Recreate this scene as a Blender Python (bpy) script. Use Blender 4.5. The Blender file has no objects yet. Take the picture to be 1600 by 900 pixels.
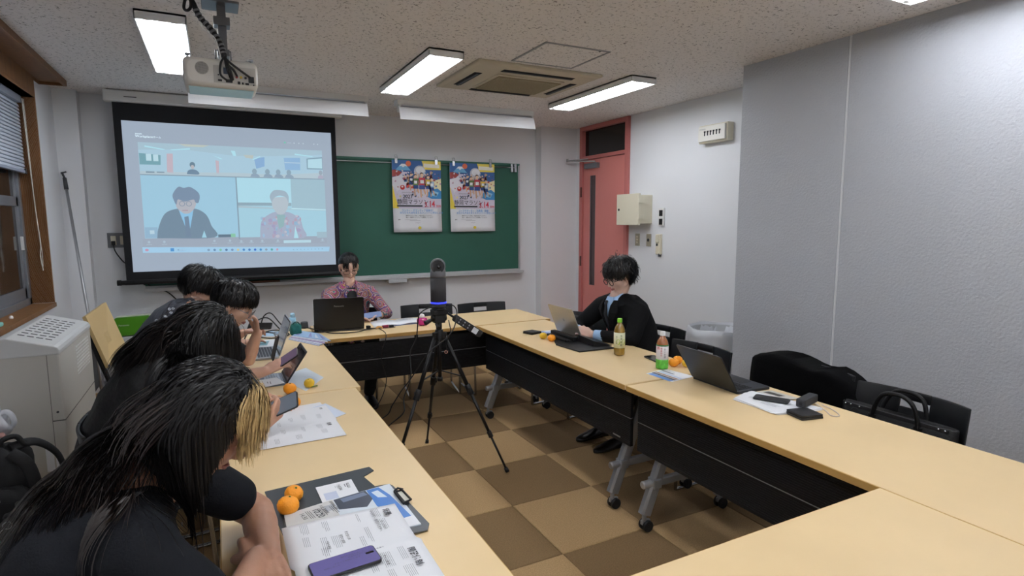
import bpy, bmesh, math, random
import numpy as np
from mathutils import Vector, Matrix
random.seed(7); RNG = np.random.default_rng(11)
PI = math.pi; R = math.radians
scene = bpy.context.scene
COL = scene.collection

# ------------------------------------------------------------------ camera
FPX = 904.36; YAW = .470788; PIT = .1180735; ROL = -.0045058
CAM = Vector((0, 0, 1.51))
_f = Vector((math.sin(YAW)*math.cos(PIT), math.cos(YAW)*math.cos(PIT), -math.sin(PIT)))
_r = Vector((math.cos(YAW), -math.sin(YAW), 0)); _u = _r.cross(_f)
RT = math.cos(ROL)*_r + math.sin(ROL)*_u; UP = -math.sin(ROL)*_r + math.cos(ROL)*_u; FW = _f
cd = bpy.data.cameras.new('camera'); cam = bpy.data.objects.new('camera', cd); COL.objects.link(cam)
cd.sensor_width = 36; cd.lens = FPX/1600*36; cd.clip_start = .05; cd.clip_end = 60
cam.matrix_world = Matrix(((RT.x, UP.x, -FW.x, CAM.x), (RT.y, UP.y, -FW.y, CAM.y), (RT.z, UP.z, -FW.z, CAM.z), (0, 0, 0, 1)))
scene.camera = cam
def at(px, py, d):
    'a point of the room: the ray of a pixel followed to forward distance d'
    return CAM + RT*((px-800)/FPX*d) + UP*((450-py)/FPX*d) + FW*d

# ------------------------------------------------------------------ world, exposure
w = bpy.data.worlds.new('dusk_sky'); scene.world = w; w.use_nodes = True
w.node_tree.nodes['Background'].inputs[0].default_value = (.32, .42, .62, 1)
w.node_tree.nodes['Background'].inputs[1].default_value = .35
scene.view_settings.view_transform = 'Standard'; scene.view_settings.look = 'None'
scene.view_settings.gamma = 1; scene.view_settings.use_curve_mapping = False
scene.view_settings.exposure = 0.28
TUBE_POWER = 30.0

# ------------------------------------------------------------------ helpers
def lin(c):
    if isinstance(c, str):
        c = [int(c[i:i+2], 16) for i in (0, 2, 4)]
    return tuple(((v/255/12.92) if v/255 <= .04045 else ((v/255+.055)/1.055)**2.4) for v in c) + (1,)
def mat(name, color, rough=.6, metal=0., bump=0., bscale=40., var=0., vscale=6., spec=.5, emit=None, estr=0., alpha=1., trans=0., coat=0., stretch=None, detail=3.):
    m = bpy.data.materials.new(name); m.use_nodes = True
    nt = m.node_tree; b = nt.nodes['Principled BSDF']
    c = lin(color)
    b.inputs['Base Color'].default_value = c
    b.inputs['Roughness'].default_value = rough; b.inputs['Metallic'].default_value = metal
    b.inputs['Specular IOR Level'].default_value = spec
    b.inputs['Coat Weight'].default_value = coat
    b.inputs['Transmission Weight'].default_value = trans; b.inputs['Alpha'].default_value = alpha
    if emit is not None:
        b.inputs['Emission Color'].default_value = lin(emit); b.inputs['Emission Strength'].default_value = estr
    if bump or var:
        tc = nt.nodes.new('ShaderNodeTexCoord'); mp = nt.nodes.new('ShaderNodeMapping')
        nt.links.new(tc.outputs['Object'], mp.inputs[0])
        if stretch: mp.inputs['Scale'].default_value = stretch
    if var:
        n = nt.nodes.new('ShaderNodeTexNoise'); n.inputs['Scale'].default_value = vscale; n.inputs['Detail'].default_value = detail
        nt.links.new(mp.outputs[0], n.inputs['Vector'])
        cr = nt.nodes.new('ShaderNodeMapRange'); cr.inputs[3].default_value = 1-var; cr.inputs[4].default_value = 1+var
        cr.inputs[1].default_value = .25; cr.inputs[2].default_value = .75
        nt.links.new(n.outputs['Fac'], cr.inputs[0])
        mx = nt.nodes.new('ShaderNodeVectorMath'); mx.operation = 'SCALE'; mx.inputs[0].default_value = c[:3]
        nt.links.new(cr.outputs[0], mx.inputs['Scale']); nt.links.new(mx.outputs[0], b.inputs['Base Color'])
    if bump:
        n = nt.nodes.new('ShaderNodeTexNoise'); n.inputs['Scale'].default_value = bscale; n.inputs['Detail'].default_value = 4
        nt.links.new(mp.outputs[0], n.inputs['Vector'])
        bp = nt.nodes.new('ShaderNodeBump'); bp.inputs['Strength'].default_value = bump; bp.inputs['Distance'].default_value = .004
        nt.links.new(n.outputs['Fac'], bp.inputs['Height']); nt.links.new(bp.outputs[0], b.inputs['Normal'])
    return m

class MB:
    'a mesh builder: shapes go in, ONE mesh object comes out'
    def __init__(s): s.v = []; s.f = []; s.m = []; s.sm = []
    def add(s, vs, fs, mi=0, smooth=False):
        o = len(s.v); s.v += [tuple(v) for v in vs]; s.f += [tuple(i+o for i in f) for f in fs]
        s.m += [mi]*len(fs); s.sm += [smooth]*len(fs); return s
    def box(s, c, d, rot=None, mi=0):
        x, y, z = d[0]/2, d[1]/2, d[2]/2
        vs = [Vector((a, b, e)) for e in (-z, z) for b in (-y, y) for a in (-x, x)]
        if rot is not None:
            M = rot if isinstance(rot, Matrix) else Matrix.Rotation(rot, 3, 'Z')
            vs = [M.to_3x3() @ v for v in vs]
        c = Vector(c)
        return s.add([v+c for v in vs], [(0, 2, 3, 1), (4, 5, 7, 6), (0, 1, 5, 4), (2, 6, 7, 3), (0, 4, 6, 2), (1, 3, 7, 5)], mi)
    def box2(s, a, b, mi=0):
        return s.box([(a[i]+b[i])/2 for i in range(3)], [abs(b[i]-a[i]) for i in range(3)], None, mi)
    def rings(s, rings, mi=0, cap=True, smooth=True, closed=True):
        n = len(rings[0]); vs = [p for r in rings for p in r]; fs = []
        for i in range(len(rings)-1):
            for j in range(n if closed else n-1):
                k = (j+1) % n; fs.append((i*n+j, i*n+k, (i+1)*n+k, (i+1)*n+j))
        s.add(vs, fs, mi, smooth)
        if cap and closed:
            o = len(s.v)-len(vs)
            s.f += [tuple(o+j for j in range(n))[::-1], tuple(o+(len(rings)-1)*n+j for j in range(n))]
            s.m += [mi]*2; s.sm += [False]*2
        return s
    def cyl(s, a, b, r, r2=None, n=16, mi=0, smooth=True):
        a = Vector(a); b = Vector(b); r2 = r if r2 is None else r2
        d = (b-a).normalized(); x = d.orthogonal().normalized(); y = d.cross(x)
        ring = lambda c, q: [c + (x*math.cos(t)+y*math.sin(t))*q for t in [2*PI*i/n for i in range(n)]]
        return s.rings([ring(a, r), ring(b, r2)], mi, smooth=smooth)
    def tube(s, pts, r, n=8, mi=0, closed=False, flat=None):
        pts = [Vector(p) for p in pts]; rings = []; L = len(pts); up = None
        for i, p in enumerate(pts):
            if closed: t = (pts[(i+1) % L]-pts[i-1])
            else: t = pts[min(i+1, L-1)]-pts[max(i-1, 0)]
            t.normalize()
            if up is None: up = t.orthogonal().normalized()
            up = (up - t*up.dot(t)); up = up.normalized() if up.length > 1e-6 else t.orthogonal().normalized()
            q = t.cross(up); rr = r[i] if isinstance(r, (list, tuple)) else r
            rings.append([p + (up*math.cos(a)+q*math.sin(a)*(flat or 1))*rr for a in [2*PI*j/n for j in range(n)]])
        if closed: rings.append(rings[0])
        return s.rings(rings, mi, cap=not closed)
    def lathe(s, prof, c=(0, 0, 0), n=24, mi=0, M=None):
        c = Vector(c); rings = []
        for r, z in prof:
            ring = [Vector((r*math.cos(2*PI*i/n), r*math.sin(2*PI*i/n), z)) for i in range(n)]
            if M is not None: ring = [M.to_3x3() @ p for p in ring]
            rings.append([p+c for p in ring])
        return s.rings(rings, mi, cap=True)
    def sphere(s, c, r, n=16, m=10, mi=0, M=None):
        r = (r, r, r) if isinstance(r, (int, float)) else r; rings = []
        for i in range(m+1):
            t = PI*i/m; t = min(max(t, .02), PI-.02)
            rg = [Vector((r[0]*math.sin(t)*math.cos(2*PI*j/n), r[1]*math.sin(t)*math.sin(2*PI*j/n), -r[2]*math.cos(t))) for j in range(n)]
            if M is not None: rg = [M.to_3x3() @ p for p in rg]
            rings.append([p+Vector(c) for p in rg])
        return s.rings(rings, mi)
    def prism(s, poly, h, M=None, mi=0):
        'a polygon in local xy, thickness h along local z from 0, placed by the 4x4 M'
        n = len(poly); vs = [Vector((p[0], p[1], 0)) for p in poly]+[Vector((p[0], p[1], h)) for p in poly]
        if M is not None: vs = [M @ v for v in vs]
        fs = [tuple(range(n))[::-1], tuple(range(n, 2*n))]+[(i, (i+1) % n, n+(i+1) % n, n+i) for i in range(n)]
        return s.add(vs, fs, mi)
    def build(s, name, mats, parent=None, bevel=0, world=False, seg=2, loc=None):
        me = bpy.data.meshes.new(name); me.from_pydata(s.v, [], s.f)
        for m in (mats if isinstance(mats, (list, tuple)) else [mats]): me.materials.append(m)
        me.polygons.foreach_set('material_index', s.m); me.polygons.foreach_set('use_smooth', s.sm)
        bm = bmesh.new(); bm.from_mesh(me); bmesh.ops.recalc_face_normals(bm, faces=bm.faces); bm.to_mesh(me); bm.free()
        o = bpy.data.objects.new(name, me); COL.objects.link(o)
        if parent is not None: attach(o, parent, world)
        if loc is not None: o.location = loc
        if bevel:
            b = o.modifiers.new('b', 'BEVEL'); b.width = bevel; b.segments = seg; b.limit_method = 'ANGLE'; b.angle_limit = R(40)
        return o
def wmat(o):
    m = Matrix.LocRotScale(o.location, o.rotation_euler, o.scale)
    return wmat(o.parent) @ o.matrix_parent_inverse @ m if o.parent else m
def attach(o, parent, world=False):
    o.parent = parent
    if world: o.matrix_parent_inverse = wmat(parent).inverted()
def tag(o, label=None, cat=None, group=None, kind=None):
    if label: o['label'] = label
    if cat: o['category'] = cat
    if group: o['group'] = group
    if kind: o['kind'] = kind
    return o
def thing(name, label, cat, loc=(0, 0, 0), rz=0, group=None):
    o = bpy.data.objects.new(name, None); COL.objects.link(o); o.location = loc; o.rotation_euler = (0, 0, rz)
    o.empty_display_size = .05
    return tag(o, label, cat, group)
def struct(o): o['kind'] = 'structure'; return o
def clone(o, loc=None, rz=None, label=None, parent=None):
    c = o.copy(); COL.objects.link(c)
    if parent is not None: c.parent = parent
    if loc is not None: c.location = loc
    if rz is not None: c.rotation_euler = (0, 0, rz)
    if label: c['label'] = label
    for ch in list(o.children): clone(ch, parent=c)
    return c
def rrect(w, h, r, n=5, cx=0, cy=0):
    out = []
    for sx, sy, a0 in ((1, 1, 0), (-1, 1, 90), (-1, -1, 180), (1, -1, 270)):
        for i in range(n+1):
            a = R(a0+90*i/n); out.append((cx+sx*(w/2-r)+r*math.cos(a), cy+sy*(h/2-r)+r*math.sin(a)))
    return out
def spline(pts, n=8):
    'Catmull-Rom through points'
    P = [Vector(p) for p in pts]; P = [P[0]*2-P[1]]+P+[P[-1]*2-P[-2]]; out = []
    for i in range(1, len(P)-2):
        for k in range(n):
            t = k/n; a, b, c, d = P[i-1], P[i], P[i+1], P[i+2]
            out.append(.5*((2*b)+(c-a)*t+(2*a-5*b+4*c-d)*t*t+(3*b-a-3*c+d)*t**3))
    out.append(P[-2]); return out
def frame(o, x, y):
    'matrix with origin o, local x along x, local y near y, z = x cross y'
    x = Vector(x).normalized(); z = x.cross(Vector(y)).normalized(); y = z.cross(x)
    return Matrix(((x.x, y.x, z.x, o[0]), (x.y, y.y, z.y, o[1]), (x.z, y.z, z.z, o[2]), (0, 0, 0, 1)))
_txt = {}
def letters(text, size, M, m, parent, name='lettering', align='LEFT', bold=0., world=True, into=None, mi=0, ext=.0003, sx=1.):
    key = (text, align, bold)
    if key not in _txt:
        cu = bpy.data.curves.new('t', 'FONT'); cu.body = text; cu.size = 1; cu.align_x = align; cu.resolution_u = 2; cu.offset = bold
        ob = bpy.data.objects.new('t', cu); COL.objects.link(ob)
        dg = bpy.context.evaluated_depsgraph_get(); dg.update()
        me = ob.evaluated_get(dg).to_mesh()
        _txt[key] = ([v.co.copy() for v in me.vertices], [tuple(p.vertices) for p in me.polygons])
        ob.evaluated_get(dg).to_mesh_clear(); bpy.data.objects.remove(ob); bpy.data.curves.remove(cu)
    vs, fs = _txt[key]
    vs = [M @ Vector((v.x*size*sx, v.y*size, ext)) for v in vs]
    if into is not None: into.add(vs, fs, mi); return None
    mb = MB(); mb.add(vs, fs); return mb.build(name, m, parent, world=world)

# ------------------------------------------------------------------ materials
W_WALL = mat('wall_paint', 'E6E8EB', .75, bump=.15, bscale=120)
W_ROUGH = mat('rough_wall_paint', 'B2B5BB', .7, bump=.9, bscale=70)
WHITE = mat('white_metal', 'E4E4E2', .4)
CREAM = mat('cream_plastic', 'DED8C2', .45)
BEIGE = mat('beige_panel', 'B9B19D', .5)
GREYP = mat('warm_grey_enamel', 'C9C6BE', .42)
DGREY = mat('dark_grey_plastic', '3A3C40', .5)
BLACK = mat('black_plastic', '0F1013', .45, spec=.4)
BLACKM = mat('matt_black', '0C0C0E', .8)
PANEL = mat('black_modesty_panel', '111216', .5, spec=.35)
RUBBER = mat('black_rubber', '101012', .6)
CHROME = mat('chrome', 'B8BABD', .25, 1.)
SILVER = mat('silver_painted_metal', 'A4A7AC', .38, .7)
ALU = mat('aluminium', 'B9BBBE', .4, .8)
WOODT = mat('beech_laminate', 'E6CA9A', .42, var=.05, vscale=3, stretch=(1, 1, 1), spec=.45)
WOODE = mat('laminate_edge', 'C39A57', .5)
WOODF = mat('oak_window_frame', '7E5630', .55, var=.18, vscale=4, stretch=(8, 8, .8), bump=.15, bscale=12)
PINK = mat('salmon_door_paint', 'D08079', .45)
PINKD = mat('salmon_frame_paint', 'BE706B', .45)
GREENB = mat('chalkboard_green', '235A4A', .6, var=.10, vscale=1.6)
PAPER = mat('white_paper', 'EEF0F4', .6)
PAPERG = mat('newsprint', 'D2D2D0', .7)
INK = mat('printing_ink', '33353C', .7)
INKL = mat('grey_printing_ink', '8C8F96', .7)
GLASSD = mat('dark_glass', '15120F', .1, spec=.6)
ORANGE = mat('mandarin_peel', 'F59B1A', .42, bump=.5, bscale=260, var=.08, vscale=20)
YELLOWO = mat('yellow_mandarin_peel', 'E8C034', .42, bump=.5, bscale=260, var=.12, vscale=25)
STEM = mat('stem_green', '5F7233', .7)
# ================================================================== the room
XL, XR, XC, YF, YB, ZC = -1.14, 3.47, 4.0, 6.22, -3.0, 2.6
# floor slab and its carpet tiles
fl = struct(MB().box2((-1.6, YB-.2, -.12), (4.6, YF+.3, -.012)).build('floor', mat('floor_slab', '6E6254', .9)))
def carpet(name, c):
    m = mat(name, c, .95, bump=1., bscale=380, var=.2, vscale=170, spec=.15)
    return m
CT = [carpet('light_carpet', 'BA9B70'), carpet('dark_carpet', '8C7251')]
tile_me = []
T = .502
for k in range(2):
    mb = MB(); e = .004; h = T/2-.0012
    mb.rings([[(-h, -h, -.012), (h, -h, -.012), (h, h, -.012), (-h, h, -.012)], [(-h, -h, -.003), (h, -h, -.003), (h, h, -.003), (-h, h, -.003)],
              [(-h+e, -h+e, 0), (h-e, -h+e, 0), (h-e, h-e, 0), (-h+e, h-e, 0)]], smooth=False)
    o = mb.build('carpet_tile', CT[k]); tile_me.append(o.data); bpy.data.objects.remove(o)
for i in range(-5, 6):
    for j in range(-13, 6):
        x = 1.323+T*(i+.5); y = 3.606+T*(j+.5)
        if x > XC+.3 or x < XL-.25 or y > YF+.2 or y < YB: continue
        o = bpy.data.objects.new('carpet_tile', tile_me[(i+j+1) % 2]); COL.objects.link(o); attach(o, fl)
        o.location = (x, y, random.uniform(-.0006, 0))
# ceiling
cm = bpy.data.materials.new('fissured_ceiling_board'); cm.use_nodes = True
nt = cm.node_tree; b = nt.nodes['Principled BSDF']; b.inputs['Roughness'].default_value = .9
tc = nt.nodes.new('ShaderNodeTexCoord')
def noise(scale, detail=1., dist=0., vec=None):
    n = nt.nodes.new('ShaderNodeTexNoise'); n.inputs['Scale'].default_value = scale; n.inputs['Detail'].default_value = detail
    n.inputs['Distortion'].default_value = dist; nt.links.new(tc.outputs['Object'] if vec is None else vec, n.inputs['Vector']); return n.outputs['Fac']
def math_(op, a, bb, clamp=False):
    n = nt.nodes.new('ShaderNodeMath'); n.operation = op; n.use_clamp = clamp
    for i, q in enumerate((a, bb)):
        if isinstance(q, (int, float)): n.inputs[i].default_value = q
        else: nt.links.new(q, n.inputs[i])
    return n.outputs[0]
l1 = math_('ABSOLUTE', math_('SUBTRACT', noise(26, 1.0, 1.6), .5), 0)
l1 = math_('SUBTRACT', 1, math_('DIVIDE', l1, .035), True)
msk = math_('MULTIPLY', math_('SUBTRACT', noise(45, 0), .52), 14, True)
line = math_('MULTIPLY', l1, msk)
mx = nt.nodes.new('ShaderNodeMixRGB'); nt.links.new(line, mx.inputs[0])
mx.inputs[1].default_value = lin('ECE8E6'); mx.inputs[2].default_value = lin('57524F')
nt.links.new(mx.outputs[0], b.inputs['Base Color'])
bp = nt.nodes.new('ShaderNodeBump'); bp.invert = True; bp.inputs['Strength'].default_value = .6; bp.inputs['Distance'].default_value = .003
nt.links.new(line, bp.inputs['Height']); nt.links.new(bp.outputs[0], b.inputs['Normal'])
CEILM = cm
struct(MB().box2((-1.6, YB-.2, ZC), (4.6, YF+.3, ZC+.1)).build('ceiling', cm))
# walls
struct(MB().box2((-1.6, YF, 0), (4.6, YF+.15, ZC)).build('wall_front', W_WALL))
struct(MB().box2((-1.6, YB-.15, 0), (4.6, YB, ZC)).build('wall_back', W_WALL))
# left wall round the window opening (window from y=2.2 to 5.5)
WY0, WY1, WZ0, WZ1 = 1.9, 5.53, .89, 2.42
mb = MB()
mb.box2((XL-.3, YB, 0), (XL, WY0, ZC)); mb.box2((XL-.3, WY1, 0), (XL, YF, ZC))
mb.box2((XL-.3, WY0, 0), (XL, WY1, WZ0-.03)); mb.box2((XL-.3, WY0, WZ1), (XL, WY1, ZC))
struct(mb.build('wall_left', W_WALL))
struct(MB().box2((XL, 6.10, 0), (-.976, YF, ZC)).build('trim_1', W_WALL))
struct(MB().box2((3.495, 6.09, 0), (XC, YF, ZC)).build('trim_2', W_WALL))
# right wall: recessed part with the door, then the thick part
struct(MB().box2((XC, 6.0, 0), (XC+.15, YF, ZC)).box2((XC, 3.1, 0), (XC+.15, 5.055, ZC)).build('wall_right', W_WALL))
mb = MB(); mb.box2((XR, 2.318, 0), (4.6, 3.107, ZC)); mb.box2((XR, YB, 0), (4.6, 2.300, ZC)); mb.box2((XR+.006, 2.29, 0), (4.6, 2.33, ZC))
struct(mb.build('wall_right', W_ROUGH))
struct(MB().box2((XR+.001, 2.302, 0), (XR+.007, 2.316, ZC)).build('trim_3', mat('joint_sealant', 'D8DADC', .6)))
BB = mat('grey_vinyl_baseboard', '8F9194', .5)
struct(MB().box2((-.976, YF-.012, 0), (3.495, YF, .075)).build('baseboard_front', BB, bevel=.003))
struct(MB().box2((XR-.012, YB, 0), (XR, 3.107, .075)).build('baseboard_right', BB, bevel=.003))
mb = MB(); mb.box2((XC-.012, 3.107, 0), (XC, 5.055, .075)); struct(mb.build('baseboard_recess', BB, bevel=.003))
# surface duct low on the recessed wall
tag(MB().box2((XC-.055, 3.11, .16), (XC, 4.2, .235)).build('cable_duct', WHITE, bevel=.004), 'white cable duct running low along the wall behind the wastebasket', 'cable duct')
struct(MB().box2((XL, YB, 0), (XL+.012, YF, .075)).build('baseboard_left', BB, bevel=.003))

# ---- window
sill = struct(MB().box2((XL-.17, WY0, WZ0-.032), (XL+.012, WY1+.02, WZ0)).build('trim_4', WOODF, bevel=.002))
struct(MB().box2((XL-.17, WY1, WZ0), (XL+.004, WY1+.022, 2.57)).build('trim_5', WOODF, bevel=.002))
struct(MB().box2((XL-.17, WY0-.022, WZ0), (XL+.004, WY0, 2.57)).build('trim_6', WOODF, bevel=.002))
# pelmet (curtain box) over the window
mb = MB(); mb.box2((XL-.17, WY0, WZ1), (XL+.004, WY1, WZ1+.02)); mb.box2((XL-.001, WY0, WZ1+.02), (XL+.004, WY1, 2.575)); mb.box2((XL-.001, WY1+.022, 2.55), (XL+.003, 5.72, 2.575)); mb.box2((XL, WY0-.2, 2.575), (-.992, 5.74, ZC)); mb.box2((-.992, WY0-.2, 2.555), (-.97, 5.74, ZC))
mb.box2((XL, 5.718, 2.555), (-.992, 5.74, ZC))
struct(mb.build('trim_7', WOODF, bevel=.001))
SASH = mat('anodised_sash', '8E9298', .4, .6)
NIGHT = mat('window_glass', '2A2420', .06, spec=.7)
wx = XL-.15
win = thing('window_1', None, None, (wx, 3.7, WZ0)); struct(win)
MB().box2((wx-.03, WY0, WZ0), (wx+.02, WY1, WZ0+.05)).box2((wx-.03, WY0, WZ1-.04), (wx+.02, WY1, WZ1)).box2((wx-.03, WY1-.05, WZ0), (wx+.02, WY1, WZ1)).box2((wx-.03, WY0, WZ0), (wx+.02, WY0+.05, WZ1)).build('window_frame', SASH, win, .002, world=True)
for i, (y0, y1, xo) in enumerate(((3.80, 5.49, 0), (1.95, 3.85, -.02))):
    s = MB(); x0, x1 = wx-.022+xo, wx+.006+xo
    s.box2((x0, y0, WZ0+.05), (x1, y1, WZ0+.13)); s.box2((x0, y0, 2.36), (x1, y1, 2.38)); s.box2((x0, y0, WZ0+.05), (x1, y0+.05, 2.38)); s.box2((x0, y1-.05, WZ0+.05), (x1, y1, 2.38))
    s.box2((x0, y0, 1.62), (x1, y1, 1.69))
    so = s.build('sash', SASH, win, .002, world=True)
    for z0, z1 in ((WZ0+.13, 1.62), (1.69, 2.36)):
        MB().box2((wx-.012+xo, y0+.05, z0), (wx-.006+xo, y1-.05, z1)).build('pane', NIGHT, so, world=True)
MB().box2((wx+.006, 5.445, 1.30), (wx+.022, 5.462, 1.40)).build('sash_latch', WHITE, win, .002, world=True)
# building seen darkly beyond the glass
struct(MB().box2((-2.4, 0, -1), (-2.3, 8, 4)).build('wall_outside', mat('neighbour_wall', '4A3A30', .9)))
# blind
BL = mat('pale_blue_blind_slat', 'C3CCDA', .45)
bl = thing('venetian_blind', 'half-lowered pale blue venetian blind hanging in the wooden window frame', 'blind', (XL-.095, 4, WZ1))
MB().box2((XL-.12, WY0+.01, WZ1-.05), (XL-.07, WY1-.015, WZ1)).build('head_rail', mat('blind_rail', '9AA2B0', .4), bl, .003, world=True)
zt, zb, n = WZ1-.065, 1.90, 19
sl = MB(); sl.rings([[(-.006, -1.8, .016), (.003, -1.8, .002), (.007, -1.8, -.0165), (.001, -1.8, .0008)], [(-.006, 1.8, .016), (.003, 1.8, .002), (.007, 1.8, -.0165), (.001, 1.8, .0008)]], smooth=False)
s0 = None
for i in range(n):
    p = (XL-.095, (WY0+WY1)/2, zt-(zt-zb)*i/(n-1))
    if s0 is None: s0 = sl.build('slat', BL, bl); s0.location = Vector(p)-bl.location
    else:
        c = s0.copy(); COL.objects.link(c); c.location = Vector(p)-bl.location
MB().box2((XL-.11, WY0+.01, 1.862), (XL-.08, WY1-.015, 1.885)).build('bottom_rail', mat('blind_bottom_rail', '9CA6B8', .4), bl, .004, world=True)
MB().box2((XL-.085, WY1-.06, 1.858), (XL-.073, WY1-.04, 1.895)).build('end_clip', DGREY, bl, .002, world=True)
MB().tube(spline([(XL-.062, 5.49, 2.40), (XL-.056, 5.49, 2.0), (XL-.05, 5.50, 1.6), (XL-.04, 5.50, 1.35), (XL-.046, 5.49, 1.25), (XL-.04, 5.50, 1.14)], 6), .004, 6).tube(spline([(XL-.056, 5.50, 2.40), (XL-.052, 5.50, 1.7), (XL-.046, 5.51, 1.38), (XL-.036, 5.50, 1.28), (XL-.042, 5.51, 1.17)], 6), .003, 6).build('pull_cord', mat('white_cord', 'D9D5CB', .8), bl, world=True)
# eraser-like turquoise case on the sill
p = Vector((XL-.055, 4.34, WZ0))
t = thing('pencil_case', 'pale turquoise oblong case lying on the wooden window sill', 'case', p)
MB().box((XL-.05, 4.36, WZ0+.014), (.06, .12, .026)).build('body', mat('turquoise', '8FD6CC', .5), t, .008, world=True)
MB().box((XL-.05, 4.36, WZ0+.004), (.055, .115, .006)).build('base', BLACK, t, .002, world=True)
tag(MB().lathe([(.001, 0), (.010, .001), (.012, .01), (.007, .02), (.001, .022)], (XL-.06, 4.72, WZ0)).build('cord_knob', WHITE), 'tiny white cord knob left on the window sill', 'knob')

# ---- door
d = thing('door_1', None, None, (XC, 5.53, 0)); struct(d)
MB().box2((XC-.03, 5.93, 0), (XC+.08, 5.985, ZC-.003)).box2((XC-.03, 5.06, 0), (XC+.08, 5.115, ZC-.003)).box2((XC-.03, 5.115, ZC-.05), (XC+.08, 5.93, ZC-.003)).box2((XC-.03, 5.115, 2.21), (XC+.08, 5.93, 2.25)).build('door_frame', PINKD, d, .003, world=True)
MB().box2((XC+.02, 5.115, 2.25), (XC+.03, 5.93, ZC-.05)).build('transom_glass', GLASSD, d, world=True)
mb = MB(); xa, xb = XC-.005, XC+.035
wy0, wy1, wz0, wz1 = 5.68, 5.79, .72, 2.02
mb.box2((xa, 5.12, .005), (xb, wy0, 2.205)); mb.box2((xa, wy1, .005), (xb, 5.925, 2.205)); mb.box2((xa, wy0, .005), (xb, wy1, wz0)); mb.box2((xa, wy0, wz1), (xb, wy1, 2.205))
leaf = mb.build('door_leaf', PINK, d, world=True)
MB().box2((xa+.012, wy0, wz0), (xa+.018, wy1, wz1)).build('glass_strip', mat('wired_dark_glass', '4A3A3C', .12, spec=.6), leaf, world=True)
MB().box2((xa+.0005, wy1-.012, wz0), (xa+.012, wy1, wz1)).box2((xa+.0005, wy0, wz0), (xa+.012, wy0+.005, wz1)).build('glazing_bead', mat('grey_bead', '6E6A6C', .4, .5), leaf, world=True)
for z in (1.83, 1.0): MB().cyl((XC-.036, 5.935, z-.06), (XC-.036, 5.935, z+.06), .011).build('hinge', mat('brown_hinge', '5E3D3B', .5, .4), d, world=True)
MB().box2((xa-.045, 5.60, 2.10), (xa, 5.86, 2.16)).build('door_closer', mat('grey_closer', '76787C', .4, .5), d, .004, world=True)
MB().tube([(XC-.03, 5.66, 2.175), (XC-.20, 5.99, 2.20)], .009, 6).tube([(XC-.2, 5.99, 2.20), (XC-.03, 5.80, 2.215)], .007, 6).cyl((XC-.2, 5.99, 2.19), (XC-.2, 5.99, 2.225), .014).build('closer_arm', ALU, d, world=True)
MB().cyl((XC-.06, 5.2, 1.0), (XC, 5.2, 1.0), .012).cyl((XC-.06, 5.19, 1.0), (XC-.06, 5.31, 1.0), .01).build('door_handle', CHROME, d, world=True)

# ---- things on the right wall
t = thing('wall_cabinet_box', 'cream hinged equipment box on the wall beside the salmon door', 'wall box', (XC, 4.86, 1.6))
x0 = XC-.16
MB().box2((x0, 4.68, 1.46), (XC, 5.02, 1.75)).build('case', CREAM, t, .004, world=True)
MB().box2((x0-.028, 4.67, 1.445), (x0, 5.03, 1.765)).build('lid', CREAM, t, .005, world=True)
for z in (1.53, 1.69): MB().box2((x0-.034, 4.655, z-.02), (x0+.03, 4.672, z+.02)).build('latch', CREAM, t, .002, world=True)
MB().cyl((x0-.030, 4.99, 1.605), (x0-.022, 4.99, 1.605), .013).build('keyhole', BLACKM, t, world=True)
t = thing('light_dimmer_box', 'white box with six black toggle slots high on the right wall', 'switch box', (XC, 3.82, 2.25))
MB().box2((XC-.075, 3.66, 2.175), (XC, 3.99, 2.33)).build('case', CREAM, t, .006, world=True)
MB().box2((XC-.095, 3.672, 2.187), (XC-.075, 3.978, 2.318)).build('cover', mat('white_cover', 'E6E4DC', .4), t, .004, world=True)
for i in range(6):
    y = 3.90-.034*i
    MB().box2((XC-.0968, y-.006, 2.235), (XC-.0945, y+.006, 2.272)).box2((XC-.1, y-.011, 2.262), (XC-.094, y+.006, 2.275)).build('toggle', BLACK, t, world=True)
letters('POWER', .02, frame((XC-.0955, 3.96, 2.285), (0, -1, 0), (0, 0, 1)), INKL, t)
t = thing('control_panel', 'small white controller with two black displays on the right wall', 'controller', (XC, 4.52, 1.52))
MB().box2((XC-.022, 4.485, 1.44), (XC, 4.565, 1.615)).build('case', WHITE, t, .003, world=True)
for z in (1.565, 1.48): MB().box2((XC-.0235, 4.50, z-.03), (XC-.0215, 4.55, z+.03)).build('display', BLACK, t, world=True)
t = thing('wall_handset', 'cream wall handset holder hanging below the small controller', 'handset', (XC, 4.55, 1.25))
MB().box2((XC-.03, 4.515, 1.15), (XC, 4.585, 1.355)).build('cradle', CREAM, t, .006, world=True)
MB().box2((XC-.045, 4.525, 1.27), (XC-.03, 4.575, 1.35)).build('cover', CREAM, t, .006, world=True)
MB().cyl((XC-.02, 4.535, 1.13), (XC-.02, 4.535, 1.16), .012).build('hook', DGREY, t, world=True)
MB().box2((XC-.0315, 4.55, 1.235), (XC-.0295, 4.575, 1.26)).build('button', DGREY, t, world=True)
PLATE = mat('brass_grey_plate', 'B5AE9C', .4, .3)
for y, lb, kn in ((4.90, 'metal switch plate with three rockers under the cream box, left', 3), (4.72, 'metal socket plate with one dark key dial, right of the rocker plate', 1)):
    t = thing('wall_plate', lb, 'switch plate', (XC, y, 1.29))
    MB().box2((XC-.008, y-.035, 1.225), (XC, y+.035, 1.355)).build('plate', PLATE, t, .002, world=True)
    for k in range(kn):
        z = 1.29+(k-(kn-1)/2)*.03
        if kn == 3: MB().box((XC-.011, y, z), (.006, .022, .02)).build('rocker', CREAM, t, .002, world=True)
        else: MB().cyl((XC-.014, y, z), (XC-.008, y, z), .016).build('dial', DGREY, t, world=True)
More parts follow.
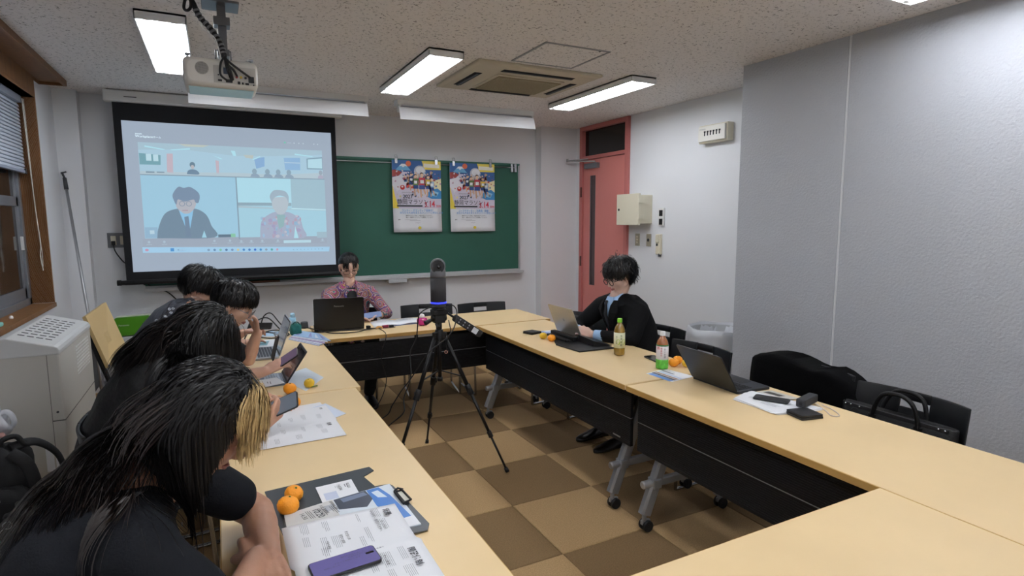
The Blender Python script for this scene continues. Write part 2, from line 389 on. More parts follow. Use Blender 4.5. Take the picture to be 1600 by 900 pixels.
# waste basket
t = thing('wastebasket', 'grey round wastebasket with white bag liner in the wall recess', 'wastebasket', (3.66, 3.43, 0))
def ringz(cx, cy, r, z, n=40, wob=0.):
    return [(cx+(r+wob*math.sin(7*a+z*30)+wob*.6*math.sin(13*a))*math.cos(a), cy+(r+wob*math.sin(7*a+z*30))*math.sin(a), z+(wob*1.2*math.sin(5*a+1) if wob else 0)) for a in [2*PI*i/n for i in range(n)]]
MB().rings([ringz(3.66, 3.43, .17, 0), ringz(3.66, 3.43, .235, .6), ringz(3.66, 3.43, .228, .6), ringz(3.66, 3.43, .165, .012)], cap=True).build('bin', mat('grey_bin', 'A8AAAC', .6), t, world=True)
LIN = mat('thin_white_liner', 'D6D9DE', .35, bump=.6, bscale=18, alpha=.86)
MB().rings([ringz(3.66, 3.43, .243, .47, wob=.010), ringz(3.66, 3.43, .25, .56, wob=.006), ringz(3.66, 3.43, .247, .617, wob=.004), ringz(3.66, 3.43, .235, .622, wob=.004), ringz(3.66, 3.43, .21, .5, wob=.01), ringz(3.66, 3.43, .17, .25, wob=.015)], cap=False).build('liner', LIN, t, world=True)

# ---- chalkboard
cb = thing('chalkboard', 'green chalkboard in an aluminium frame on the front wall', 'chalkboard', (1.24, YF, .9))
cx0, cx1, cz0, cz1 = -.60, 3.235, .92, 2.15; yb = YF-.03
MB().box2((cx0, yb, cz0), (cx1, YF, cz1)).build('writing_surface', GREENB, cb, world=True)
MB().box2((cx0, yb-.012, cz1-.012), (cx1+.02, YF, cz1+.012)).build('top_rail', mat('green_rail', '2F6A58', .5), cb, .002, world=True)
MB().tube([(cx0, yb-.02, cz1-.035), (cx1-.05, yb-.02, cz1-.035)], .006, 8).build('hanging_rail', ALU, cb, world=True)
MB().box2((cx1, yb-.012, cz0-.02), (cx1+.022, YF, cz1+.005)).build('side_rail', ALU, cb, .003, world=True)
MB().box2((cx0, yb-.09, cz0-.045), (cx1+.03, yb, cz0-.025)).box2((cx0, yb-.09, cz0-.03), (cx1+.03, yb-.08, cz0-.012)).box2((cx0, yb-.015, cz0-.03), (cx1+.02, yb, cz0)).build('chalk_tray', mat('tray_aluminium', 'C6C7C9', .4, .4), cb, .003, world=True)
MB().cyl((cx1+.03, yb-.05, cz0-.03), (cx1+.045, yb-.05, cz0-.03), .014).build('tray_end_cap', DGREY, cb, world=True)
MB().box2((1.62, yb-.1, cz0-.085), (1.82, yb-.01, cz0-.046)).build('chalk_drawer', mat('tray_plastic', 'B9BABB', .4), cb, .004, world=True)
for x in (3.14, 3.185): MB().box2((x-.016, yb-.04, cz1-.09), (x+.016, yb-.012, cz1+.005)).box((x, yb-.043, cz1-.05), (.018, .01, .07)).build('rail_hook', CHROME, cb, .002, world=True)
# chalk dust along the foot
# long brown stick in the tray below the screen
tag(MB().box((.37, yb-.05, cz0-.004), (.34, .022, .02)).build('board_ruler', mat('reddish_wood', '7A4226', .5), bevel=.004), 'reddish brown wooden stick lying in the tray below the screen', 'stick')
tag(MB().box((.02, yb-.05, cz0-.002), (.24, .05, .028)).build('board_eraser', BLACK, bevel=.006), 'black board eraser lying in the tray at the left below the screen', 'eraser')

# ---- posters
def poster(x0, x1, zt, zb, label, variant):
    y = yb-.034
    t = thing('poster', label, 'poster', (x0, y, zb))
    W = x1-x0; H = zt-zb
    # sheet with a slight curl at the foot
    n = 14; rows = []
    for k in range(n+1):
        s = k/n; z = zt-H*s; dy = -.012*max(0, s-.7)/.3
        rows.append([(x0+W*i/6, y+dy+.0015*math.sin(i*1.3+s*4), z) for i in range(7)])
    g = MB()
    g.rings(rows, closed=False)
    sheet = g.build('sheet', PAPER, t, world=True); so = sheet.modifiers.new('s', 'SOLIDIFY'); so.thickness = .0006
    F = frame((x0, y-.003, zt), (1, 0, 0), (0, 0, 1))
    q = MB(); cols = {}
    mats = []
    def col(c):
        if c not in cols: cols[c] = len(mats); mats.append(mat('ink_'+c, c, .55))
        return cols[c]
    def P(pts, c, lay=1): q.add([F @ Vector((W*a, -H*b, .0004*lay)) for a, b in pts], [tuple(range(len(pts)))], col(c))
    def rect(a, b, c_, d_, c, lay=1): P([(a, b), (a, d_), (c_, d_), (c_, b)], c, lay)
    def disc(a, b, r, c, lay=1, sx=1., n=14): P([(a+r*sx*math.cos(2*PI*i/n), b+r*W/H*math.sin(2*PI*i/n)) for i in range(n)], c, lay)
    ph = .665
    rect(0, 0, 1, ph, 'DCD6E6')
    rect(0, 0, 1, .16, '2E5F9E', 2); P([(0, .1), (0, .34), (.10, .30), (.16, .18), (.3, .12), (.3, .0), (0, 0)], '3769A8', 3)
    P([(.30, 0), (.30, .2), (1, .35), (1, 0)], '34609B', 3)
    disc(.33, .045, .055, 'E0714A', 4)
    P([(.06, .14), (.19, .05), (.26, .05), (.38, .14)], '6FB2DA', 4); P([(.14, .085), (.19, .05), (.26, .05), (.31, .085), (.26, .08), (.22, .1), (.19, .08)], 'F2F5F8', 5)
    P([(.6, 0), (.63, .06), (.6, .12), (1, .12), (1, 0)], 'F2DD62', 4); P([(.64, .035), (.64, .09), (.97, .095), (.97, .045)], 'F7F4E4', 5)
    P([(0, .14), (0, .23), (.12, .22), (.2, .17), (.08, .13)], 'A94B46', 4)
    P([(0, .24), (0, .36), (.1, .42), (.24, .38), (.3, .28), (.2, .2)], 'E8E6EE', 4)
    P([(0, .34), (0, ph), (.12, ph), (.05, .5)], 'EFD84E', 4)
    P([(.72, .3), (1, .24), (1, .42), (.78, .42)], 'F0E6B8', 4)
    P([(.7, .5), (.72, .44), (.8, .4), (.92, .38), (1, .42), (1, .53), (.8, .53)], '3F8FCB', 5); P([(.78, .48), (.85, .42), (.95, .44), (.9, .5)], '9CD0EC', 6)
    disc(.56, .15, .12, 'C9CDD8', 5, 1.0); disc(.57, .13, .07, 'EEF0F3', 6, 1.3)
    rnd = random.Random(3+variant*0)
    for i in range(70):   # confetti of small coloured shapes behind the runners
        a = rnd.uniform(.04, .97); bb = rnd.uniform(.13, .50); w_ = rnd.uniform(.012, .035); k_ = rnd.uniform(-.03, .03)
        P([(a, bb), (a+k_*.4, bb+w_*.7), (a+w_, bb+w_*.8), (a+w_*1.1, bb+k_*.3)], rnd.choice(['3A4C86', 'E9E7EE', 'C9A1B6', 'F0E3A0', '5C83B4', 'B8554E', '8E8AA8', '44506E', 'D9C7B4']), 6)
    for i in range(40):   # the crowd of small runners
        a = .24+.62*rnd.random(); bb = .16+.17*rnd.random()
        c = rnd.choice(['2B2F55', 'C0392F', '3A3A44', 'D8D2C8', '7A4B3A', '3F6F9E', 'B0586A', 'E7C9A9'])
        disc(a, bb, .018, 'E6C2A2', 7); P([(a-.025, bb+.02), (a-.03, bb+.06), (a+.03, bb+.06), (a+.025, bb+.02)], c, 7)
    for a, bb, c, s in ((.47, .22, '6E8C4E', 1.), (.60, .2, 'C23A4A', 1.15), (.73, .23, 'E7C24A', .95), (.38, .2, '30406E', .8), (.80, .26, 'A7C7E2', .9)):   # the large runners
        disc(a, bb, .030*s, 'EBC8A8', 9); disc(a-.003, bb-.012*s, .03*s, '3A2B28', 8)
        P([(a-.055*s, bb+.03*s), (a-.05*s, bb+.12*s), (a+.05*s, bb+.12*s), (a+.055*s, bb+.03*s)], c, 9)
        rect(a-.032*s, bb+.06*s, a+.032*s, bb+.1*s, 'F5F5F5', 10)
        P([(a-.05*s, bb+.12*s), (a-.055*s, bb+.17*s), (a+.055*s, bb+.17*s), (a+.05*s, bb+.12*s)], '2D4A8A', 9)
        P([(a-.045*s, bb+.17*s), (a-.03*s, bb+.27*s), (a-.005*s, bb+.27*s), (a-.01*s, bb+.17*s)], 'DDB08E', 9)
        P([(a+.015*s, bb+.17*s), (a+.05*s, bb+.24*s), (a+.07*s, bb+.22*s), (a+.05*s, bb+.17*s)], 'DDB08E', 9)
        P([(a-.085*s, bb+.05*s), (a-.09*s, bb+.11*s), (a-.055*s, bb+.08*s)], 'DDB08E', 9); P([(a+.055*s, bb+.04*s), (a+.09*s, bb+.1*s), (a+.06*s, bb+.1*s)], 'DDB08E', 9)
    disc(.20, .375, .048, 'C9302C', 8); disc(.195, .365, .02, 'F3E4E0', 9)
    P([(.27, .36), (.30, .39), (.34, .35), (.33, .33)], 'D8504C', 8); P([(.37, .39), (.44, .38), (.42, .35), (.38, .36)], 'D8504C', 8)
    disc(.31, .335, .035, 'C9302C', 7)
    pl = q.build('printed_picture', mats, t, world=True)
    def tx(s, a, bb, size, m, al='LEFT', bold=0., sx=1.): letters(s, size, frame(F @ Vector((W*a, -H*bb, .005)), (1, 0, 0), (0, 0, 1)), m, t, 'lettering', al, bold, sx=sx)
    tx('ANNIVERSARY', .18, .455, .020, INKL, sx=1.1)
    tx('2027', .20, .525, .055, INK, bold=.015); 
    tx('静岡マラソン', .08, .605, .062, INK, bold=.0, sx=.95)
    q2 = MB(); q2.box2((x0+.08*W, y-.0068, zt-H*.642), (x0+.6*W, y-.0062, zt-H*.622)); q2.build('caption_bar', INK, t, world=True)
    red = mat('red_ink', 'D8304A', .5)
    tx('3.', .64, .645, .075, red, bold=.02, sx=.8); tx('14', .73, .645, .095, red, bold=.02, sx=.75); tx('SUN', .89, .645, .03, red, bold=.02, sx=.9)
    blue = mat('sky_blue_ink', '3E9BE0', .5)
    tx('ランナー・ボランティア募集中！' if variant == 0 else 'コースサポーター（走路員）募集！', .17, .71, .031, blue, bold=.0, sx=.8)
    tx('あなたも大会を支えるメンバーに参加しよう', .13, .74, .026, blue, bold=.0, sx=.95)
    tx('静岡マラソンでは、大会を支えていただく', .25, .775, .016, INK); tx('個人・団体ボランティアを募集しています！', .25, .80, .016, INK)
    k = MB(); k2 = MB()
    for i, bb in enumerate((.82, .865, .90, .93)):
        k.box2((x0+W*.10, y-.0068, zt-H*(bb+.014)), (x0+W*.17, y-.0062, zt-H*bb))
        for j in range(2): k2.box2((x0+W*.21, y-.0066, zt-H*(bb+.003+.014*j)), (x0+W*(.48+.07*((i+j) % 3)), y-.0062, zt-H*(bb+.0055+.014*j)))
    k.build('heading_block', INK, t, world=True); k2.build('small_print', INKL, t, world=True)
    # mascot-free yellow magnet and the two clips on the rail
    m = tag(MB().cyl((x0+W*.53, y-.022, zb+.045), (x0+W*.53, y-.006, zb+.045), .016).build('round_magnet', mat('yellow_magnet', 'E8D23A', .4), bevel=.002), 'yellow round magnet at the foot of the %s poster' % ('left' if variant == 0 else 'right'), 'magnet')
    for i, a in enumerate((.08, .90)):
        xx = x0+W*a
        c = thing('rail_clip', 'steel clip holding the %s upper corner of the %s poster' % (('left', 'right')[i], ('left', 'right')[variant]), 'clip', (xx, y, zt))
        MB().box((xx, y-.012, zt-.01), (.03, .012, .055)).build('jaw', CHROME, c, .002, world=True)
        MB().tube([(xx-.012, y-.02, zt+.015), (xx-.014, y-.012, zt+.05), (xx+.014, y-.012, zt+.05), (xx+.012, y-.02, zt+.015)], .0025, 6).build('wire_handle', CHROME, c, world=True)
poster(1.706, 2.254, 2.145, 1.377, 'marathon poster with runners clipped at the left on the chalkboard', 0)
poster(2.36, 2.91, 2.140, 1.375, 'marathon poster with runners clipped at the right on the chalkboard', 1)
# ================================================================== projection screen
SY = 5.95
sc = thing('projection_screen', 'pull-down projection screen with black border showing a video meeting', 'projection screen', (.19, SY, 1))
MB().box2((-.768, SY-.045, 2.50), (1.16, SY+.06, 2.595)).build('screen_housing', WHITE, sc, .012, world=True, seg=3)
MB().box2((-.62, SY-.0465, 2.538), (-.53, SY-.044, 2.545)).build('maker_plate', DGREY, sc, world=True)
SCB = mat('black_screen_border', '0F1116', .8)
MB().box2((-.712, SY, .985), (1.098, SY+.003, 2.505)).build('fabric', SCB, sc, world=True)
MB().cyl((-.76, SY, .98), (1.125, SY, .98), .02).box2((-.72, SY-.014, .96), (1.10, SY+.014, 1.0)).build('bottom_bar', BLACK, sc, .003, world=True)
for x in (-.765, 1.12): MB().cyl((x-.015, SY, .98), (x+.015, SY, .98), .024).build('end_cap', BLACKM, sc, world=True)
def lit(name, c, s=1.0, d='9A9DA2'):
    m = mat('lit_'+name, d, .8, emit=c, estr=s); return m
SX0, SZ1, SW, SH = -.657, 2.353, 1.71, 1.283
mats = []; cols = {}
q = MB()
def col(c):
    if c not in cols:
        e_ = ''.join('%02X' % int(int(c[i:i+2], 16)*.80+a_*.20) for i, a_ in ((0, 150), (2, 175), (4, 195)))
        cols[c] = len(mats); mats.append(mat('projected_'+c, '383C42', .85, emit=e_, estr=.76))
    return cols[c]
def SP(pts, c, lay=1): q.add([(SX0+SW*u, SY-.0015-.0004*lay, SZ1-SH*v) for u, v in pts], [tuple(range(len(pts)))], col(c))
def SR(a, b, c_, d_, c, lay=1): SP([(a, b), (c_, b), (c_, d_), (a, d_)], c, lay)
def SD(a, b, ru, rv, c, lay=1, n=20): SP([(a+ru*math.cos(2*PI*i/n), b+rv*math.sin(2*PI*i/n)) for i in range(n)], c, lay)
def SS(pts, c, lay, n=5):
    s = spline([(p[0], p[1], 0) for p in pts]+[(pts[0][0], pts[0][1], 0)], n); SP([(p.x, p.y) for p in s[:-1]], c, lay)
G0 = '9FACBE'
SR(0, 0, 1, 1, 'A3AEBE', 1)
BG = 'A2D3E8'
SR(.062, .135, .947, .345, 'B0D3E4', 2)                      # panorama strip
SP([(.062, .135), (.947, .135), (.947, .165), (.7, .19), (.5, .20), (.25, .17), (.062, .185)], 'ACC8D6', 3)
SP([(.24, .135), (.38, .135), (.35, .15), (.27, .15)], 'C8CDBD', 4)
SP([(.54, .19), (.59, .19), (.585, .215), (.55, .21)], 'C3C9BD', 4)
for a in ([(.09, .155), (.18, .175), (.17, .18), (.09, .165)], [(.2, .175), (.29, .16), (.29, .17), (.21, .18)], [(.48, .165), (.50, .165), (.505, .2), (.49, .2)], [(.39, .20), (.44, .225), (.43, .228)], [(.58, .22), (.62, .195), (.625, .2), (.59, .223)], [(.80, .165), (.90, .18), (.89, .185), (.80, .175)]): SP(a, 'B6EDF8', 5)
SP([(.064, .206), (.157, .215), (.154, .281), (.064, .281)], '6FA3AD', 4)
SR(.093, .21, .116, .255, 'C7E8F0', 5); SR(.124, .213, .146, .257, 'C7E8F0', 5)
SP([(.184, .204), (.211, .202), (.207, .337), (.18, .327)], 'CFB4BE', 4); SP([(.404, .235), (.42, .24), (.418, .33), (.406, .33)], 'CFB4BE', 4)
SP([(.591, .214), (.644, .20), (.642, .267), (.60, .285)], '86AFDB', 4)
SP([(.742, .2), (.828, .195), (.826, .285), (.747, .287)], '8EB8E0', 4); SR(.745, .23, .826, .237, 'BFD9EA', 5)
SP([(.862, .198), (.947, .183), (.947, .275), (.862, .277)], '7C9BAD', 4); SP([(.868, .205), (.945, .192), (.945, .268), (.867, .268)], 'BDE6F2', 5)
SP([(.064, .325), (.3, .325), (.5, .318), (.7, .325), (.947, .30), (.947, .345), (.062, .345)], 'BCCFD6', 4)
SD(.296, .273, .0125, .02, '5F7C8E', 6); SD(.296, .288, .008, .014, 'C3B9B9', 7); SS([(.268, .337), (.275, .312), (.296, .303), (.316, .312), (.323, .337)], '67829A', 6)
for u in (.59, .655, .71, .765): SD(u, .305, .012, .02, '8CA6B4', 6); SS([(u-.022, .343), (u-.012, .322), (u+.012, .322), (u+.024, .343)], '8DA2B6', 6)
SD(.935, .30, .010, .018, '9AA8B4', 6); SS([(.918, .343), (.925, .32), (.944, .32), (.946, .343)], 'B5ABC0', 6)
SR(.088, .325, .125, .336, '7C93A2', 6); SR(.135, .325, .168, .334, '7C93A2', 6)
# left tile: man in a dark suit
SR(.062, .351, .494, .775, 'A0D0E6', 2); SR(.062, .345, .955, .351, '8197A8', 3); SR(.494, .349, .50, .79, '8197A8', 4)
SR(.064, .70, .12, .772, '93B8D2', 4); SR(.085, .72, .105, .745, 'C3DFEA', 5)
SS([(.115, .775), (.125, .70), (.157, .608), (.21, .575), (.25, .58), (.30, .575), (.344, .615), (.365, .69), (.376, .775)], '6C8496', 5)
SP([(.218, .575), (.288, .575), (.262, .735), (.252, .66), (.245, .70)], '8CC8EE', 6); SP([(.243, .63), (.262, .625), (.268, .77), (.246, .77)], '6A7F96', 7)
SP([(.317, .775), (.33, .725), (.34, .775)], 'A6DCEE', 7)
SS([(.213, .50), (.21, .56), (.235, .60), (.252, .608), (.272, .60), (.296, .56), (.296, .50)], 'B9B6BC', 8)
SS([(.205, .535), (.197, .48), (.225, .425), (.25, .432), (.28, .425), (.318, .47), (.313, .53), (.298, .53), (.29, .51), (.25, .525), (.22, .51), (.212, .545)], '7288A0', 9)
for u in (.237, .268):
    q.add([(SX0+SW*(u+r*.0135*math.cos(t)), SY-.006, SZ1-SH*(.54+r*.018*math.sin(t))) for r in (1, .8) for t in [2*PI*i/16 for i in range(16)]], [(i, (i+1) % 16, 16+(i+1) % 16, 16+i) for i in range(16)], col('6E8398'))
SR(.236, .583, .262, .588, 'B07F8C', 10)
SR(.395, .755, .462, .775, '52687A', 6); SR(.456, .75, .478, .775, '86D0A0', 7)
# right tile: person in a patterned jacket
SR(.50, .351, .955, .79, 'A8D7E8', 2); SR(.50, .351, .772, .528, 'B4E6F4', 3); SR(.772, .351, .955, .575, 'A3C4D0', 3); SR(.50, .528, .77, .55, '8FA9B6', 4); SP([(.5, .55), (.8, .575), (.955, .575), (.955, .585), (.5, .565)], 'AFC6D0', 4)
SP([(.77, .565), (.955, .575), (.955, .582), (.77, .573)], 'C8F2FA', 5)
SS([(.60, .79), (.605, .70), (.62, .645), (.67, .60), (.71, .595), (.76, .60), (.81, .645), (.825, .71), (.828, .79)], 'A9AFC6', 5)
rr = random.Random(5)
for i in range(60):
    a = rr.uniform(.615, .815); b2 = rr.uniform(.625, .775)
    SD(a, b2, rr.uniform(.004, .012), rr.uniform(.006, .016), rr.choice(['B3A2B8', '9CC0DC', 'A79CC0', 'C9C2CC', 'BC9BB0', '8FB4D2']), 6+i % 3, 8)
SP([(.69, .615), (.735, .615), (.725, .70), (.70, .72)], '8FB6B6', 10); SP([(.785, .70), (.80, .79), (.775, .79)], 'B4EAF4', 10)
SS([(.672, .49), (.67, .55), (.69, .60), (.712, .615), (.735, .60), (.752, .55), (.75, .49)], 'BCC6CE', 11); SS([(.668, .525), (.66, .48), (.68, .44), (.712, .435), (.742, .445), (.757, .48), (.754, .525), (.744, .49), (.712, .475), (.685, .49)], 'A3B6C3', 12)
SR(.90, .745, .955, .79, 'A3BECB', 6)
# meeting bar and task bar
SR(.05, .778, .955, .832, 'A0A9B8', 3); SP([(.047, .833), (.968, .861), (.964, .897), (.048, .871)], 'A8D6F4', 4)
SR(.72, .805, .866, .826, 'BFE3EE', 5)
for i, u in enumerate((.078, .145, .375, .45, .505, .555, .61, .69, .93)): SD(u, .80+.006*(u > .5), .006, .009, 'B4C8D6', 5, 8); SR(u-.012, .815, u+.012, .819, 'AFC2D0', 5)
SR(.17, .845, .186, .866, '3E8FD6', 6); SD(.066, .853, .008, .009, 'D48FA8', 6); SD(.205, .857, .003, .005, '6E93B4', 6)
for i, c in enumerate(('7E9CB8', '5F86B4', '7CC79A', '4E6E9E', '6E8AB8', 'E3C77A', '2E7CC9', '2F6FC0', '2A5FD0', '2C86C9', '8C98AA', '4AA79A', 'D898AC')):
    SD(.345+.0283*i, .8625+.0008*i, .0065, .0085, c, 6, 10)
for i in range(9): SD(.77+.0195*i, .876, .003, .004, '86A8C4', 6, 6)
SD(.752, .089, .005, .006, '67D8B0', 5); 
for u in (.80, .825, .848, .905, .925): SD(u, .09, .004, .005, 'C7D6DE', 5, 8)
SR(.765, .087, .785, .092, 'B8C6D2', 5)
pic = q.build('projected_picture', mats, sc, world=True)
FS = frame((SX0, SY-.006, SZ1), (1, 0, 0), (0, 0, 1))
def stx(s, u, v, size, m, sx=1.): letters(s, size, frame((SX0+SW*u, SY-.0065, SZ1-SH*v), (1, 0, 0), (0, 0, 1)), m, sc, 'lettering', sx=sx)
LT = lit('white_text', 'D6F0F6', .9)
stx('zoom', .054, .086, .022, LT); stx('Workplace', .054, .104, .026, LT, 1.1); stx('ホーム', .13, .104, .02, LT)
stx('検索', .212, .866, .02, lit('blue_text', '6A8FAE', .8))
# socket plate and its lead at the left of the screen
t = thing('wall_socket', 'grey double socket plate with a plugged lead at the left edge of the screen', 'socket', (-.78, YF, 1.34))
MB().box2((-.86, YF-.012, 1.275), (-.70, YF, 1.405)).build('plate', mat('grey_socket_plate', '6E7074', .4, .4), t, .002, world=True)
MB().box2((-.835, YF-.018, 1.30), (-.795, YF-.01, 1.38)).box2((-.765, YF-.018, 1.30), (-.725, YF-.01, 1.38)).build('insert', CREAM, t, .002, world=True)
MB().box2((-.83, YF-.045, 1.30), (-.80, YF-.016, 1.335)).build('plug', BLACK, t, .004, world=True)
MB().tube(spline([(-.815, YF-.05, 1.305), (-.80, YF-.06, 1.24), (-.75, YF-.05, 1.15), (-.70, YF-.04, 1.10), (-.66, YF-.03, .98), (-.60, YF-.03, .93)], 6), .005, 6).build('lead', BLACK, t, world=True)
tag(MB().tube(spline([(-.58, YF-.03, .935), (-.52, YF-.02, .89), (-.44, YF-.02, .86), (-.38, YF-.02, .80), (-.33, YF-.02, .72), (-.30, YF-.02, .5)], 6), .006, 6).build('hanging_cable', BLACK), 'thin black cable drooping along the wall below the screen', 'cable')
# pole leaning in the corner
t = thing('window_pole', 'thin aluminium pole with dark hook leaning in the left front corner', 'pole', (-.9, 5.6, 0))
a = Vector((-1.10, 6.07, 1.87)); b2 = Vector((-.88, 5.52, .02))
d = (b2-a).normalized()
MB().cyl(a+d*.06, b2, .011, n=10).build('shaft', ALU, t, world=True)
MB().cyl(a+d*.10, a-d*.0, .016, .014).cyl(a-d*.0, a-d*.05+Vector((-.01, -.01, 0)), .008).cyl(a-d*.04+Vector((-.02, 0, 0)), a-d*.055+Vector((.02, 0, .0)), .006).build('hook', DGREY, t, world=True)

# ================================================================== ceiling things
LAMPW = mat('lamp_reflector', 'F2F2F2', .35)
TUBE = mat('fluorescent_tube', 'FFFFFF', .5, emit='F4F8FF', estr=TUBE_POWER)
def ceiling_lamp(x0, y0, label):
    W, L, H = .24, 1.245, .05; z0 = ZC-H
    t = thing('ceiling_light', label, 'ceiling light', (x0+W/2, y0+L/2, ZC), 0, None)
    h, l = W/2, L/2
    mb = MB()
    mb.box2((-h, -l, -.012), (h, l, 0)); mb.box2((-h, -l, -H), (-h+.006, l, 0)); mb.box2((h-.006, -l, -H), (h, l, 0)); mb.box2((-h, -l, -H), (h, -l+.006, 0)); mb.box2((-h, l-.006, -H), (h, l, 0))
    mb.build('housing', WHITE, t, .001)
    rf = MB(); sec = [(-h+.008, -H+.002), (-h+.03, -.016), (-.03, -.016), (0, -.036), (.03, -.016), (h-.03, -.016), (h-.008, -H+.002)]
    rf.rings([[(x, -l+.007, z) for x, z in sec], [(x, l-.007, z) for x, z in sec]], closed=False, smooth=False); rf.build('reflector', LAMPW, t)
    for s in (-1, 1):
        MB().cyl((s*.062, -l+.03, -.034), (s*.062, l-.03, -.034), .0145, n=10).build('tube', TUBE, t)
        for e in (-1, 1): MB().box((s*.062, e*(l-.018), -.03), (.034, .022, .032)).build('lamp_holder', WHITE, t, .002)
    return t
for x0, y0, lb in ((1.272, 3.645, 'middle ceiling light in the front row, between projector and air conditioner'), (2.885, 3.645, 'right ceiling light in the front row, in front of the salmon door'),
                   (-.315, 3.67, 'left ceiling light in the front row, behind the projector'), (2.885, .54, 'ceiling light cut by the top edge above the right wall'),
                   (1.272, .54, 'ceiling light above the camera, middle of the second row'), (-.315, .54, 'ceiling light above the camera, left of the second row'),
                   (1.272, -2.5, 'ceiling light behind the camera, middle of the third row'), (2.885, -2.5, 'ceiling light behind the camera, right of the third row'), (-.315, -2.5, 'ceiling light behind the camera, left of the third row')):
    ceiling_lamp(x0, y0, lb)
def board_lamp(x0, x1, label):
    y = 5.3
    t = thing('chalkboard_light', label, 'ceiling light', ((x0+x1)/2, y, ZC))
    MB().box2((x0, y-.01, ZC-.05), (x1, y+.11, ZC)).build('gear_tray', WHITE, t, .003, world=True)
    sec = [(y-.004, ZC-.058), (y-.02, ZC-.075), (y-.035, ZC-.11), (y-.05, ZC-.15), (y-.058, ZC-.185)]
    g = MB(); g.rings([[(x, a, b) for a, b in sec]+[(x, a+.004, b) for a, b in sec[::-1]] for x in (x0+.01, x1-.01)], smooth=False)
    g.build('reflector', mat('board_lamp_white', 'EDEEF0', .3), t, world=True)
    MB().cyl((x0+.05, y+.03, ZC-.10), (x1-.05, y+.03, ZC-.10), .015, n=10).build('tube', mat('unlit_tube', 'EDEFF0', .4), t, world=True)
    for x in (x0+.025, x1-.025): MB().box2((x-.012, y-.015, ZC-.115), (x+.012, y+.05, ZC-.05)).build('lamp_holder', WHITE, t, .003, world=True)
    MB().tube([(x0+.03, y-.02, ZC-.064), (x1-.03, y-.02, ZC-.064)], .004, 6).build('support_rod', SILVER, t, world=True)
board_lamp(-.14, 1.27, 'chalkboard light with white reflector above the projection screen')
board_lamp(1.535, 2.955, 'chalkboard light with white reflector above the chalkboard, right')
# air conditioner cassette
AC = mat('aged_beige_plastic', 'C5BBA6', .5)
t = thing('ceiling_air_conditioner', 'beige four-way cassette air conditioner flush in the ceiling', 'air conditioner', (2.17, 4.17, ZC))
ax0, ax1, ay0, ay1, az = 1.66, 2.69, 3.745, 4.60, 2.572
g = MB()
def rect3(x0, y0, x1, y1, z): return [(x0, y0, z), (x1, y0, z), (x1, y1, z), (x0, y1, z)]
g.rings([rect3(ax0, ay0, ax1, ay1, ZC), rect3(ax0, ay0, ax1, ay1, az+.008), rect3(ax0+.03, ay0+.03, ax1-.03, ay1-.03, az)], cap=True, smooth=False)
g.build('panel', AC, t, .006, world=True)
gx0, gx1, gy0, gy1 = 1.93, 2.50, 4.06, 4.60-.03
gx0, gx1, gy0, gy1 = 1.93, 2.47, 3.99, 4.42
MB().box2((gx0-.02, gy0-.02, az-.012), (gx1+.02, gy1+.02, az+.002)).build('grille_frame', AC, t, .008, world=True)
gm = MB(); gm.box2((gx0, gy0, az-.016), (gx1, gy1, az-.010)); 
gr = gm.build('intake_grille', mat('grille_beige', '8F8266', .7), t, world=True)
gs = MB()
for i in range(27): gs.box((gx0+.01+(gx1-gx0-.02)*i/26, (gy0+gy1)/2, az-.018), (.003, gy1-gy0-.01, .005))
for i in range(22): gs.box(((gx0+gx1)/2, gy0+.01+(gy1-gy0-.02)*i/21, az-.018), (gx1-gx0-.01, .003, .005))
tag(gs.build('grille_mesh', mat('grille_bars', 'B0A58A', .6), gr, world=True), kind='stuff')
for (x0, y0, x1, y1) in ((1.90, 3.84, 2.50, 3.90), (1.74, 4.0, 1.80, 4.42), (2.56, 4.0, 2.62, 4.42), (1.92, 4.49, 2.48, 4.545)):
    s = MB().box2((x0, y0, az-.002), (x1, y1, az+.004)).build('air_slot', BLACKM, t, world=True)
    lx = x1-x0 > y1-y0
    c = ((x0+x1)/2, (y0+y1)/2, az-.006)
    MB().box(c, ((x1-x0)*(.97 if lx else .35), (y1-y0)*(.35 if lx else .97), .006)).build('flap', DGREY, s, .001, world=True)
# access hatch
t = thing('ceiling_hatch', 'square access hatch with aluminium rim in the ceiling by the air conditioner', 'hatch', (2.13, 3.45, ZC))
hx0, hx1, hy0, hy1 = 1.884, 2.376, 3.225, 3.695
g = MB()
for a in (((hx0, hy0), (hx1, hy0+.014)), ((hx0, hy1-.014), (hx1, hy1)), ((hx0, hy0), (hx0+.014, hy1)), ((hx1-.014, hy0), (hx1, hy1))): g.box2((*a[0], ZC-.006), (*a[1], ZC))
g.build('rim', mat('hatch_rim', '9FA0A2', .5, .4), t, world=True)
MB().box2((hx0+.018, hy0+.018, ZC-.004), (hx1-.018, hy1-.018, ZC)).build('hatch_panel', CEILM, t, world=True)
MB().cyl((2.3, 3.24, ZC-.008), (2.3, 3.24, ZC-.002), .008).build('catch', DGREY, t, world=True)

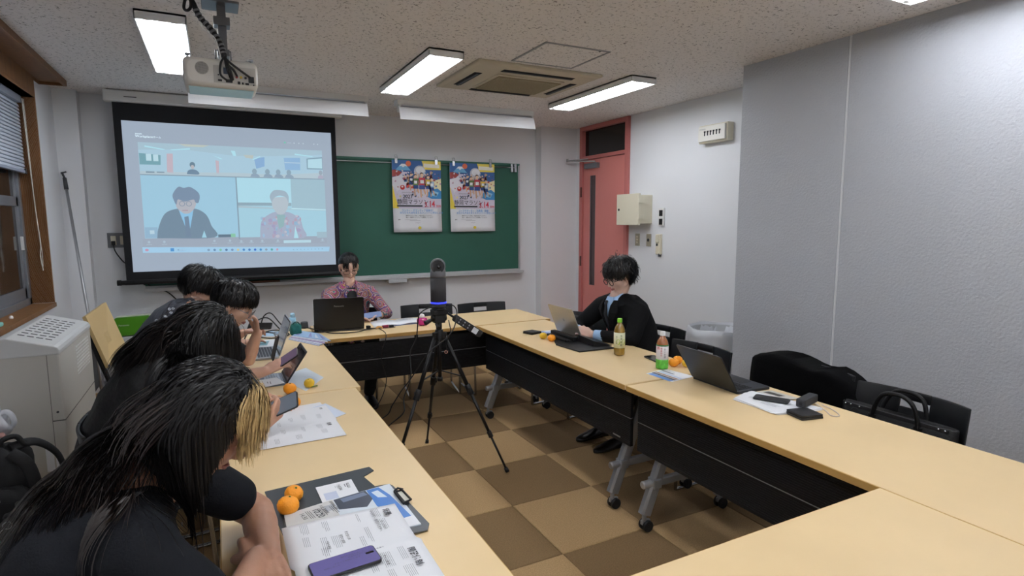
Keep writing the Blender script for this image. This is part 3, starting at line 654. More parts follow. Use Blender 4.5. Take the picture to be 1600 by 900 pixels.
# ---- projector
PJ = mat('projector_white', 'DAD7D0', .45)
pj = thing('projector', 'white ceiling projector seen from its port side, with a blue glow painted on its underside', 'projector', (.07, 3.45, 2.24))
px0, px1, py0, pz0, pz1 = -.098, .236, 3.30, 2.168, 2.305
def psec(y, ins, zt, zb): return [(p[0], y, p[1]) for p in rrect(px1-px0-2*ins, zt-zb, .03, 5, (px0+px1)/2, (zt+zb)/2)]
MB().rings([psec(py0+.006, .012, pz1-.01, pz0+.012), psec(py0, .02, pz1-.018, pz0+.02)][::-1]+[psec(py0+.02, 0, pz1, pz0), psec(py0+.24, 0, pz1-.005, pz0), psec(py0+.27, .015, pz1-.02, pz0+.01)]).build('case', PJ, pj, world=True)
MB().cyl((-.015, py0-.003, 2.252), (-.015, py0+.003, 2.252), .030, n=28).build('speaker', mat('speaker_grey', 'A5A19A', .6), pj, world=True)
g = MB()
for i in range(-5, 6):
    for j in range(-5, 6):
        if i*i+j*j < 27: g.cyl((-.015+i*.005, py0-.004, 2.252+j*.005), (-.015+i*.005, py0-.003, 2.252+j*.005), .0014, n=6)
tag(g.build('speaker_holes', DGREY, pj, world=True), kind='stuff')
MB().box2((.035, py0-.002, 2.188), (.225, py0+.002, 2.272)).build('port_panel', mat('port_panel_grey', 'BEBBB4', .5), pj, .003, world=True)
def port(x, z, w_, h, m=BLACK, nm='port'): MB().box((x, py0-.004, z), (w_, .006, h)).build(nm, m, pj, .001, world=True)
port(.062, 2.20, .018, .009); port(.056, 2.226, .006, .006); port(.147, 2.195, .012, .014); port(.164, 2.194, .008, .010); port(.184, 2.193, .016, .009); port(.214, 2.19, .006, .006); port(.204, 2.215, .026, .03, BLACK, 'power_inlet'); port(.178, 2.222, .01, .01); port(.09, 2.248, .022, .03, mat('port_blue', '35485E', .4), 'monitor_port'); port(.103, 2.20, .03, .016)
for x, c in ((.138, 'A03A36'), (.157, 'D8B83A')): MB().cyl((x, py0-.012, 2.222), (x, py0, 2.222), .006, n=10).build('plug', mat('plug_'+c, c, .4), pj, world=True)
MB().cyl((-.075, py0+.06, pz1), (-.075, py0+.06, pz1+.02), .004).cyl((-.075, py0+.06, pz1+.014), (-.075, py0+.06, pz1+.024), .012).cyl((.21, py0+.06, pz1), (.21, py0+.06, pz1+.02), .004).cyl((.21, py0+.06, pz1+.014), (.21, py0+.06, pz1+.024), .012).build('foot', SILVER, pj, world=True)
MB().cyl((.07, py0+.26, 2.24), (.07, py0+.285, 2.24), .035).build('lens', GLASSD, pj, world=True)
MB().box2((px0+.02, py0+.03, pz0-.003), (px1-.02, py0+.23, pz0+.001)).build('base_glow_panel', mat('painted_blue_glow', 'BFE3E8', .35), pj, .002, world=True)  # blue light on the underside, put into this panel's colour
pm = thing('projector_mount', 'grey ceiling pole and bracket that carries the projector', 'bracket', (.085, 3.4, ZC))
PG = mat('mount_grey', '6A6B6E', .45, .5)
MB().box2((.068, 3.40, 2.36), (.108, 3.44, ZC-.01)).build('pole', PG, pm, .003, world=True)
MB().box2((.05, 3.38, 2.49), (.125, 3.46, 2.53)).box2((.0, 3.34, ZC-.012), (.17, 3.5, ZC)).build('ceiling_plate', PG, pm, .003, world=True)
MB().tube([(.05, 3.39, pz1), (.05, 3.39, 2.365), (.12, 3.39, 2.365), (.12, 3.39, pz1)], .004, 6).box2((.06, 3.38, 2.34), (.115, 3.45, 2.372)).build('cradle', PG, pm, world=True)
# the cables
cc = thing('projector_cable_bundle', 'bundle of black leads in grey spiral wrap running down to the projector', 'cable bundle', (0, 3.35, 2.5))
CB = mat('black_cable', '141416', .5)
main = [(-.055, 3.33, ZC), (-.035, 3.33, 2.56), (-.01, 3.33, 2.50), (.04, 3.32, 2.44), (.075, 3.30, 2.37), (.088, 3.285, 2.31)]
MB().tube(spline(main, 8), .013, 10).build('wrapped_core', CB, cc, world=True)
sp = spline(main, 60); coil = MB()
for k in range(11):
    i = int(len(sp)*(.30+.062*k)); p, qn = sp[min(i, len(sp)-12)], sp[min(i+8, len(sp)-1)]
    coil.cyl(p, qn, .0155, n=12)
coil.build('spiral_wrap', mat('spiral_grey', '737477', .5), cc, world=True)
for e in (((.07, 2.28), (.065, 2.225), (.055+.04, 2.20)), ((.092, 2.27), (.10, 2.24), (.115, 2.20)), ((.10, 2.28), (.112, 2.24), (.12, 2.205)), ((.11, 2.285), (.15, 2.255), (.20, 2.225)), ((.1, 2.275), (.125, 2.25), (.14, 2.225))):
    MB().tube(spline([(.088, 3.285, 2.31)]+[(x, py0-.025 if k < 2 else py0-.008, z) for k, (x, z) in enumerate(e)], 6), .0055, 6).build('lead', CB, cc, world=True)
MB().tube(spline([(-.06, 3.33, ZC), (-.075, 3.32, 2.53), (-.06, 3.31, 2.515), (-.045, 3.32, 2.54), (-.045, 3.33, ZC)], 6), .007, 8).build('lead', CB, cc, world=True)
MB().tube(spline([(-.01, 3.33, 2.48), (.0, 3.31, 2.44), (.05, 3.3, 2.40), (.065, 3.29, 2.34), (.075, 3.285, 2.28)], 6), .0025, 6).build('white_lead', WHITE, cc, world=True)
# ================================================================== tables
def extr_x(prof, x0, x1, mb, mi=0):
    return mb.rings([[(x0, a, b) for a, b in prof], [(x1, a, b) for a, b in prof]], mi, smooth=False)
def make_table(label, L, D=.60):
    t = thing('folding_table', label, 'table', group=None)
    h, l, y0 = D/2, L/2, -D/2
    mb = MB(); mb.box2((-l, y0+.004, .674), (l, h-.004, .698)); mb.box2((-l+.003, y0+.003, .698), (l-.003, h-.003, .70))
    mb.build('tabletop', WOODT, t, .0012)
    MB().box2((-l, y0, .673), (l, y0+.004, .6985)).box2((-l, h-.004, .673), (l, h, .6985)).build('edge_band', WOODE, t, .001)
    # modesty panel: two fluted black boards
    for za, zb, nm in ((.365, .508, 'lower_panel'), (.514, .640, 'upper_panel')):
        yp = y0+.06; prof = [(yp+.018, za), (yp+.018, zb), (yp, zb)]
        n = 13 if nm == 'lower_panel' else 11; z = zb-.012; dz = (zb-za-.02)/n
        for k in range(n): prof += [(yp, z), (yp+.0018, z-dz*.15), (yp+.0018, z-dz*.35), (yp, z-dz*.5)]; z -= dz
        prof += [(yp, za)]
        g = MB(); extr_x(prof, -l+.02, l-.02, g); g.build(nm, PANEL, t)
    MB().box2((-l+.02, y0+.062, .5085), (l-.02, y0+.07, .5135)).build('panel_seam', SILVER, t)
    MB().box2((l-.16, y0+.0585, .385), (l-.10, y0+.0601, .392)).build('maker_plate', ALU, t)
    for s in (-1, 1): MB().box2((s*(l-.16)-.02, y0+.10, .63), (s*(l-.16)+.02, h-.12, .674)).build('top_bracket', BLACK, t, .003)
    MB().box2((-l+.12, -.03, .62), (l-.12, .03, .66)).build('centre_beam', BLACK, t, .004)
    MB().box2((-l+.35, y0+.10, .60), (l-.35, h-.1, .606)).build('under_shelf', BLACK, t, .002)
    for s in (-1, 1):
        x = s*(l-.12)
        f0, f1 = Vector((x, y0+.03, .085)), Vector((x, -.045, .64)); r0, r1 = Vector((x, h-.07, .085)), Vector((x, .045, .64))
        for a, b in ((f0, f1), (r0, r1)):
            d = (b-a).normalized(); n = Vector((1, 0, 0)).cross(d)
            ring = lambda c, w, q: [c+Vector((1, 0, 0))*u*w+n*v*q for u, v in ((-1, -.6), (-.6, -1), (.6, -1), (1, -.6), (1, .6), (.6, 1), (-.6, 1), (-1, .6))]
            lg = MB().rings([ring(a, .020, .032), ring(b, .022, .030)], smooth=False).build('leg', SILVER, t, .002)
            c = Vector((a.x, a.y, 0))
            k = MB(); k.cyl(c+Vector((0, 0, .048)), a+Vector((0, 0, .01)), .011); k.box(c+Vector((0, .008, .046)), (.016, .05, .022))
            ca = k.build('caster_stem', SILVER, t, .002)
            for q in (-.015, .015):
                cb2 = MB().cyl(c+Vector((q-.009, .012, .028)), c+Vector((q+.009, .012, .028)), .028, n=20).cyl(c+Vector((q-.0095, .012, .028)), c+Vector((q+.0095, .012, .028)), .012, n=12).build('caster_wheel', RUBBER, t, .003)
        z = .235; yf = y0+.03+(z-.085)*(f1.y-f0.y)/.555; yr = r0.y-(z-.085)*(r0.y-r1.y)/.555
        MB().box2((x-.014, yf, z-.02), (x+.014, yr, z+.02)).build('foot_beam', SILVER, t, .006)
        MB().cyl((x, yf-.075, z), (x, yf-.02, z), .019, n=18).cyl((x, yf-.078, z), (x, yf-.07, z), .016, n=18).build('beam_knob', ALU, t, .002)
        MB().box((x, yf, z), (.052, .05, .05)).build('beam_clamp', SILVER, t, .006)
    return t
T0 = make_table('long beech table across the front of the room, under the woman\'s laptop', 1.80)
T0.location = (1.505, 4.335, 0)
tb = clone(T0, (2.045, 3.118, 0), R(-90), 'beech table at the right, in front of the man in the black suit')
tb = clone(T0, (2.045, 1.303, 0), R(-90), 'beech table at the right holding the dark laptop and stacked papers')
tb = clone(T0, (.845, .683, 0), R(180), 'empty beech table closing the ring at the bottom right')
tb = clone(T0, (.265, 1.892, 0), R(90), 'beech table at the left holding the open leaflet and black clip folder')
tb = clone(T0, (.290, 3.70, 0), R(90), 'beech table at the left holding the silver laptop and brochure stack')
tb = clone(T0, (2.045, -.51, 0), R(-90), 'beech table at the right edge, nearest the camera')
tb.location = (2.045, -.51, 0)

# ================================================================== chairs
CHB = mat('black_chair_shell', '0E0F12', .42, spec=.35)
def make_chair(label):
    t = thing('stacking_chair', label, 'chair', group=None)
    # backrest: a curved shell with a slot
    W, zb, zt = .235, .50, .745
    n = 18; g = MB(); f = lambda u: .215-.05*(abs(u)**2.4)
    def band(ua, ub, za, zb_, k):
        ra, rb = [], []
        for i in range(k+1):
            u = ua+(ub-ua)*i/k; x = W*u; y = f(u)
            lean = lambda z: (z-.5)*.14
            ra.append([(x, y+lean(zb_), zb_), (x, y+.014+lean(zb_), zb_), (x, y+.014+lean(za), za), (x, y+lean(za), za)])
        g.rings(ra, cap=True, smooth=True)
    c = .93
    band(-1, -.27, zb+.0, zt, 8); band(.27, 1, zb, zt, 8); band(-.27, .27, zb, .668, 6); band(-.27, .27, .703, zt, 6)
    g.build('backrest', CHB, t, .004)
    # seat shell
    s = MB(); rows = []
    for k in range(9):
        v = k/8; y = -.22+.42*v; z = .43+.012*math.cos(v*PI*2)+(-.03*max(0, .18-v)/.18)+(.03*max(0, v-.8)/.2)
        rows.append([(x, y, z+.012*(abs(x)/.22)**3) for x in [(-.225+.45*i/8)*(.97 if 0 < k < 8 else .90) for i in range(9)]]+[(x, y, z-.014) for x in [(.225-.45*i/8)*(.95 if 0 < k < 8 else .88) for i in range(9)]])
    s.rings(rows, smooth=True); s.build('seat', CHB, t)
    for q in (-1, 1):
        x = q*.215
        MB().tube(spline([(x*.96, .20, .58), (x, .205, .42), (x, .20, .05), (x, .17, .012), (x, -.14, .012), (x, -.185, .05), (x, -.165, .40), (x*.9, -.12, .415), (x*.9, .12, .415)], 5), .0095, 8).build('sled_leg', CHROME, t)
    MB().tube([(-.215, .205, .40), (.215, .205, .40)], .008, 8).tube([(-.2, -.15, .405), (.2, -.15, .405)], .008, 8).build('cross_bar', CHROME, t)
    return t
C0 = make_chair('black chair behind the front table, below the left poster'); C0.location = (1.63, 4.78, 0); C0.rotation_euler = (0, 0, R(-10))
clone(C0, (2.14, 4.64, 0), R(-3), 'black chair behind the front table, right of the tripod')
clone(C0, (.95, 4.90, 0), R(-14), 'black chair the woman at the front table sits on')
clone(C0, (2.60, 3.15, 0), R(-84), 'black chair the man in the suit sits on')
clone(C0, (2.38, 2.55, 0), R(-88), 'empty black chair behind the dark laptop, in front of the wastebasket')
clone(C0, (2.53, 1.93, 0), R(-92), 'chair covered by a black coat at the right table')
clone(C0, (2.46, 1.41, 0), R(-92), 'black chair with the black handbag on its seat')
clone(C0, (2.44, 3.83, 0), R(-80), 'black chair between the suited man and the door, holding a black bag')
clone(C0, (-.25, 2.70, 0), R(88), 'black chair with white-rimmed back under the person in the black jacket')
clone(C0, (-.42, 1.42, 0), R(90), 'black chair under the nearest long-haired person with blond fringe')
clone(C0, (-.19, 3.25, 0), R(90), 'black chair under the short-haired person with glasses')
clone(C0, (-.28, 3.80, 0), R(90), 'black chair under the person in the grey floral shirt')

# ================================================================== heater by the window
t = thing('room_heater', 'grey floor-standing heater cabinet with louvres under the window', 'heater', (-.95, 4.3, 0))
hx0, hx1, hy0, hy1 = -1.115, -.80, 3.875, 4.76
MB().box2((hx0, hy0+.004, .03), (hx1, hy1-.004, .80)).build('cabinet', GREYP, t, .01, world=True)
MB().box2((hx0+.02, hy0+.02, 0), (hx1-.02, hy1-.02, .03)).build('plinth', DGREY, t, world=True)
prof = [(hx0, .79), (hx0, .855), (hx0+.05, .893), (-1.02, .898), (hx1-.02, .838), (hx1-.004, .828), (hx1+.003, .812), (hx1+.003, .79)]
MB().rings([[(a, y, b) for a, b in prof] for y in (hy0, hy1)], smooth=False).build('top_cover', mat('pale_grey_cover', 'D4D5D4', .38), t, .006, world=True)
def topz(x): return .898-(x+1.02)*(.060/.20)
g = MB()
for r_ in range(4):
    for k in range(9):
        x = -1.0+.038*r_*1.05; y = 4.02+.075*k
        g.box((x+.012, y, topz(x+.012)+.0008), (.030, .010, .002), Matrix.Rotation(.29, 3, 'Y')@Matrix.Rotation(.0, 3, 'Z'))
tag(g.build('top_slot', BLACKM, t, world=True), kind='stuff')
g = MB()
for r_ in range(9):
    for k in range(8):
        g.box((hx1+.0012, 4.30+.048*k, .75-.021*r_), (.003, .036, .008))
tag(g.build('side_louvre', mat('louvre_white', 'E6E6E2', .4), t, world=True), kind='stuff')
MB().box2((hx1-.001, hy0+.004, .418), (hx1+.0015, hy1-.004, .423)).box2((hx1-.055, hy0+.0025, .418), (hx1-.002, hy0+.0045, .424)).box2((hx1-.057, hy0+.0025, .05), (hx1-.055, hy0+.0045, .79)).build('panel_joint', mat('joint_grey', '5E5C58', .7), t, world=True)  # dark grey strips along the panel joints
MB().cyl((hx1-.03, hy0, .47), (hx1-.03, hy0+.005, .47), .006).build('screw', DGREY, t, world=True)
MB().box2((hx1-.10, hy0+.001, .14), (hx1-.065, hy0+.004, .28)).box2((hx1-.058+.0, hy0+.0012, .14), (hx1-.03, hy0+.004, .22)).build('label_sheet', PAPER, t, world=True)
# ================================================================== folded table by the heater
t = thing('folded_table', 'folded flip-top table with tilted beech board beside the heater', 'table', (-.75, 5.3, 0))
# board: hinge edge high at x=-.84, low edge at x=-.63
P4 = [Vector((-.845, 4.93, .853)), Vector((-.80, 5.52, .885)), Vector((-.672, 5.38, .53)), Vector((-.735, 4.93, .472))]
P4 = [Vector((-.845, 4.92, .850)), Vector((-.785, 5.36, .89)), Vector((-.655, 5.22, .545)), Vector((-.735, 4.92, .470))]
nrm = (P4[1]-P4[0]).cross(P4[3]-P4[0]).normalized(); nrm = nrm if nrm.x > 0 else -nrm
g = MB(); g.rings([[p for p in P4], [p-nrm*.024 for p in P4]], smooth=False); g.build('tabletop', mat('pale_beech_board', 'D9BC86', .45), t, .002, world=True)
MB().box(P4[3]+Vector((-.0, -.004, .015)), (.012, .003, .014)).build('inspection_sticker', mat('sticker', '7C7FA8', .5), t, world=True)
MB().tube([P4[0]+Vector((-.03, .05, -.05)), (-.74, 5.0, .30), (-.735, 5.0, .05)], .016, 8).tube([P4[1]+Vector((-.03, -.05, -.05)), (-.70, 5.4, .30), (-.70, 5.4, .05)], .016, 8).box2((-.76, 5.0, .28), (-.72, 5.4, .32)).build('frame', BLACK, t, world=True)
MB().box2((-.90, 5.0, .22), (-.885, 5.42, .78)).build('modesty_panel', DGREY, t, .003, world=True)
MB().box2((-.88, 4.98, .06), (-.60, 5.02, .10)).box2((-.86, 5.38, .06), (-.58, 5.42, .10)).build('foot', DGREY, t, .004, world=True)
for p in ((-.87, 5.0), (-.61, 5.0), (-.85, 5.4), (-.59, 5.4)): MB().cyl((p[0], p[1]-.012, .03), (p[0], p[1]+.012, .03), .03).build('caster', RUBBER, t, .003, world=True)
# the green case and its low cabinet
t = thing('grey_low_cabinet', 'low grey cabinet against the front wall carrying the green case', 'cabinet', (-.66, 6.06, 0))
MB().box2((-.86, 5.98, .02), (-.42, YF-.014, .505)).build('body', mat('pale_cabinet', 'B9BABB', .5), t, .006, world=True)
MB().box2((-.84, 5.97, .04), (-.645, 5.98, .49)).build('door', mat('pale_cabinet_door', 'C2C3C4', .5), t, .003, world=True)
MB().box2((-.635, 5.97, .04), (-.44, 5.98, .49)).build('door', mat('pale_cabinet_door', 'C2C3C4', .5), t, .003, world=True)
MB().box2((-.86, 6.0, 0), (-.42, 6.19, .02)).build('plinth', DGREY, t, world=True)
t = thing('green_case', 'glossy green rounded case with white back standing behind the folded table', 'case', (-.69, 6.05, .505))
GR = mat('glossy_green', '4C8F1E', .3)
M = frame((-.695, 6.005, .595), (1, .0, .02), (0, 0, 1))
MB().prism(rrect(.27, .165, .022), .03, M).build('front_shell', GR, t, .006, world=True)
MB().prism(rrect(.275, .172, .024), .05, frame((-.69, 6.065, .597), (1, 0, .02), (0, 0, 1))).build('back_shell', mat('offwhite_shell', 'DDE2CF', .4), t, .006, world=True)
letters('Panasonic', .02, frame((-.80, 5.9735, .60), (1, 0, 0), (0, 0, 1)), WHITE, t)
MB().box2((-.625, 5.973, .60), (-.60, 5.976, .612)).build('latch', BLACK, t, .001, world=True)

# ================================================================== bags at the left
CLOTH = mat('black_nylon', '131315', .75, bump=.4, bscale=300)
CLOTHG = mat('charcoal_canvas', '34342F', .85, bump=.5, bscale=250)
def lumpy(c, d, M=None, n=24, m=16, p=3.2, amp=.012, seed=0, taper=.0):
    'a soft box: superellipsoid with folds'
    rg = []
    rs = np.random.default_rng(seed); ph = rs.uniform(0, 6.28, 8)
    for i in range(m+1):
        th = -PI/2+PI*i/m; cz = math.copysign(abs(math.sin(th))**(2/p), math.sin(th)); cr = abs(math.cos(th))**(2/p)
        row = []
        for j in range(n):
            a = 2*PI*j/n; cx = math.copysign(abs(math.cos(a))**(2/p), math.cos(a))*cr; cy = math.copysign(abs(math.sin(a))**(2/p), math.sin(a))*cr
            k = 1-taper*(cz+1)/2
            w_ = amp*(math.sin(5*a+3*cz+ph[0])+.6*math.sin(9*a-5*cz+ph[1])+.7*math.sin(7*cz+2*a+ph[2]))
            v = Vector((cx*(d[0]/2+w_)*k, cy*(d[1]/2+w_)*k, cz*(d[2]/2+w_*.5)))
            if M is not None: v = M.to_3x3() @ v
            row.append(v+Vector(c))
        rg.append(row)
    return rg
t = thing('backpack', 'black backpack standing in front of the grey heater', 'backpack', (-.95, 3.45, 0))
MB().rings(lumpy((-.98, 3.42, .235), (.30, .34, .46), seed=1, taper=.22)).build('body', CLOTH, t, world=True)
MB().rings(lumpy((-.93, 3.27, .17), (.24, .10, .28), seed=4, amp=.006)).build('front_pocket', CLOTH, t, world=True)
MB().tube(spline([(-.95, 3.40, .44), (-.95, 3.40, .49), (-.90, 3.42, .50), (-.87, 3.42, .45)], 6), .012, 8).build('grab_handle', CLOTH, t, world=True)
MB().tube(spline([(-.92, 3.40, .455), (-.84, 3.46, .45), (-.775, 3.52, .36), (-.75, 3.52, .25), (-.77, 3.50, .16), (-.85, 3.44, .09), (-.90, 3.42, .06)], 7), .026, 8, flat=.45).build('shoulder_strap', CLOTH, t, world=True)
MB().tube(spline([(-.90, 3.32, .455), (-.845, 3.31, .40), (-.82, 3.31, .30), (-.815, 3.32, .18), (-.83, 3.33, .05)], 7), .028, 8, flat=.45).build('shoulder_strap', CLOTH, t, world=True)
MB().tube([(-.965, 3.225, .39), (-.93, 3.215, .34), (-.925, 3.21, .27)], .003, 6).build('zip', SILVER, t, world=True)
t = thing('plastic_bag', 'crumpled white plastic carrier bag behind the backpack', 'plastic bag', (-1.02, 3.62, .45))
BAGM = mat('thin_white_plastic', 'DCDFE6', .3, bump=1., bscale=22, alpha=.8)
MB().rings(lumpy((-1.035, 3.62, .50), (.13, .14, .16), seed=6, amp=.012, p=2.2)).build('bag_body', BAGM, t, world=True)
MB().tube(spline([(-1.035, 3.62, .55), (-1.03, 3.61, .60), (-1.012, 3.61, .655), (-1.005, 3.61, .665), (-1.0, 3.61, .60), (-1.0, 3.61, .55)], 6), .011, 8, flat=.3).tube(spline([(-1.0, 3.61, .57), (-.975, 3.61, .575), (-.955, 3.61, .55), (-.95, 3.61, .51), (-.975, 3.61, .48)], 6), .014, 8, flat=.4).build('handle', BAGM, t, world=True)
MB().rings(lumpy((-1.03, 3.62, .47), (.10, .11, .07), seed=9, amp=.006, p=2.2)).build('pink_contents', mat('pink_pack', 'D9A7A0', .6), t, world=True)
t = thing('canvas_bag', 'charcoal canvas bag with black straps lying on the floor at the bottom left', 'bag', (-.85, 2.95, 0))
MB().rings(lumpy((-.80, 2.98, .14), (.30, .42, .27), Matrix.Rotation(.25, 3, 'Z'), seed=12, amp=.016, p=2.6, taper=.35)).build('body', CLOTHG, t, world=True)
MB().rings(lumpy((-.79, 3.10, .25), (.13, .12, .10), seed=15, amp=.01, p=2.2)).build('flap', CLOTHG, t, world=True)
MB().tube(spline([(-.86, 3.02, .28), (-.80, 2.97, .30), (-.74, 2.93, .25), (-.70, 2.85, .18)], 6), .013, 6, flat=.4).tube(spline([(-.84, 3.12, .26), (-.77, 3.08, .32), (-.72, 3.0, .25)], 6), .012, 6, flat=.4).tube(spline([(-.76, 3.14, .27), (-.68, 3.20, .26), (-.62, 3.22, .20), (-.60, 3.2, .10)], 6), .013, 6, flat=.5).build('strap', CLOTH, t, world=True)
MB().rings(lumpy((-.72, 2.72, .10), (.24, .16, .20), seed=21, amp=.012, p=2.4)).build('side_pocket', CLOTH, t, world=True)
t = thing('key_charms', 'cluster of pastel charms and a chain clipped to the charcoal canvas bag', 'key charms', (-.86, 2.80, .26))
kx, ky, kz = -.862, 2.84, .27
MB().tube([(kx+.055+.015*math.cos(a), ky+.02, kz+.035+.015*math.sin(a)) for a in [2*PI*i/12 for i in range(12)]], .003, 6, closed=True).tube(spline([(kx+.045, ky+.02, kz+.025), (kx+.02, ky, kz+.01), (kx, ky, kz)], 5), .0035, 5).build('chain', CHROME, t, world=True)
for dx, dz, r_, c, nm in ((-.0, -.01, .017, 'D9A7B4', 'pink_charm'), (.022, -.018, .011, '6FB3B4', 'blue_bead'), (-.022, .002, .010, '8C6BD6', 'violet_bead'), (-.02, -.022, .012, 'C9B0C0', 'pale_charm')):
    MB().sphere((kx+dx, ky, kz+dz), r_, 12, 8).build(nm, mat('charm_'+c, c, .4), t, world=True)
MB().sphere((kx-.012, ky-.02, kz-.07), (.032, .022, .042), 14, 10).build('plush_charm', mat('beige_plush', 'C6A78C', .9, bump=1, bscale=200), t, world=True)

# ================================================================== tripod and conference camera
TC = Vector((1.155, 3.233, 0)); TB = mat('tripod_black', '121214', .45)
t = thing('tripod', 'black camera tripod standing in the middle of the table ring', 'tripod', TC)
hub = TC+Vector((0, 0, .84))
feet = [Vector((1.483, 2.985, .0)), Vector((1.199, 3.645, .0)), Vector((.775, 3.06, .0))]
MB().cyl(TC+Vector((0, 0, .55)), TC+Vector((0, 0, .92)), .0125, n=14).cyl(TC+Vector((0, 0, .545)), TC+Vector((0, 0, .57)), .017, n=14).build('centre_column', TB, t, world=True)
MB().cyl(hub-Vector((0, 0, .04)), hub+Vector((0, 0, .02)), .032, .022, n=18).build('hub', TB, t, .003, world=True)
for f in feet:
    d = f-(hub); a = hub+Vector((d.x, d.y, 0)).normalized()*.03-Vector((0, 0, .015)); side = d.cross(Vector((0, 0, 1))).normalized()
    pt = lambda s: a+(f-a)*s
    MB().box(a, (.03, .03, .04), Matrix.Rotation(math.atan2(d.y, d.x), 3, 'Z')).build('leg_joint', TB, t, .004, world=True)
    MB().cyl(pt(0), pt(.40), .0125, n=10).build('leg', TB, t, world=True)
    MB().cyl(pt(.36), pt(.43), .0185, n=10).box(pt(.395)+side*.014, (.016, .016, .03)).build('leg_clamp', TB, t, .002, world=True)
    MB().cyl(pt(.40), pt(.72), .0095, n=10).build('leg', TB, t, world=True)
    MB().cyl(pt(.70), pt(.745), .0145, n=10).box(pt(.72)+side*.01, (.012, .012, .022)).build('leg_clamp', TB, t, .002, world=True)
    MB().cyl(pt(.72), pt(.985), .0068, n=10).build('leg', TB, t, world=True)
    MB().cyl(pt(.97), f+Vector((0, 0, .001)), .011, .013, n=12).build('rubber_foot', RUBBER, t, world=True)
    MB().box((TC+Vector((0, 0, .61))+pt(.30))/2, ((pt(.30)-TC-Vector((0, 0, .61))).length, .010, .006), Matrix.Rotation(math.atan2(d.y, d.x), 3, 'Z') @ Matrix.Rotation(-math.atan2((pt(.30)-TC).z-.61, Vector((pt(.30).x-TC.x, pt(.30).y-TC.y)).length), 3, 'Y')).build('brace', TB, t, .001, world=True)
# pan head
hd = MB(); hd.cyl(TC+Vector((0, 0, .86)), TC+Vector((0, 0, .90)), .018, n=14); hd.box(TC+Vector((0, 0, .925)), (.065, .05, .05)); hd.cyl(TC+Vector((-.045, 0, .93)), TC+Vector((.045, 0, .93)), .022, n=14)
hd.box(TC+Vector((.0, 0, .965)), (.085, .07, .03)); hd.cyl(TC+Vector((0, 0, .975)), TC+Vector((0, 0, .99)), .042, n=20)
hd.build('pan_head', TB, t, .004, world=True)
MB().cyl(TC+Vector((-.09, -.01, .905)), TC+Vector((-.045, 0, .92)), .015, .010, n=12).cyl(TC+Vector((-.03, -.04, .90)), TC+Vector((-.03, -.08, .885)), .009, n=12).build('lock_knob', TB, t, .002, world=True)
h0, h1 = TC+Vector((.05, -.02, .955)), TC+Vector((.245, -.075, .815))
MB().cyl(h0, h0+(h1-h0)*.25, .007, n=8).build('pan_handle', TB, t, world=True)
hx = (h1-h0).normalized()
rc = thing('remote_control', 'black remote control with white label hung on the tripod handle', 'remote control', h0+(h1-h0)*.5)
Mr = frame(h0+(h1-h0)*.6, hx, Vector((.3, .3, .9)))
Mr = frame(h0+(h1-h0)*.58, hx, (Vector((.55, -.1, .8))))
zc = Mr.to_3x3() @ Vector((0, 0, 1))
if zc.y > 0: Mr = Mr @ Matrix.Rotation(PI, 4, 'X')
MB().prism(rrect(.205, .044, .012), .02, Mr @ Matrix.Translation((0, 0, -.01))).build('body', TB, rc, .003, world=True)
for i in range(6):
    for j in (-1, 1): MB().prism(rrect(.009, .010, .003), .002, Mr @ Matrix.Translation((-.075+.016*i, .009*j, .0102))).build('button', mat('pale_button', '9A9CA0', .5) if i % 2 else DGREY, rc, world=True)
MB().prism(rrect(.035, .034, .002), .0012, Mr @ Matrix.Translation((.052, 0, .0102))).build('white_label', PAPER, rc, world=True)
# the camera
t = thing('conference_camera', 'dark grey cylindrical conference camera with blue light ring on the tripod', 'camera', TC+Vector((0, 0, .99)))
DG = mat('fabric_grey', '3B3A3C', .7, bump=.3, bscale=500); r_ = .046
vd = Vector((CAM.x-TC.x, CAM.y-TC.y, 0)).normalized()
n = 36; rings = []
def cring(z, r, slope=0): return [TC+Vector((r*math.cos(a), r*math.sin(a), z-slope*max(-.03, (vd.x*math.cos(a)+vd.y*math.sin(a))*r))) for a in [2*PI*i/n for i in range(n)]]
MB().rings([cring(.990, .036), cring(.995, .043), cring(1.018, r_)]).build('base', DG, t, world=True)
MB().rings([cring(1.018, r_+.0006), cring(1.027, r_+.0006)]).build('light_ring', mat('blue_light_ring', '1020C0', .4, emit='2A34F0', estr=2.2), t, world=True)
MB().rings([cring(1.027, r_), cring(1.17, r_)]).build('speaker_sleeve', DG, t, world=True)
MB().rings([cring(1.17, r_), cring(1.185, r_), cring(1.205, r_*.99, .2), cring(1.225, r_*.9, .35)]).build('upper_body', mat('satin_grey_shell', '5A5A5E', .35), t, .0, world=True)
hc = TC+Vector((0, 0, 1.238))
fr = frame(hc, Vector((-vd.y, vd.x, 0)), Vector((0, 0, 1)))
zz = fr.to_3x3() @ Vector((0, 0, 1))
MB().cyl(hc-vd*.030, hc+vd*.036, .0455, .0450, n=32).cyl(hc-vd*.040, hc-vd*.030, .036, .0455, n=32).build('lens_barrel', mat('satin_grey_shell2', '6A6A6E', .35), t, .003, world=True)
MB().cyl(hc+vd*.0355, hc+vd*.0375, .0385, n=32).build('lens_glass', mat('lens_black', '08080A', .08, spec=.8), t, world=True)
MB().sphere(hc+vd*.034+Vector((.006, 0, -.002)), .012, 14, 10).build('lens', mat('lens_core', '050506', .05, spec=1.), t, world=True)
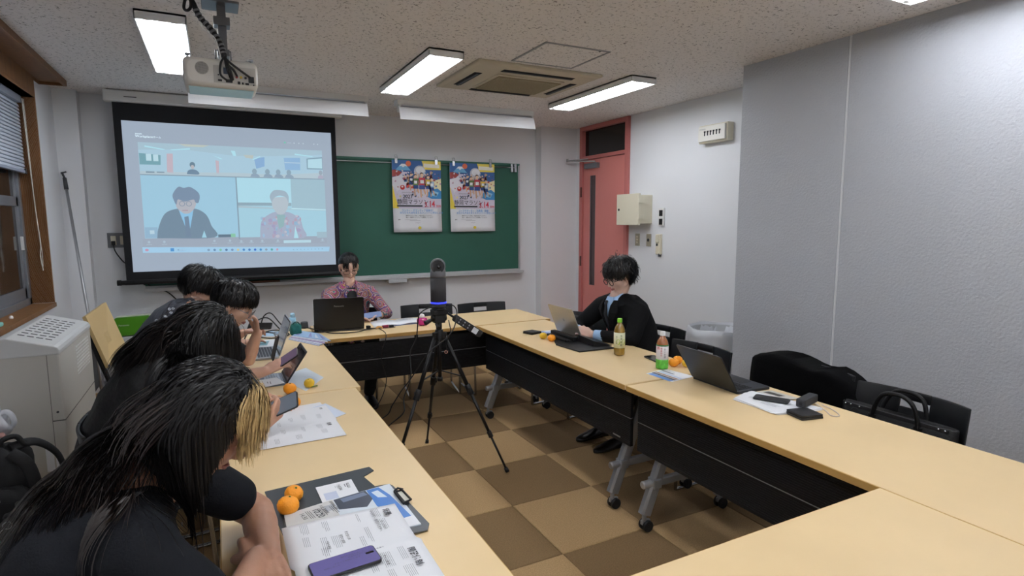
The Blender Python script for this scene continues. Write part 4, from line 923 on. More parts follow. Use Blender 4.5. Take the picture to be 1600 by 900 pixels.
# cables hanging from the tripod
def cable(name, pts, r, m, label, cat='cable', n=7, loc=None):
    return tag(MB().tube(spline(pts, n), r, 7).build(name, m), label, cat)
D = 3.36
cable('camera_cable', [at(684, 478, D)]+[at(x, y, d) for x, y, d in ((668, 482, D-.08), (655, 492, D-.08), (652, 515, D-.05), (650, 530, D-.05), (641, 552, D-.05), (642, 589, D-.08), (631, 622, D-.08), (631, 644, D-.12), (611, 662, D-.02))]+[(.93, 3.95, .004), (.62, 4.0, .004)], .0035, CB, 'black lead looping down the left side of the tripod to the floor')
cable('camera_cable', [at(697, 476, D+.05)]+[at(x, y, d) for x, y, d in ((709, 478, D), (714, 490, D-.02), (708, 515, D-.08), (692, 533, D-.12), (671, 549, D-.14), (660, 564, D-.14), (641, 593, D-.12), (627, 611, D-.1), (613, 633, D-.0), (600, 652, D+.1))]+[(.80, 4.1, .004), (.6, 4.2, .004)], .0035, CB, 'black lead crossing the tripod legs diagonally to the floor')
cable('tether_cable', [at(701, 500, D), at(704, 520, D-.02), at(697, 535, D), at(699, 548, D)], .003, CB, 'short black lead dangling behind the tripod hub')
tag(MB().tube([at(697, 550, D)+RT*(.008*math.cos(a))+UP*(.008*math.sin(a)) for a in [2*PI*i/14 for i in range(14)]], .003, 6, closed=True).build('cable_tie', mat('copper_pink', 'C9927F', .4, .3)), 'small pinkish ring hanging on the lead at the tripod', 'ring')
# ================================================================== things on the tables
ZT = .7004
XD = Vector((0, -1, 0)); YD = Vector((1, 0, 0))          # people on the left side read along -Y, "up" is +X
def sheet(name, pts, z, m, parent=None, th=.0007, world=True):
    g = MB(); g.rings([[(p[0], p[1], z) for p in pts], [(p[0], p[1], z+th) for p in pts]], smooth=False)
    return g.build(name, m, parent, world=world)
def printed(parent, org, xd, yd, items, z, nm='small_print', m=None):
    'thin printed bars: (u0, v0, u1, v1) in metres from org'
    g = MB()
    for u0, v0, u1, v1 in items:
        g.add([Vector((org[0], org[1], z))+xd*a+yd*b_ for a, b_ in ((u0, v0), (u1, v0), (u1, v1), (u0, v1))], [(0, 1, 2, 3)])
    return g.build(nm, m or INKL, parent, world=True)
def para(u, v, w_, n, dv=.0042, seed=0, h=.0009):
    r = random.Random(seed*7+n); return [(u, v-dv*i, u+w_*(r.uniform(.55, 1) if i == n-1 else r.uniform(.9, 1)), v-dv*i-h) for i in range(n)]
def mandarin(x, y, r, label, m=ORANGE, tilt=(0, 0), z=None, group=None):
    z = ZT if z is None else z
    t = thing('mandarin', label, 'mandarin', (x, y, z), 0, group)
    M = Matrix.Rotation(tilt[0], 3, 'X') @ Matrix.Rotation(tilt[1], 3, 'Y')
    prof = [(.001, -.80), (.25, -.83), (.6, -.70), (.88, -.40), (1., -.02), (.93, .36), (.68, .66), (.38, .80), (.18, .80), (.06, .765), (.001, .75)]
    MB().lathe([(a*r, b*r) for a, b in prof], (0, 0, .82*r), 26, M=M).build('peel', m, t)
    top = Vector((0, 0, .82*r))+M @ Vector((0, 0, .77*r))
    MB().lathe([(.003, 0), (.0035, .0015), (.001, .003)], top, 7, M=M).build('stem', STEM, t)
mandarin(.158, 1.712, .0265, 'orange mandarin further from the camera on the black folder', tilt=(.3, .3))
mandarin(.135, 1.640, .030, 'orange mandarin nearer the camera on the black folder', tilt=(-.15, .25))
mandarin(.268, 2.835, .030, 'orange mandarin at the foot of the raised tablet screen', tilt=(.1, .1))
mandarin(.364, 2.90, .0255, 'yellowish mandarin with a small leaf tip right of the tablet', YELLOWO, tilt=(.2, -.2))
mandarin(.205, 2.66, .027, 'left mandarin half hidden behind the held black phone', tilt=(.3, 0))
mandarin(.262, 2.615, .028, 'right mandarin below the held black phone', tilt=(0, .3))
mandarin(1.945, 3.355, .0265, 'yellow mandarin beside the silver laptop stand', YELLOWO)
mandarin(1.955, 3.262, .0275, 'orange mandarin beside the yellow one, left of the laptop stand')
mandarin(2.205, 2.375, .028, 'orange mandarin right beside the small green tea bottle')
mandarin(2.268, 2.41, .027, 'orange mandarin at the back of the group behind the dark laptop')
mandarin(2.262, 2.335, .0265, 'yellow mandarin peeping out behind the dark laptop', YELLOWO)
tag(MB().box((.385, 2.885, ZT+.006), (.03, .008, .004), .3).build('leaf_tip', STEM), 'tiny grey green leaf lying by the yellowish mandarin', 'leaf')

# ---- folder, clipboard and leaflet in front of the nearest person
FOLD = mat('dark_slate_vinyl', '2B3238', .5, bump=.2, bscale=300)
t = thing('clip_folder', 'open dark slate clip folder under the two mandarins and the card', 'folder', (.26, 1.66, ZT))
pts = [(.086, 1.807), (.405, 1.838), (.412, 1.805), (.372, 1.775), (.388, 1.69), (.432, 1.685), (.452, 1.60), (.448, 1.385), (.30, 1.38), (.12, 1.40)]
sheet('cover', pts, ZT, FOLD, t, .0035)
z1 = ZT+.0036
t = thing('business_card', 'white folded card with a printed square code area on the slate folder', 'card', (.28, 1.69, z1))
sheet('card', [(.224, 1.754), (.332, 1.762), (.334, 1.618), (.228, 1.612)], z1+.004, PAPER, t, .0006)
sheet('lower_leaf', [(.226, 1.752), (.330, 1.758), (.334, 1.620), (.23, 1.614)], z1, PAPER, t, .0006)
o = (.228, 1.750)
printed(t, o, XD, YD, para(.012, .085, .03, 2, .006, 1, .003)+para(.012, .060, .022, 3, .005), z1+.0049, 'small_print', INKL)
letters('株式会社', .0095, frame((.312, 1.742, z1+.0049), XD, YD), INK, t); letters('大会資料', .011, frame((.285, 1.742, z1+.0049), XD, YD), INK, t)
sheet('pale_square', [(.238, 1.70), (.275, 1.702), (.276, 1.655), (.239, 1.653)], z1+.0047, mat('pale_code_area', 'C9D2E6', .7), t, .0001)
t = thing('clipboard', 'clipboard holding a newspaper cutting and a photo of a building under blue sky', 'clipboard', (.29, 1.52, z1))
zc = z1+.0006
sheet('board', [(.118, 1.60), (.436, 1.665), (.462, 1.40), (.448, 1.372), (.12, 1.38)], z1, mat('grey_board', '5B5F63', .5), t, .003)
zc = z1+.0034
pp = sheet('newspaper', [(.122, 1.619), (.255, 1.648), (.26, 1.42), (.12, 1.41)], zc, PAPERG, t, .003)
zn = zc+.0034
letters('10:20', .026, frame((.192, 1.612, zn), Vector((.22, -1, 0)), YD), INK, t, bold=.01); letters('14:30', .018, frame((.158, 1.603, zn), Vector((.22, -1, 0)), YD), INK, t)
letters('大会 事務局', .011, frame((.214, 1.628, zn), Vector((.22, -1, 0)), YD), INK, t); letters('新着情報 連載', .009, frame((.244, 1.638, zn), Vector((.22, -1, 0)), YD), INK, t)
g = []
for k in range(3): g += para(.0, .135-.032*k, .05, 3, .005, k, .0015)
printed(t, (.115, 1.61), Vector((.22, -.98, 0)), YD, g, zn, 'small_print', INK)
sheet('small_photo', [(.226, 1.617), (.252, 1.622), (.254, 1.588), (.229, 1.583)], zn-.0003, mat('grey_photo', 'A9ADB4', .6), t, .0002)
sheet('photo_sheet', [(.255, 1.648), (.428, 1.672), (.440, 1.40), (.26, 1.41)], zc, mat('photo_sky_white', 'DCE5EE', .4), t, .003)
sheet('photo_building', [(.257, 1.644), (.352, 1.660), (.360, 1.60), (.335, 1.56), (.262, 1.58)], zn-.0003, mat('photo_building', '3B4150', .4), t, .0002)
sheet('photo_building', [(.275, 1.640), (.345, 1.652), (.352, 1.63), (.28, 1.615)], zn, mat('photo_slate', '6F7C96', .4), t, .0002)
sheet('photo_sky', [(.355, 1.660), (.392, 1.664), (.41, 1.60), (.43, 1.45), (.42, 1.41), (.36, 1.55)], zn-.0003, mat('photo_blue', '3D79C4', .4), t, .0002)
sheet('photo_cloud', [(.365, 1.64), (.385, 1.645), (.40, 1.59), (.375, 1.60)], zn, mat('photo_cloud', 'DDEAF6', .4), t, .0002)
sheet('caption_strip', [(.40, 1.45), (.436, 1.455), (.44, 1.402), (.405, 1.402)], zn, PAPER, t, .0002)
cl = MB(); cl.tube([(.424, 1.60, z1+.012), (.446, 1.60, z1+.014), (.452, 1.53, z1+.014), (.428, 1.52, z1+.012)], .0035, 8, closed=True)
cl.box((.437, 1.56, z1+.01), (.012, .085, .004)); cl.tube([(.426, 1.61, z1+.010), (.44, 1.625, z1+.010), (.452, 1.61, z1+.01)], .003, 6)
cl.build('clip', BLACK, t, world=True)
sheet('clip_label', [(.431, 1.592), (.445, 1.594), (.449, 1.534), (.435, 1.532)], z1+.0125, mat('cream_label', 'D5D3C4', .6), t, .0006)
# the leaflet, open A3
t = thing('open_leaflet', 'large open white leaflet with Japanese headings under the purple phone', 'leaflet', (.26, 1.33, ZT))
g = MB()
def lz(x, y):
    return zn+.0012+.004*math.exp(-((y-1.332)/.012)**2)*1.0+.002*math.sin(x*9)
nx, ny = 10, 26; rows = []
for j in range(ny+1):
    y = 1.5415-.4315*j/ny
    rows.append([(.108+(.300)*(i/nx)+(.008 if y < 1.33 else 0), y, lz(.1+.3*i/nx, y)) for i in range(nx+1)])
g.rings(rows, closed=False)
lf = g.build('sheet', PAPER, t, world=True); so = lf.modifiers.new('s', 'SOLIDIFY'); so.thickness = .0007; so.offset = -1
ZL = zn+.0058
letters('背景', .020, frame((.366, 1.515, ZL), XD, YD), INK, t, bold=.02); letters('開発体制', .020, frame((.372, 1.298, ZL), XD, YD), INK, t, bold=.02)
letters('まえがき ─ 静岡から世界へ', .0095, frame((.332, 1.522, ZL), XD, YD), INK, t); letters('新しい大会の形', .0085, frame((.345, 1.455, ZL), XD, YD), INK, t, sx=.8)
letters('参加者の声', .009, frame((.250, 1.445, ZL), XD, YD), INK, t); letters('運営の課題', .009, frame((.235, 1.435, ZL), XD, YD), INK, t); letters('今後の展望', .008, frame((.200, 1.42, ZL), XD, YD), INK, t)
letters('チーム概要', .009, frame((.31, 1.295, ZL), XD, YD), INK, t)
o = (.108, 1.5415)
g = []
for (u, v, w_, n) in ((.015, .245, .05, 5), (.075, .25, .055, 5), (.02, .19, .05, 2), (.02, .11, .055, 4), (.015, .06, .055, 5), (.08, .055, .05, 4), (.10, .20, .08, 3), (.105, .125, .06, 5), (.10, .095, .08, 4), (.14, .18, .05, 3), (.15, .09, .045, 4)):
    g += para(u, v, w_, n, .0042, int(u*900)+n)
for (u, v, w_, n) in ((.228, .235, .06, 4), (.235, .20, .07, 7), (.24, .16, .07, 5), (.31, .235, .05, 6), (.31, .19, .06, 4)): g += para(u, v+.02, w_, n, .0042, int(u*700)+n)
printed(t, o, XD, YD, g, ZL-.0002, 'small_print', INKL)
def phone(name, x, y, z, L, W, rz, label, body, screen, tilt=None, th=.008, M=None, cam_=False):
    t = thing(name, label, 'phone', (x, y, z))
    if M is None: M = Matrix.Translation((x, y, z)) @ Matrix.Rotation(rz, 4, 'Z')
    MB().prism(rrect(L, W, .010), th, M).build('body', body, t, .002, world=True)
    MB().prism(rrect(L-.006, W-.006, .008), .0005, M @ Matrix.Translation((0, 0, th))).build('screen', screen, t, world=True)
    return t, M
GL = mat('black_phone_glass', '0E0F12', .12, spec=.7); PB = mat('phone_body_black', '1A1B1E', .4)
PUR = mat('purple_lit_screen', '2A2650', .15, emit='6C6698', estr=.6)
zp = ZL+.0005
t, M = phone('smartphone', .223, 1.295, zp, .155, .075, math.atan2(1.337-1.322, .138)-.02, 'smartphone with purple lit screen lying on the open leaflet', PB, PUR)
MB().prism(rrect(.020, .008, .004), .0002, M @ Matrix.Translation((.060, .006, .0086))).build('camera_cutout', GL, t, world=True)
LT2 = mat('screen_text', '2A2450', .5)
for i, (s, u, v) in enumerate((('お疲れさまです。本日の会議は', .03, -.010), ('資料を共有しました', .015, -.018), ('13:20', .050, -.03), ('よろしくお願いします', -.005, .0), ('確認しました', -.03, .010))):
    letters(s, .0062, M @ Matrix.Translation((u-.02, -v, .0087)) @ Matrix.Rotation(-PI/2*0, 4, 'Z'), LT2, t)

# ---- papers between P1 and P2
t = thing('agenda_sheets', 'fanned white printed sheets on the left table under the held black phone', 'papers', (.24, 2.38, ZT))
A = [((.094, 2.262), (.395, 2.235), (.392, 2.08-.0), (.094, 2.12)),]
sheet('sheet', [(.07, 2.60), (.372, 2.63), (.392, 2.42), (.09, 2.38)], ZT, PAPER, t)
sheet('sheet', [(.10, 2.42), (.39, 2.60), (.445, 2.42), (.20, 2.25)], ZT+.0008, mat('bluish_sheet', 'D9E2F2', .6), t)
sheet('sheet', [(.085, 2.50), (.386, 2.57), (.397, 2.36), (.09, 2.30)], ZT+.0016, PAPER, t)
sheet('sheet', [(.092, 2.38), (.392, 2.375), (.397, 2.165), (.096, 2.158)], ZT+.0024, PAPER, t)
zz_ = ZT+.0034
letters('背景', .018, frame((.352, 2.335, zz_), XD, YD), INK, t, bold=.02); letters('体制', .014, frame((.355, 2.545, zz_), XD, YD), INK, t)
g = []
for (u, v, w_, n) in ((.03, .225, .05, 5), (.09, .235, .05, 5), (.03, .16, .06, 3), (.03, .09, .05, 4), (.11, .14, .05, 5), (.12, .06, .06, 4), (-.10, .24, .06, 4), (-.12, .18, .07, 4), (-.10, .13, .05, 4), (-.06, .08, .05, 3)): g += para(u, v+.01, w_, n, .0045, int(v*900))
printed(t, (.094, 2.36), XD, YD, g, zz_, 'small_print', INKL)
t = thing('folded_handout', 'white folded handout under the raised tablet screen', 'papers', (.35, 2.98, ZT))
sheet('sheet', [(.24, 3.16), (.40, 3.30), (.455, 3.05), (.34, 2.84)], ZT, mat('pale_blue_sheet', 'DDE6F0', .6), t)
printed(t, (.30, 3.1), Vector((.3, -.95, 0)), Vector((.95, .3, 0)), para(.0, .09, .12, 4, .009, 3, .0012), ZT+.0009, 'small_print', mat('blue_grey_line', 'A9B9CC', .6))

def keyboard(g, x0, x1, y0, y1, z, nx, ny, k=.82):
    for j in range(ny):
        for i in range(nx):
            if j == 0 and 3 <= i <= nx-5: continue
            dx = (x1-x0)/nx; dy = (y1-y0)/ny
            g.box((x0+dx*(i+.5), y0+dy*(j+.5), z), (dx*k, dy*k, .0016))
    g.box((x0+(x1-x0)*.47, y0+(y1-y0)/ny*.5, z), ((x1-x0)/nx*(nx-8), (y1-y0)/ny*k, .0016))
def laptop(name, label, cat, loc, rz, W, D, lid_h, lean, mbody, mlid, mkey, mscreen, th=.013, z=ZT, logo=None, kb=True):
    t = thing(name, label, cat, (loc[0], loc[1], z), rz)
    MB().prism(rrect(W, D, .010, cy=-D/2), th).build('base', mbody, t, .0015)
    if kb:
        MB().prism(rrect(W*.90, D*.48, .003, cy=-D*.31), .0004, Matrix.Translation((0, 0, th))).build('key_well', mbody, t)
        g = MB(); keyboard(g, -W*.43, W*.43, -D*.53, -D*.09, th+.0012, 14, 6); tag(g.build('keys', mkey, t), kind='stuff')
    MB().prism(rrect(W*.34, D*.30, .004, cy=-D*.76), .0006, Matrix.Translation((0, 0, th))).build('touchpad', mkey if mkey is BLACK else mbody, t)
    L = Matrix.Translation((0, -.002, th)) @ Matrix.Rotation(PI/2-lean, 4, 'X')      # local y runs up the lid, +z faces the user (-y)
    lid = MB().prism(rrect(W, lid_h, .010, cy=lid_h/2), .006, L @ Matrix.Translation((0, 0, -.006))).build('lid', mlid, t, .0015)
    MB().prism(rrect(W-.008, lid_h-.008, .006, cy=lid_h/2), .0006, L).build('bezel', BLACK, lid)
    MB().prism(rrect(W-.022, lid_h-.026, .003, cy=lid_h/2+.003), .0010, L).build('screen', mscreen, lid)
    MB().cyl((-W*.4, -.001, th), (W*.4, -.001, th), .0045, n=8).build('hinge', mbody, t)
    if logo: letters(logo[0], logo[1], L @ Matrix.Translation((0, lid_h*.72, -.0062)) @ Matrix.Rotation(PI, 4, 'Y'), ALU, lid, 'logo', 'CENTER', world=False)
    return t, L, lid
SCR = mat('dim_screen', '20242C', .12, emit='8A93A0', estr=.25, spec=.6)
SCRD = mat('dark_reflecting_screen', '14141A', .08, spec=.8)
SCRW = mat('lit_document_screen', '303844', .15, emit='C8D4E0', estr=.6)
# the silver laptop of the far left person (screen towards -X)
LA, L, lid = laptop('silver_laptop', 'open silver laptop on the far left table with keyboard towards the window', 'laptop', (.293, 3.765), R(-90), .325, .22, .215, R(20), mat('laptop_silver', 'B4B8BE', .4, .6), mat('laptop_silver', 'B4B8BE', .4, .6), mat('grey_keys', '4A4E56', .6), SCR)
# second: tablet with keyboard cover
TBm = mat('slate_tablet', '2A2B30', .4)
TBt, L, lid = laptop('tablet_with_keyboard', 'dark tablet with raised screen and thin keyboard behind the mandarins', 'tablet', (.268, 3.115), R(-90), .245, .175, .185, R(34), mat('keyboard_cover_grey', '6C7482', .6), TBm, mat('pale_keys', 'A9B2C0', .5), mat('violet_reflecting_screen', '2A2233', .08, spec=.9), th=.006)
t = thing('folded_card_sheet', 'white sheet lying across the tablet keyboard', 'papers', (.19, 3.0, ZT+.01))
sheet('sheet', [(.10, 3.10), (.235, 3.13), (.262, 3.00), (.12, 2.955)], ZT+.0096, PAPER, t)
printed(t, (.12, 3.07), XD, YD, para(.01, .08, .05, 2, .012, 4, .003), ZT+.0106, 'small_print', INK)
t = thing('magazine_page', 'magazine page with a teal landscape photo beside the silver laptop', 'papers', (.2, 4.08, ZT))
sheet('page', [(.05, 4.02), (.10, 4.24), (.34, 4.20), (.30, 3.96)], ZT, PAPER, t, .003)
sheet('photo', [(.10, 4.06), (.12, 4.19), (.28, 4.16), (.255, 4.02)], ZT+.0031, mat('teal_photo', '7FA8B4', .4), t, .0002)
sheet('photo', [(.16, 4.09), (.17, 4.14), (.26, 4.10), (.25, 4.05)], ZT+.0034, mat('teal_dark_photo', '3F6672', .4), t, .0002)
t = thing('clip_board_small', 'black clipboard with metal clip leaning against the silver laptop screen', 'clipboard', (.335, 3.72, ZT))
Mb = frame((.30, 3.60, ZT+.004), (0, 1, 0), (.27, 0, 1))
MB().prism([(.0, 0), (.14, 0), (.14, .15), (0, .15)], .004, Mb @ Matrix.Translation((0, .0, -.02))).build('board', BLACK, t, .001, world=True)
MB().box((.315, 3.68, ZT+.155), (.014, .10, .016)).cyl((.31, 3.62, ZT+.15), (.31, 3.74, ZT+.15), .008).build('clip', CHROME, t, .002, world=True)
t.location = (.30, 3.6, ZT)
# brochures
t = None
brc = [mat('brochure_'+c, c, .35) for c in ('C9CFE6', 'DCE2F0', 'B9A9CE', 'E8EAF2', '9FC0E2')]
for k in range(5):
    a = (.02*k, .01*k-.02)
    t = thing('brochure', ['bottom brochure of the colourful stack at the end of the left table', 'second brochure from the bottom of the colourful stack', 'middle brochure of the colourful stack on the left table', 'second brochure from the top of the colourful stack', 'topmost blue and lilac brochure of the stack at the left table end'][k], 'brochure', (.50, 4.12, ZT+.004*k))
    base = [(.400+a[0]*.4, 4.18+a[1]), (.47+a[0]*.5, 4.36-a[1]), (.625-a[0]*.2, 4.15+a[1]), (.555+a[0], 3.86+a[1])]
    sheet('cover', base, ZT+.0042*k, brc[k], t, .0038)
    if k >= 3:
        for q in range(5):
            s0, s1 = q*.19+.04, q*.19+.14
            P_ = lambda s, w_: [base[0][i]*(1-s)*(1-w_)+base[1][i]*(1-s)*w_+base[3][i]*s*(1-w_)+base[2][i]*s*w_ for i in (0, 1)]
            sheet('picture', [P_(s0, .1), P_(s0+.04, .55+.08*(q % 3)), P_(s1, .9-.1*(q % 2)), P_(s1, .15)], ZT+.0042*k+.0039, brc[(q+k*2) % 5] if q % 2 else mat('lilac_print', '8A86C0', .4), t, .0002)
# teal pouch, small bottle, grey box
t = thing('teal_pouch', 'small dark teal fabric pouch behind the raised silver laptop screen', 'pouch', (.46, 4.25, ZT))
MB().rings(lumpy((.462, 4.26, ZT+.045), (.075, .06, .09), seed=31, amp=.003, p=3)).build('body', mat('teal_fabric', '1F6B62', .8, bump=.6, bscale=120, var=.25, vscale=30), t, world=True)
MB().tube(spline([(.44, 4.25, ZT+.085), (.455, 4.25, ZT+.10), (.475, 4.25, ZT+.10), (.49, 4.25, ZT+.082)], 5), .004, 6).build('handle', mat('teal_dark', '174D47', .8), t, world=True)
t = thing('sanitiser_bottle', 'small clear bottle with pale blue label standing on the front left table corner', 'bottle', (.470, 4.50, ZT))
MB().lathe([(.02, 0), (.022, .004), (.022, .085), (.012, .10), (.012, .105)], (.470, 4.50, ZT), 18).build('body', mat('pale_blue_bottle', 'BFD8E6', .2, alpha=.9), t, world=True)
MB().lathe([(.0225, .05), (.0225, .095)], (.470, 4.50, ZT), 18).build('label', mat('light_blue_label', '9CCDE6', .4), t, world=True)
MB().lathe([(.016, .098), (.016, .125), (.012, .13)], (.470, 4.50, ZT), 14).build('cap', mat('cap_blue', 'A9D2E8', .4), t, world=True)
tag(MB().cyl((.555, 4.55, ZT), (.555, 4.55, ZT+.05), .03, .026, n=18).build('speaker_puck', DGREY, bevel=.006), 'small round dark grey device between the pouch and the black laptop', 'device')
# cable tangle
ct = thing('cable_tangle', 'tangle of black cables on the far end of the left table', 'cable', (.32, 4.4, ZT))
g = MB()
g.tube(spline([(.12, 4.2, ZT+.006), (.2, 4.45, ZT+.08), (.30, 4.55, ZT+.10), (.38, 4.45, ZT+.02), (.42, 4.3, ZT+.008), (.30, 4.22, ZT+.008), (.22, 4.35, ZT+.01), (.32, 4.5, ZT+.012), (.44, 4.45, ZT+.01)], 8), .0045, 6)
g.tube(spline([(.25, 4.60, ZT+.01), (.28, 4.62, ZT+.10), (.33, 4.60, ZT+.125), (.38, 4.55, ZT+.06), (.42, 4.48, ZT+.01)], 8), .0045, 6)
g.tube(spline([(.15, 4.3, ZT+.04), (.25, 4.28, ZT+.045), (.34, 4.26, ZT+.03), (.38, 4.30, ZT+.008), (.35, 4.18, ZT+.007)], 8), .0045, 6)
g.tube(spline([(.40, 4.5, ZT+.01), (.52, 4.42, ZT+.03), (.60, 4.36, ZT+.02), (.70, 4.22, ZT+.006), (.85, 4.18, ZT+.006), (.97, 4.25, ZT+.006)], 8), .004, 6)
g.tube(spline([(.50, 4.4, ZT+.006), (.62, 4.30, ZT+.006), (.75, 4.16, ZT+.03), (.93, 4.17, ZT+.02), (1.02, 4.26, ZT+.006)], 8), .004, 6)
tag(g.build('cables', CB, ct, world=True), kind='stuff')
MB().box((.965, 4.24, ZT+.02), (.025, .03, .03), .3).build('plug', BLACK, ct, .004, world=True)
t = thing('flyer', 'pale blue flyer lying under the cables at the far end of the left table', 'flyer', (.33, 4.42, ZT))
sheet('sheet', [(.24, 4.36), (.30, 4.55), (.40, 4.5), (.36, 4.30)], ZT, mat('pale_blue_flyer', 'B9D6EE', .5), t)

# ---- front table
t, L, lid = laptop('black_laptop', 'black laptop with its back to the camera in front of the woman', 'laptop', (.775, 4.335), R(180-7), .355, .24, .235, R(8), BLACK, mat('laptop_black', '101013', .35), BLACK, SCRW, logo=('Panasonic', .018))
t = thing('open_booklet', 'open white booklet on the front table beside the woman\'s phone', 'booklet', (1.2, 4.42, ZT))
g = MB(); rows = []
for j in range(13):
    s = j/12; k = (1.03+.40*s, 4.33+.14*s*0+.02)
    zc_ = ZT+.001+.012*abs(math.sin(s*PI*2))*(1-.4*s)
    rows.append([(k[0]-.06*(1-v)*.0+.02*v, 4.32+.02*s+.23*v, zc_) for v in (0, .5, 1)])
g.rings(rows, closed=False)
ob = g.build('pages', PAPER, t, world=True); so = ob.modifiers.new('s', 'SOLIDIFY'); so.thickness = .002; so.offset = 1
sheet('blue_cover', [(1.06, 4.30), (1.43, 4.335), (1.40, 4.36), (1.06, 4.325)], ZT, mat('blue_cover', '5F74A8', .5), t, .001)
printed(t, (1.06, 4.36), Vector((1, .04, 0)), Vector((0, 1, 0)), para(.02, .15, .13, 5, .018, 1, .003)+para(.2, .15, .13, 5, .018, 2, .003), ZT+.0165, 'small_print', INKL)
t = thing('cable_adapter', 'bunch of small coloured adapters with orange and red ends on the front table', 'adapter', (1.06, 4.26, ZT))
MB().tube([(1.045+.022*math.cos(a), 4.235+.018*math.sin(a), ZT+.008+.012*abs(math.sin(a))) for a in [2*PI*i/14 for i in range(14)]], .0045, 6, closed=True).build('orange_loop', mat('orange_tie', 'E0A860', .5), t, world=True)
MB().box((1.10, 4.27, ZT+.012), (.045, .018, .018), .1).build('adapter', mat('magenta_adapter', '8A1F45', .4), t, .003, world=True)
MB().box((1.145, 4.27, ZT+.010), (.035, .02, .016), -.1).build('adapter', BLACK, t, .003, world=True)
MB().box((1.13, 4.295, ZT+.012), (.02, .012, .016), .1).build('adapter', mat('grey_adapter', 'C9C9CC', .4), t, .003, world=True)
MB().tube(spline([(.98, 4.30, ZT+.004), (1.03, 4.25, ZT+.008), (1.10, 4.235, ZT+.006), (1.17, 4.25, ZT+.005)], 5), .003, 6).build('lead', CB, t, world=True)
cable('hanging_lead', [(1.045, 4.23, ZT+.006), (1.045, 4.06, ZT+.002), (1.03, 4.01, .66), (1.0, 4.02, .56), (1.01, 4.02, .47), (1.03, 4.02, .36), (.98, 4.02, .22), (.90, 4.1, .10), (.8, 4.2, .01)], .003, CB, 'thin black lead hanging from the coloured adapters over the front table panel')
# penguin-like figurine: plain round figure in magenta with white head
t = thing('figurine', 'small round magenta figurine with white head on the front table by the tripod', 'figurine', (1.375, 4.235, ZT))
fx, fy = 1.375, 4.235; MG = mat('magenta_plush', 'C42A86', .6)
MB().lathe([(.012, .004), (.027, .010), (.034, .028), (.032, .050), (.022, .062)], (fx, fy, ZT), 20).build('body', MG, t, world=True)
MB().lathe([(.022, .060), (.024, .070), (.019, .084), (.008, .092), (.002, .094)], (fx, fy, ZT), 18).build('head', mat('white_plush', 'EDE9EA', .6), t, world=True)
for s in (-1, 1):
    MB().sphere((fx+s*.034, fy-.004, ZT+.042), (.008, .010, .016), 10, 8).build('wing', MG, t, world=True)
    MB().sphere((fx+s*.013, fy-.010, ZT+.006), (.010, .014, .006), 10, 8).build('foot', mat('dark_magenta', '8E1C60', .6), t, world=True)
MB().sphere((fx-.002, fy-.033, ZT+.050), (.008, .006, .005), 10, 8).build('front_patch', mat('cream_patch', 'F2D9B8', .6), t, world=True)
# white holder clipped in the gap under the table
for x0, x1, lb in ((1.01, 1.27, 'white sheet edge showing in the gap under the front tabletop, left'), (1.30, 1.42, 'shorter white sheet edge in the gap under the front tabletop'), (1.77-.0, 1.79, 'white corner in the gap under the front tabletop, by the tripod')):
    tag(MB().box2((x0, 4.098, .641), (x1, 4.101, .668)).build('shelf_paper', PAPER), lb, 'paper')

# ---- right tables
def wallet(name, x, y, w_, d, rz, label, m, th=.012):
    t = thing(name, label, 'wallet', (x, y, ZT), rz)
    MB().prism(rrect(w_, d, .006), th*.5).build('lower_flap', m, t, .002); MB().prism(rrect(w_*.98, d*.98, .006), th*.42, Matrix.Translation((0, 0, th*.54)) @ Matrix.Rotation(.02, 4, 'Y')).build('upper_flap', m, t, .002)
LEATH = mat('black_leather', '141416', .45, bump=.4, bscale=220)
wallet('wallet', 1.975, 3.565, .10, .095, .3, 'small black wallet at the far end of the right table', LEATH, .016)
wallet('wallet', 2.115, 1.508, .105, .095, -.22, 'black bifold wallet near the stacked papers', LEATH, .020)
t = thing('flyer', 'blue and white flyer between the small wallet and the silver laptop', 'flyer', (2.06, 3.5, ZT))
sheet('sheet', [(2.015, 3.60), (2.14, 3.60), (2.17, 3.40), (2.03, 3.42)], ZT, PAPER, t)
sheet('print', [(2.02, 3.595), (2.08, 3.595), (2.10, 3.5), (2.03, 3.48)], ZT+.0008, mat('flyer_blue', '8FA8DC', .5), t, .0002)
sheet('print', [(2.09, 3.57), (2.135, 3.57), (2.15, 3.45), (2.11, 3.44)], ZT+.0008, mat('flyer_pale', 'C3CFEC', .5), t, .0002)
# stand + silver laptop
t = thing('laptop_stand', 'black folding stand under the silver laptop', 'laptop stand', (2.05, 3.1, ZT))
g = MB(); pts = [(1.915, 3.14), (1.935, 2.90), (2.185, 2.885), (2.20, 3.46), (2.07, 3.46)]
g.rings([[(x, y, ZT) for x, y in pts], [(x, y, ZT+.009) for x, y in pts]], smooth=False); g.build('base_plate', BLACK, t, .002, world=True)
MB().box2((2.045, 3.14, ZT+.008), (2.085, 3.43, ZT+.042)).box2((2.0, 3.16, ZT+.008), (2.035, 3.41, ZT+.025)).build('back_ridge', BLACK, t, .006, world=True)
g = MB(); g.rings([[(2.085, 2.97, ZT+.009), (2.20, 2.93, ZT+.009), (2.20, 2.93, ZT+.012), (2.085, 2.97, ZT+.045)], [(2.085, 3.14, ZT+.009), (2.20, 3.14, ZT+.009), (2.20, 3.14, ZT+.02), (2.085, 3.14, ZT+.055)]], smooth=False); g.build('side_wing', BLACK, t, .001, world=True)
t, L, lid = laptop('silver_laptop', 'silver laptop with a fruit emblem on its lid, facing the suited man', 'laptop', (2.135, 3.325), R(90), .315, .22, .212, R(22), ALU, mat('lid_champagne', 'B9B4AA', .38, .6), BLACK, SCRW, z=ZT+.0098)
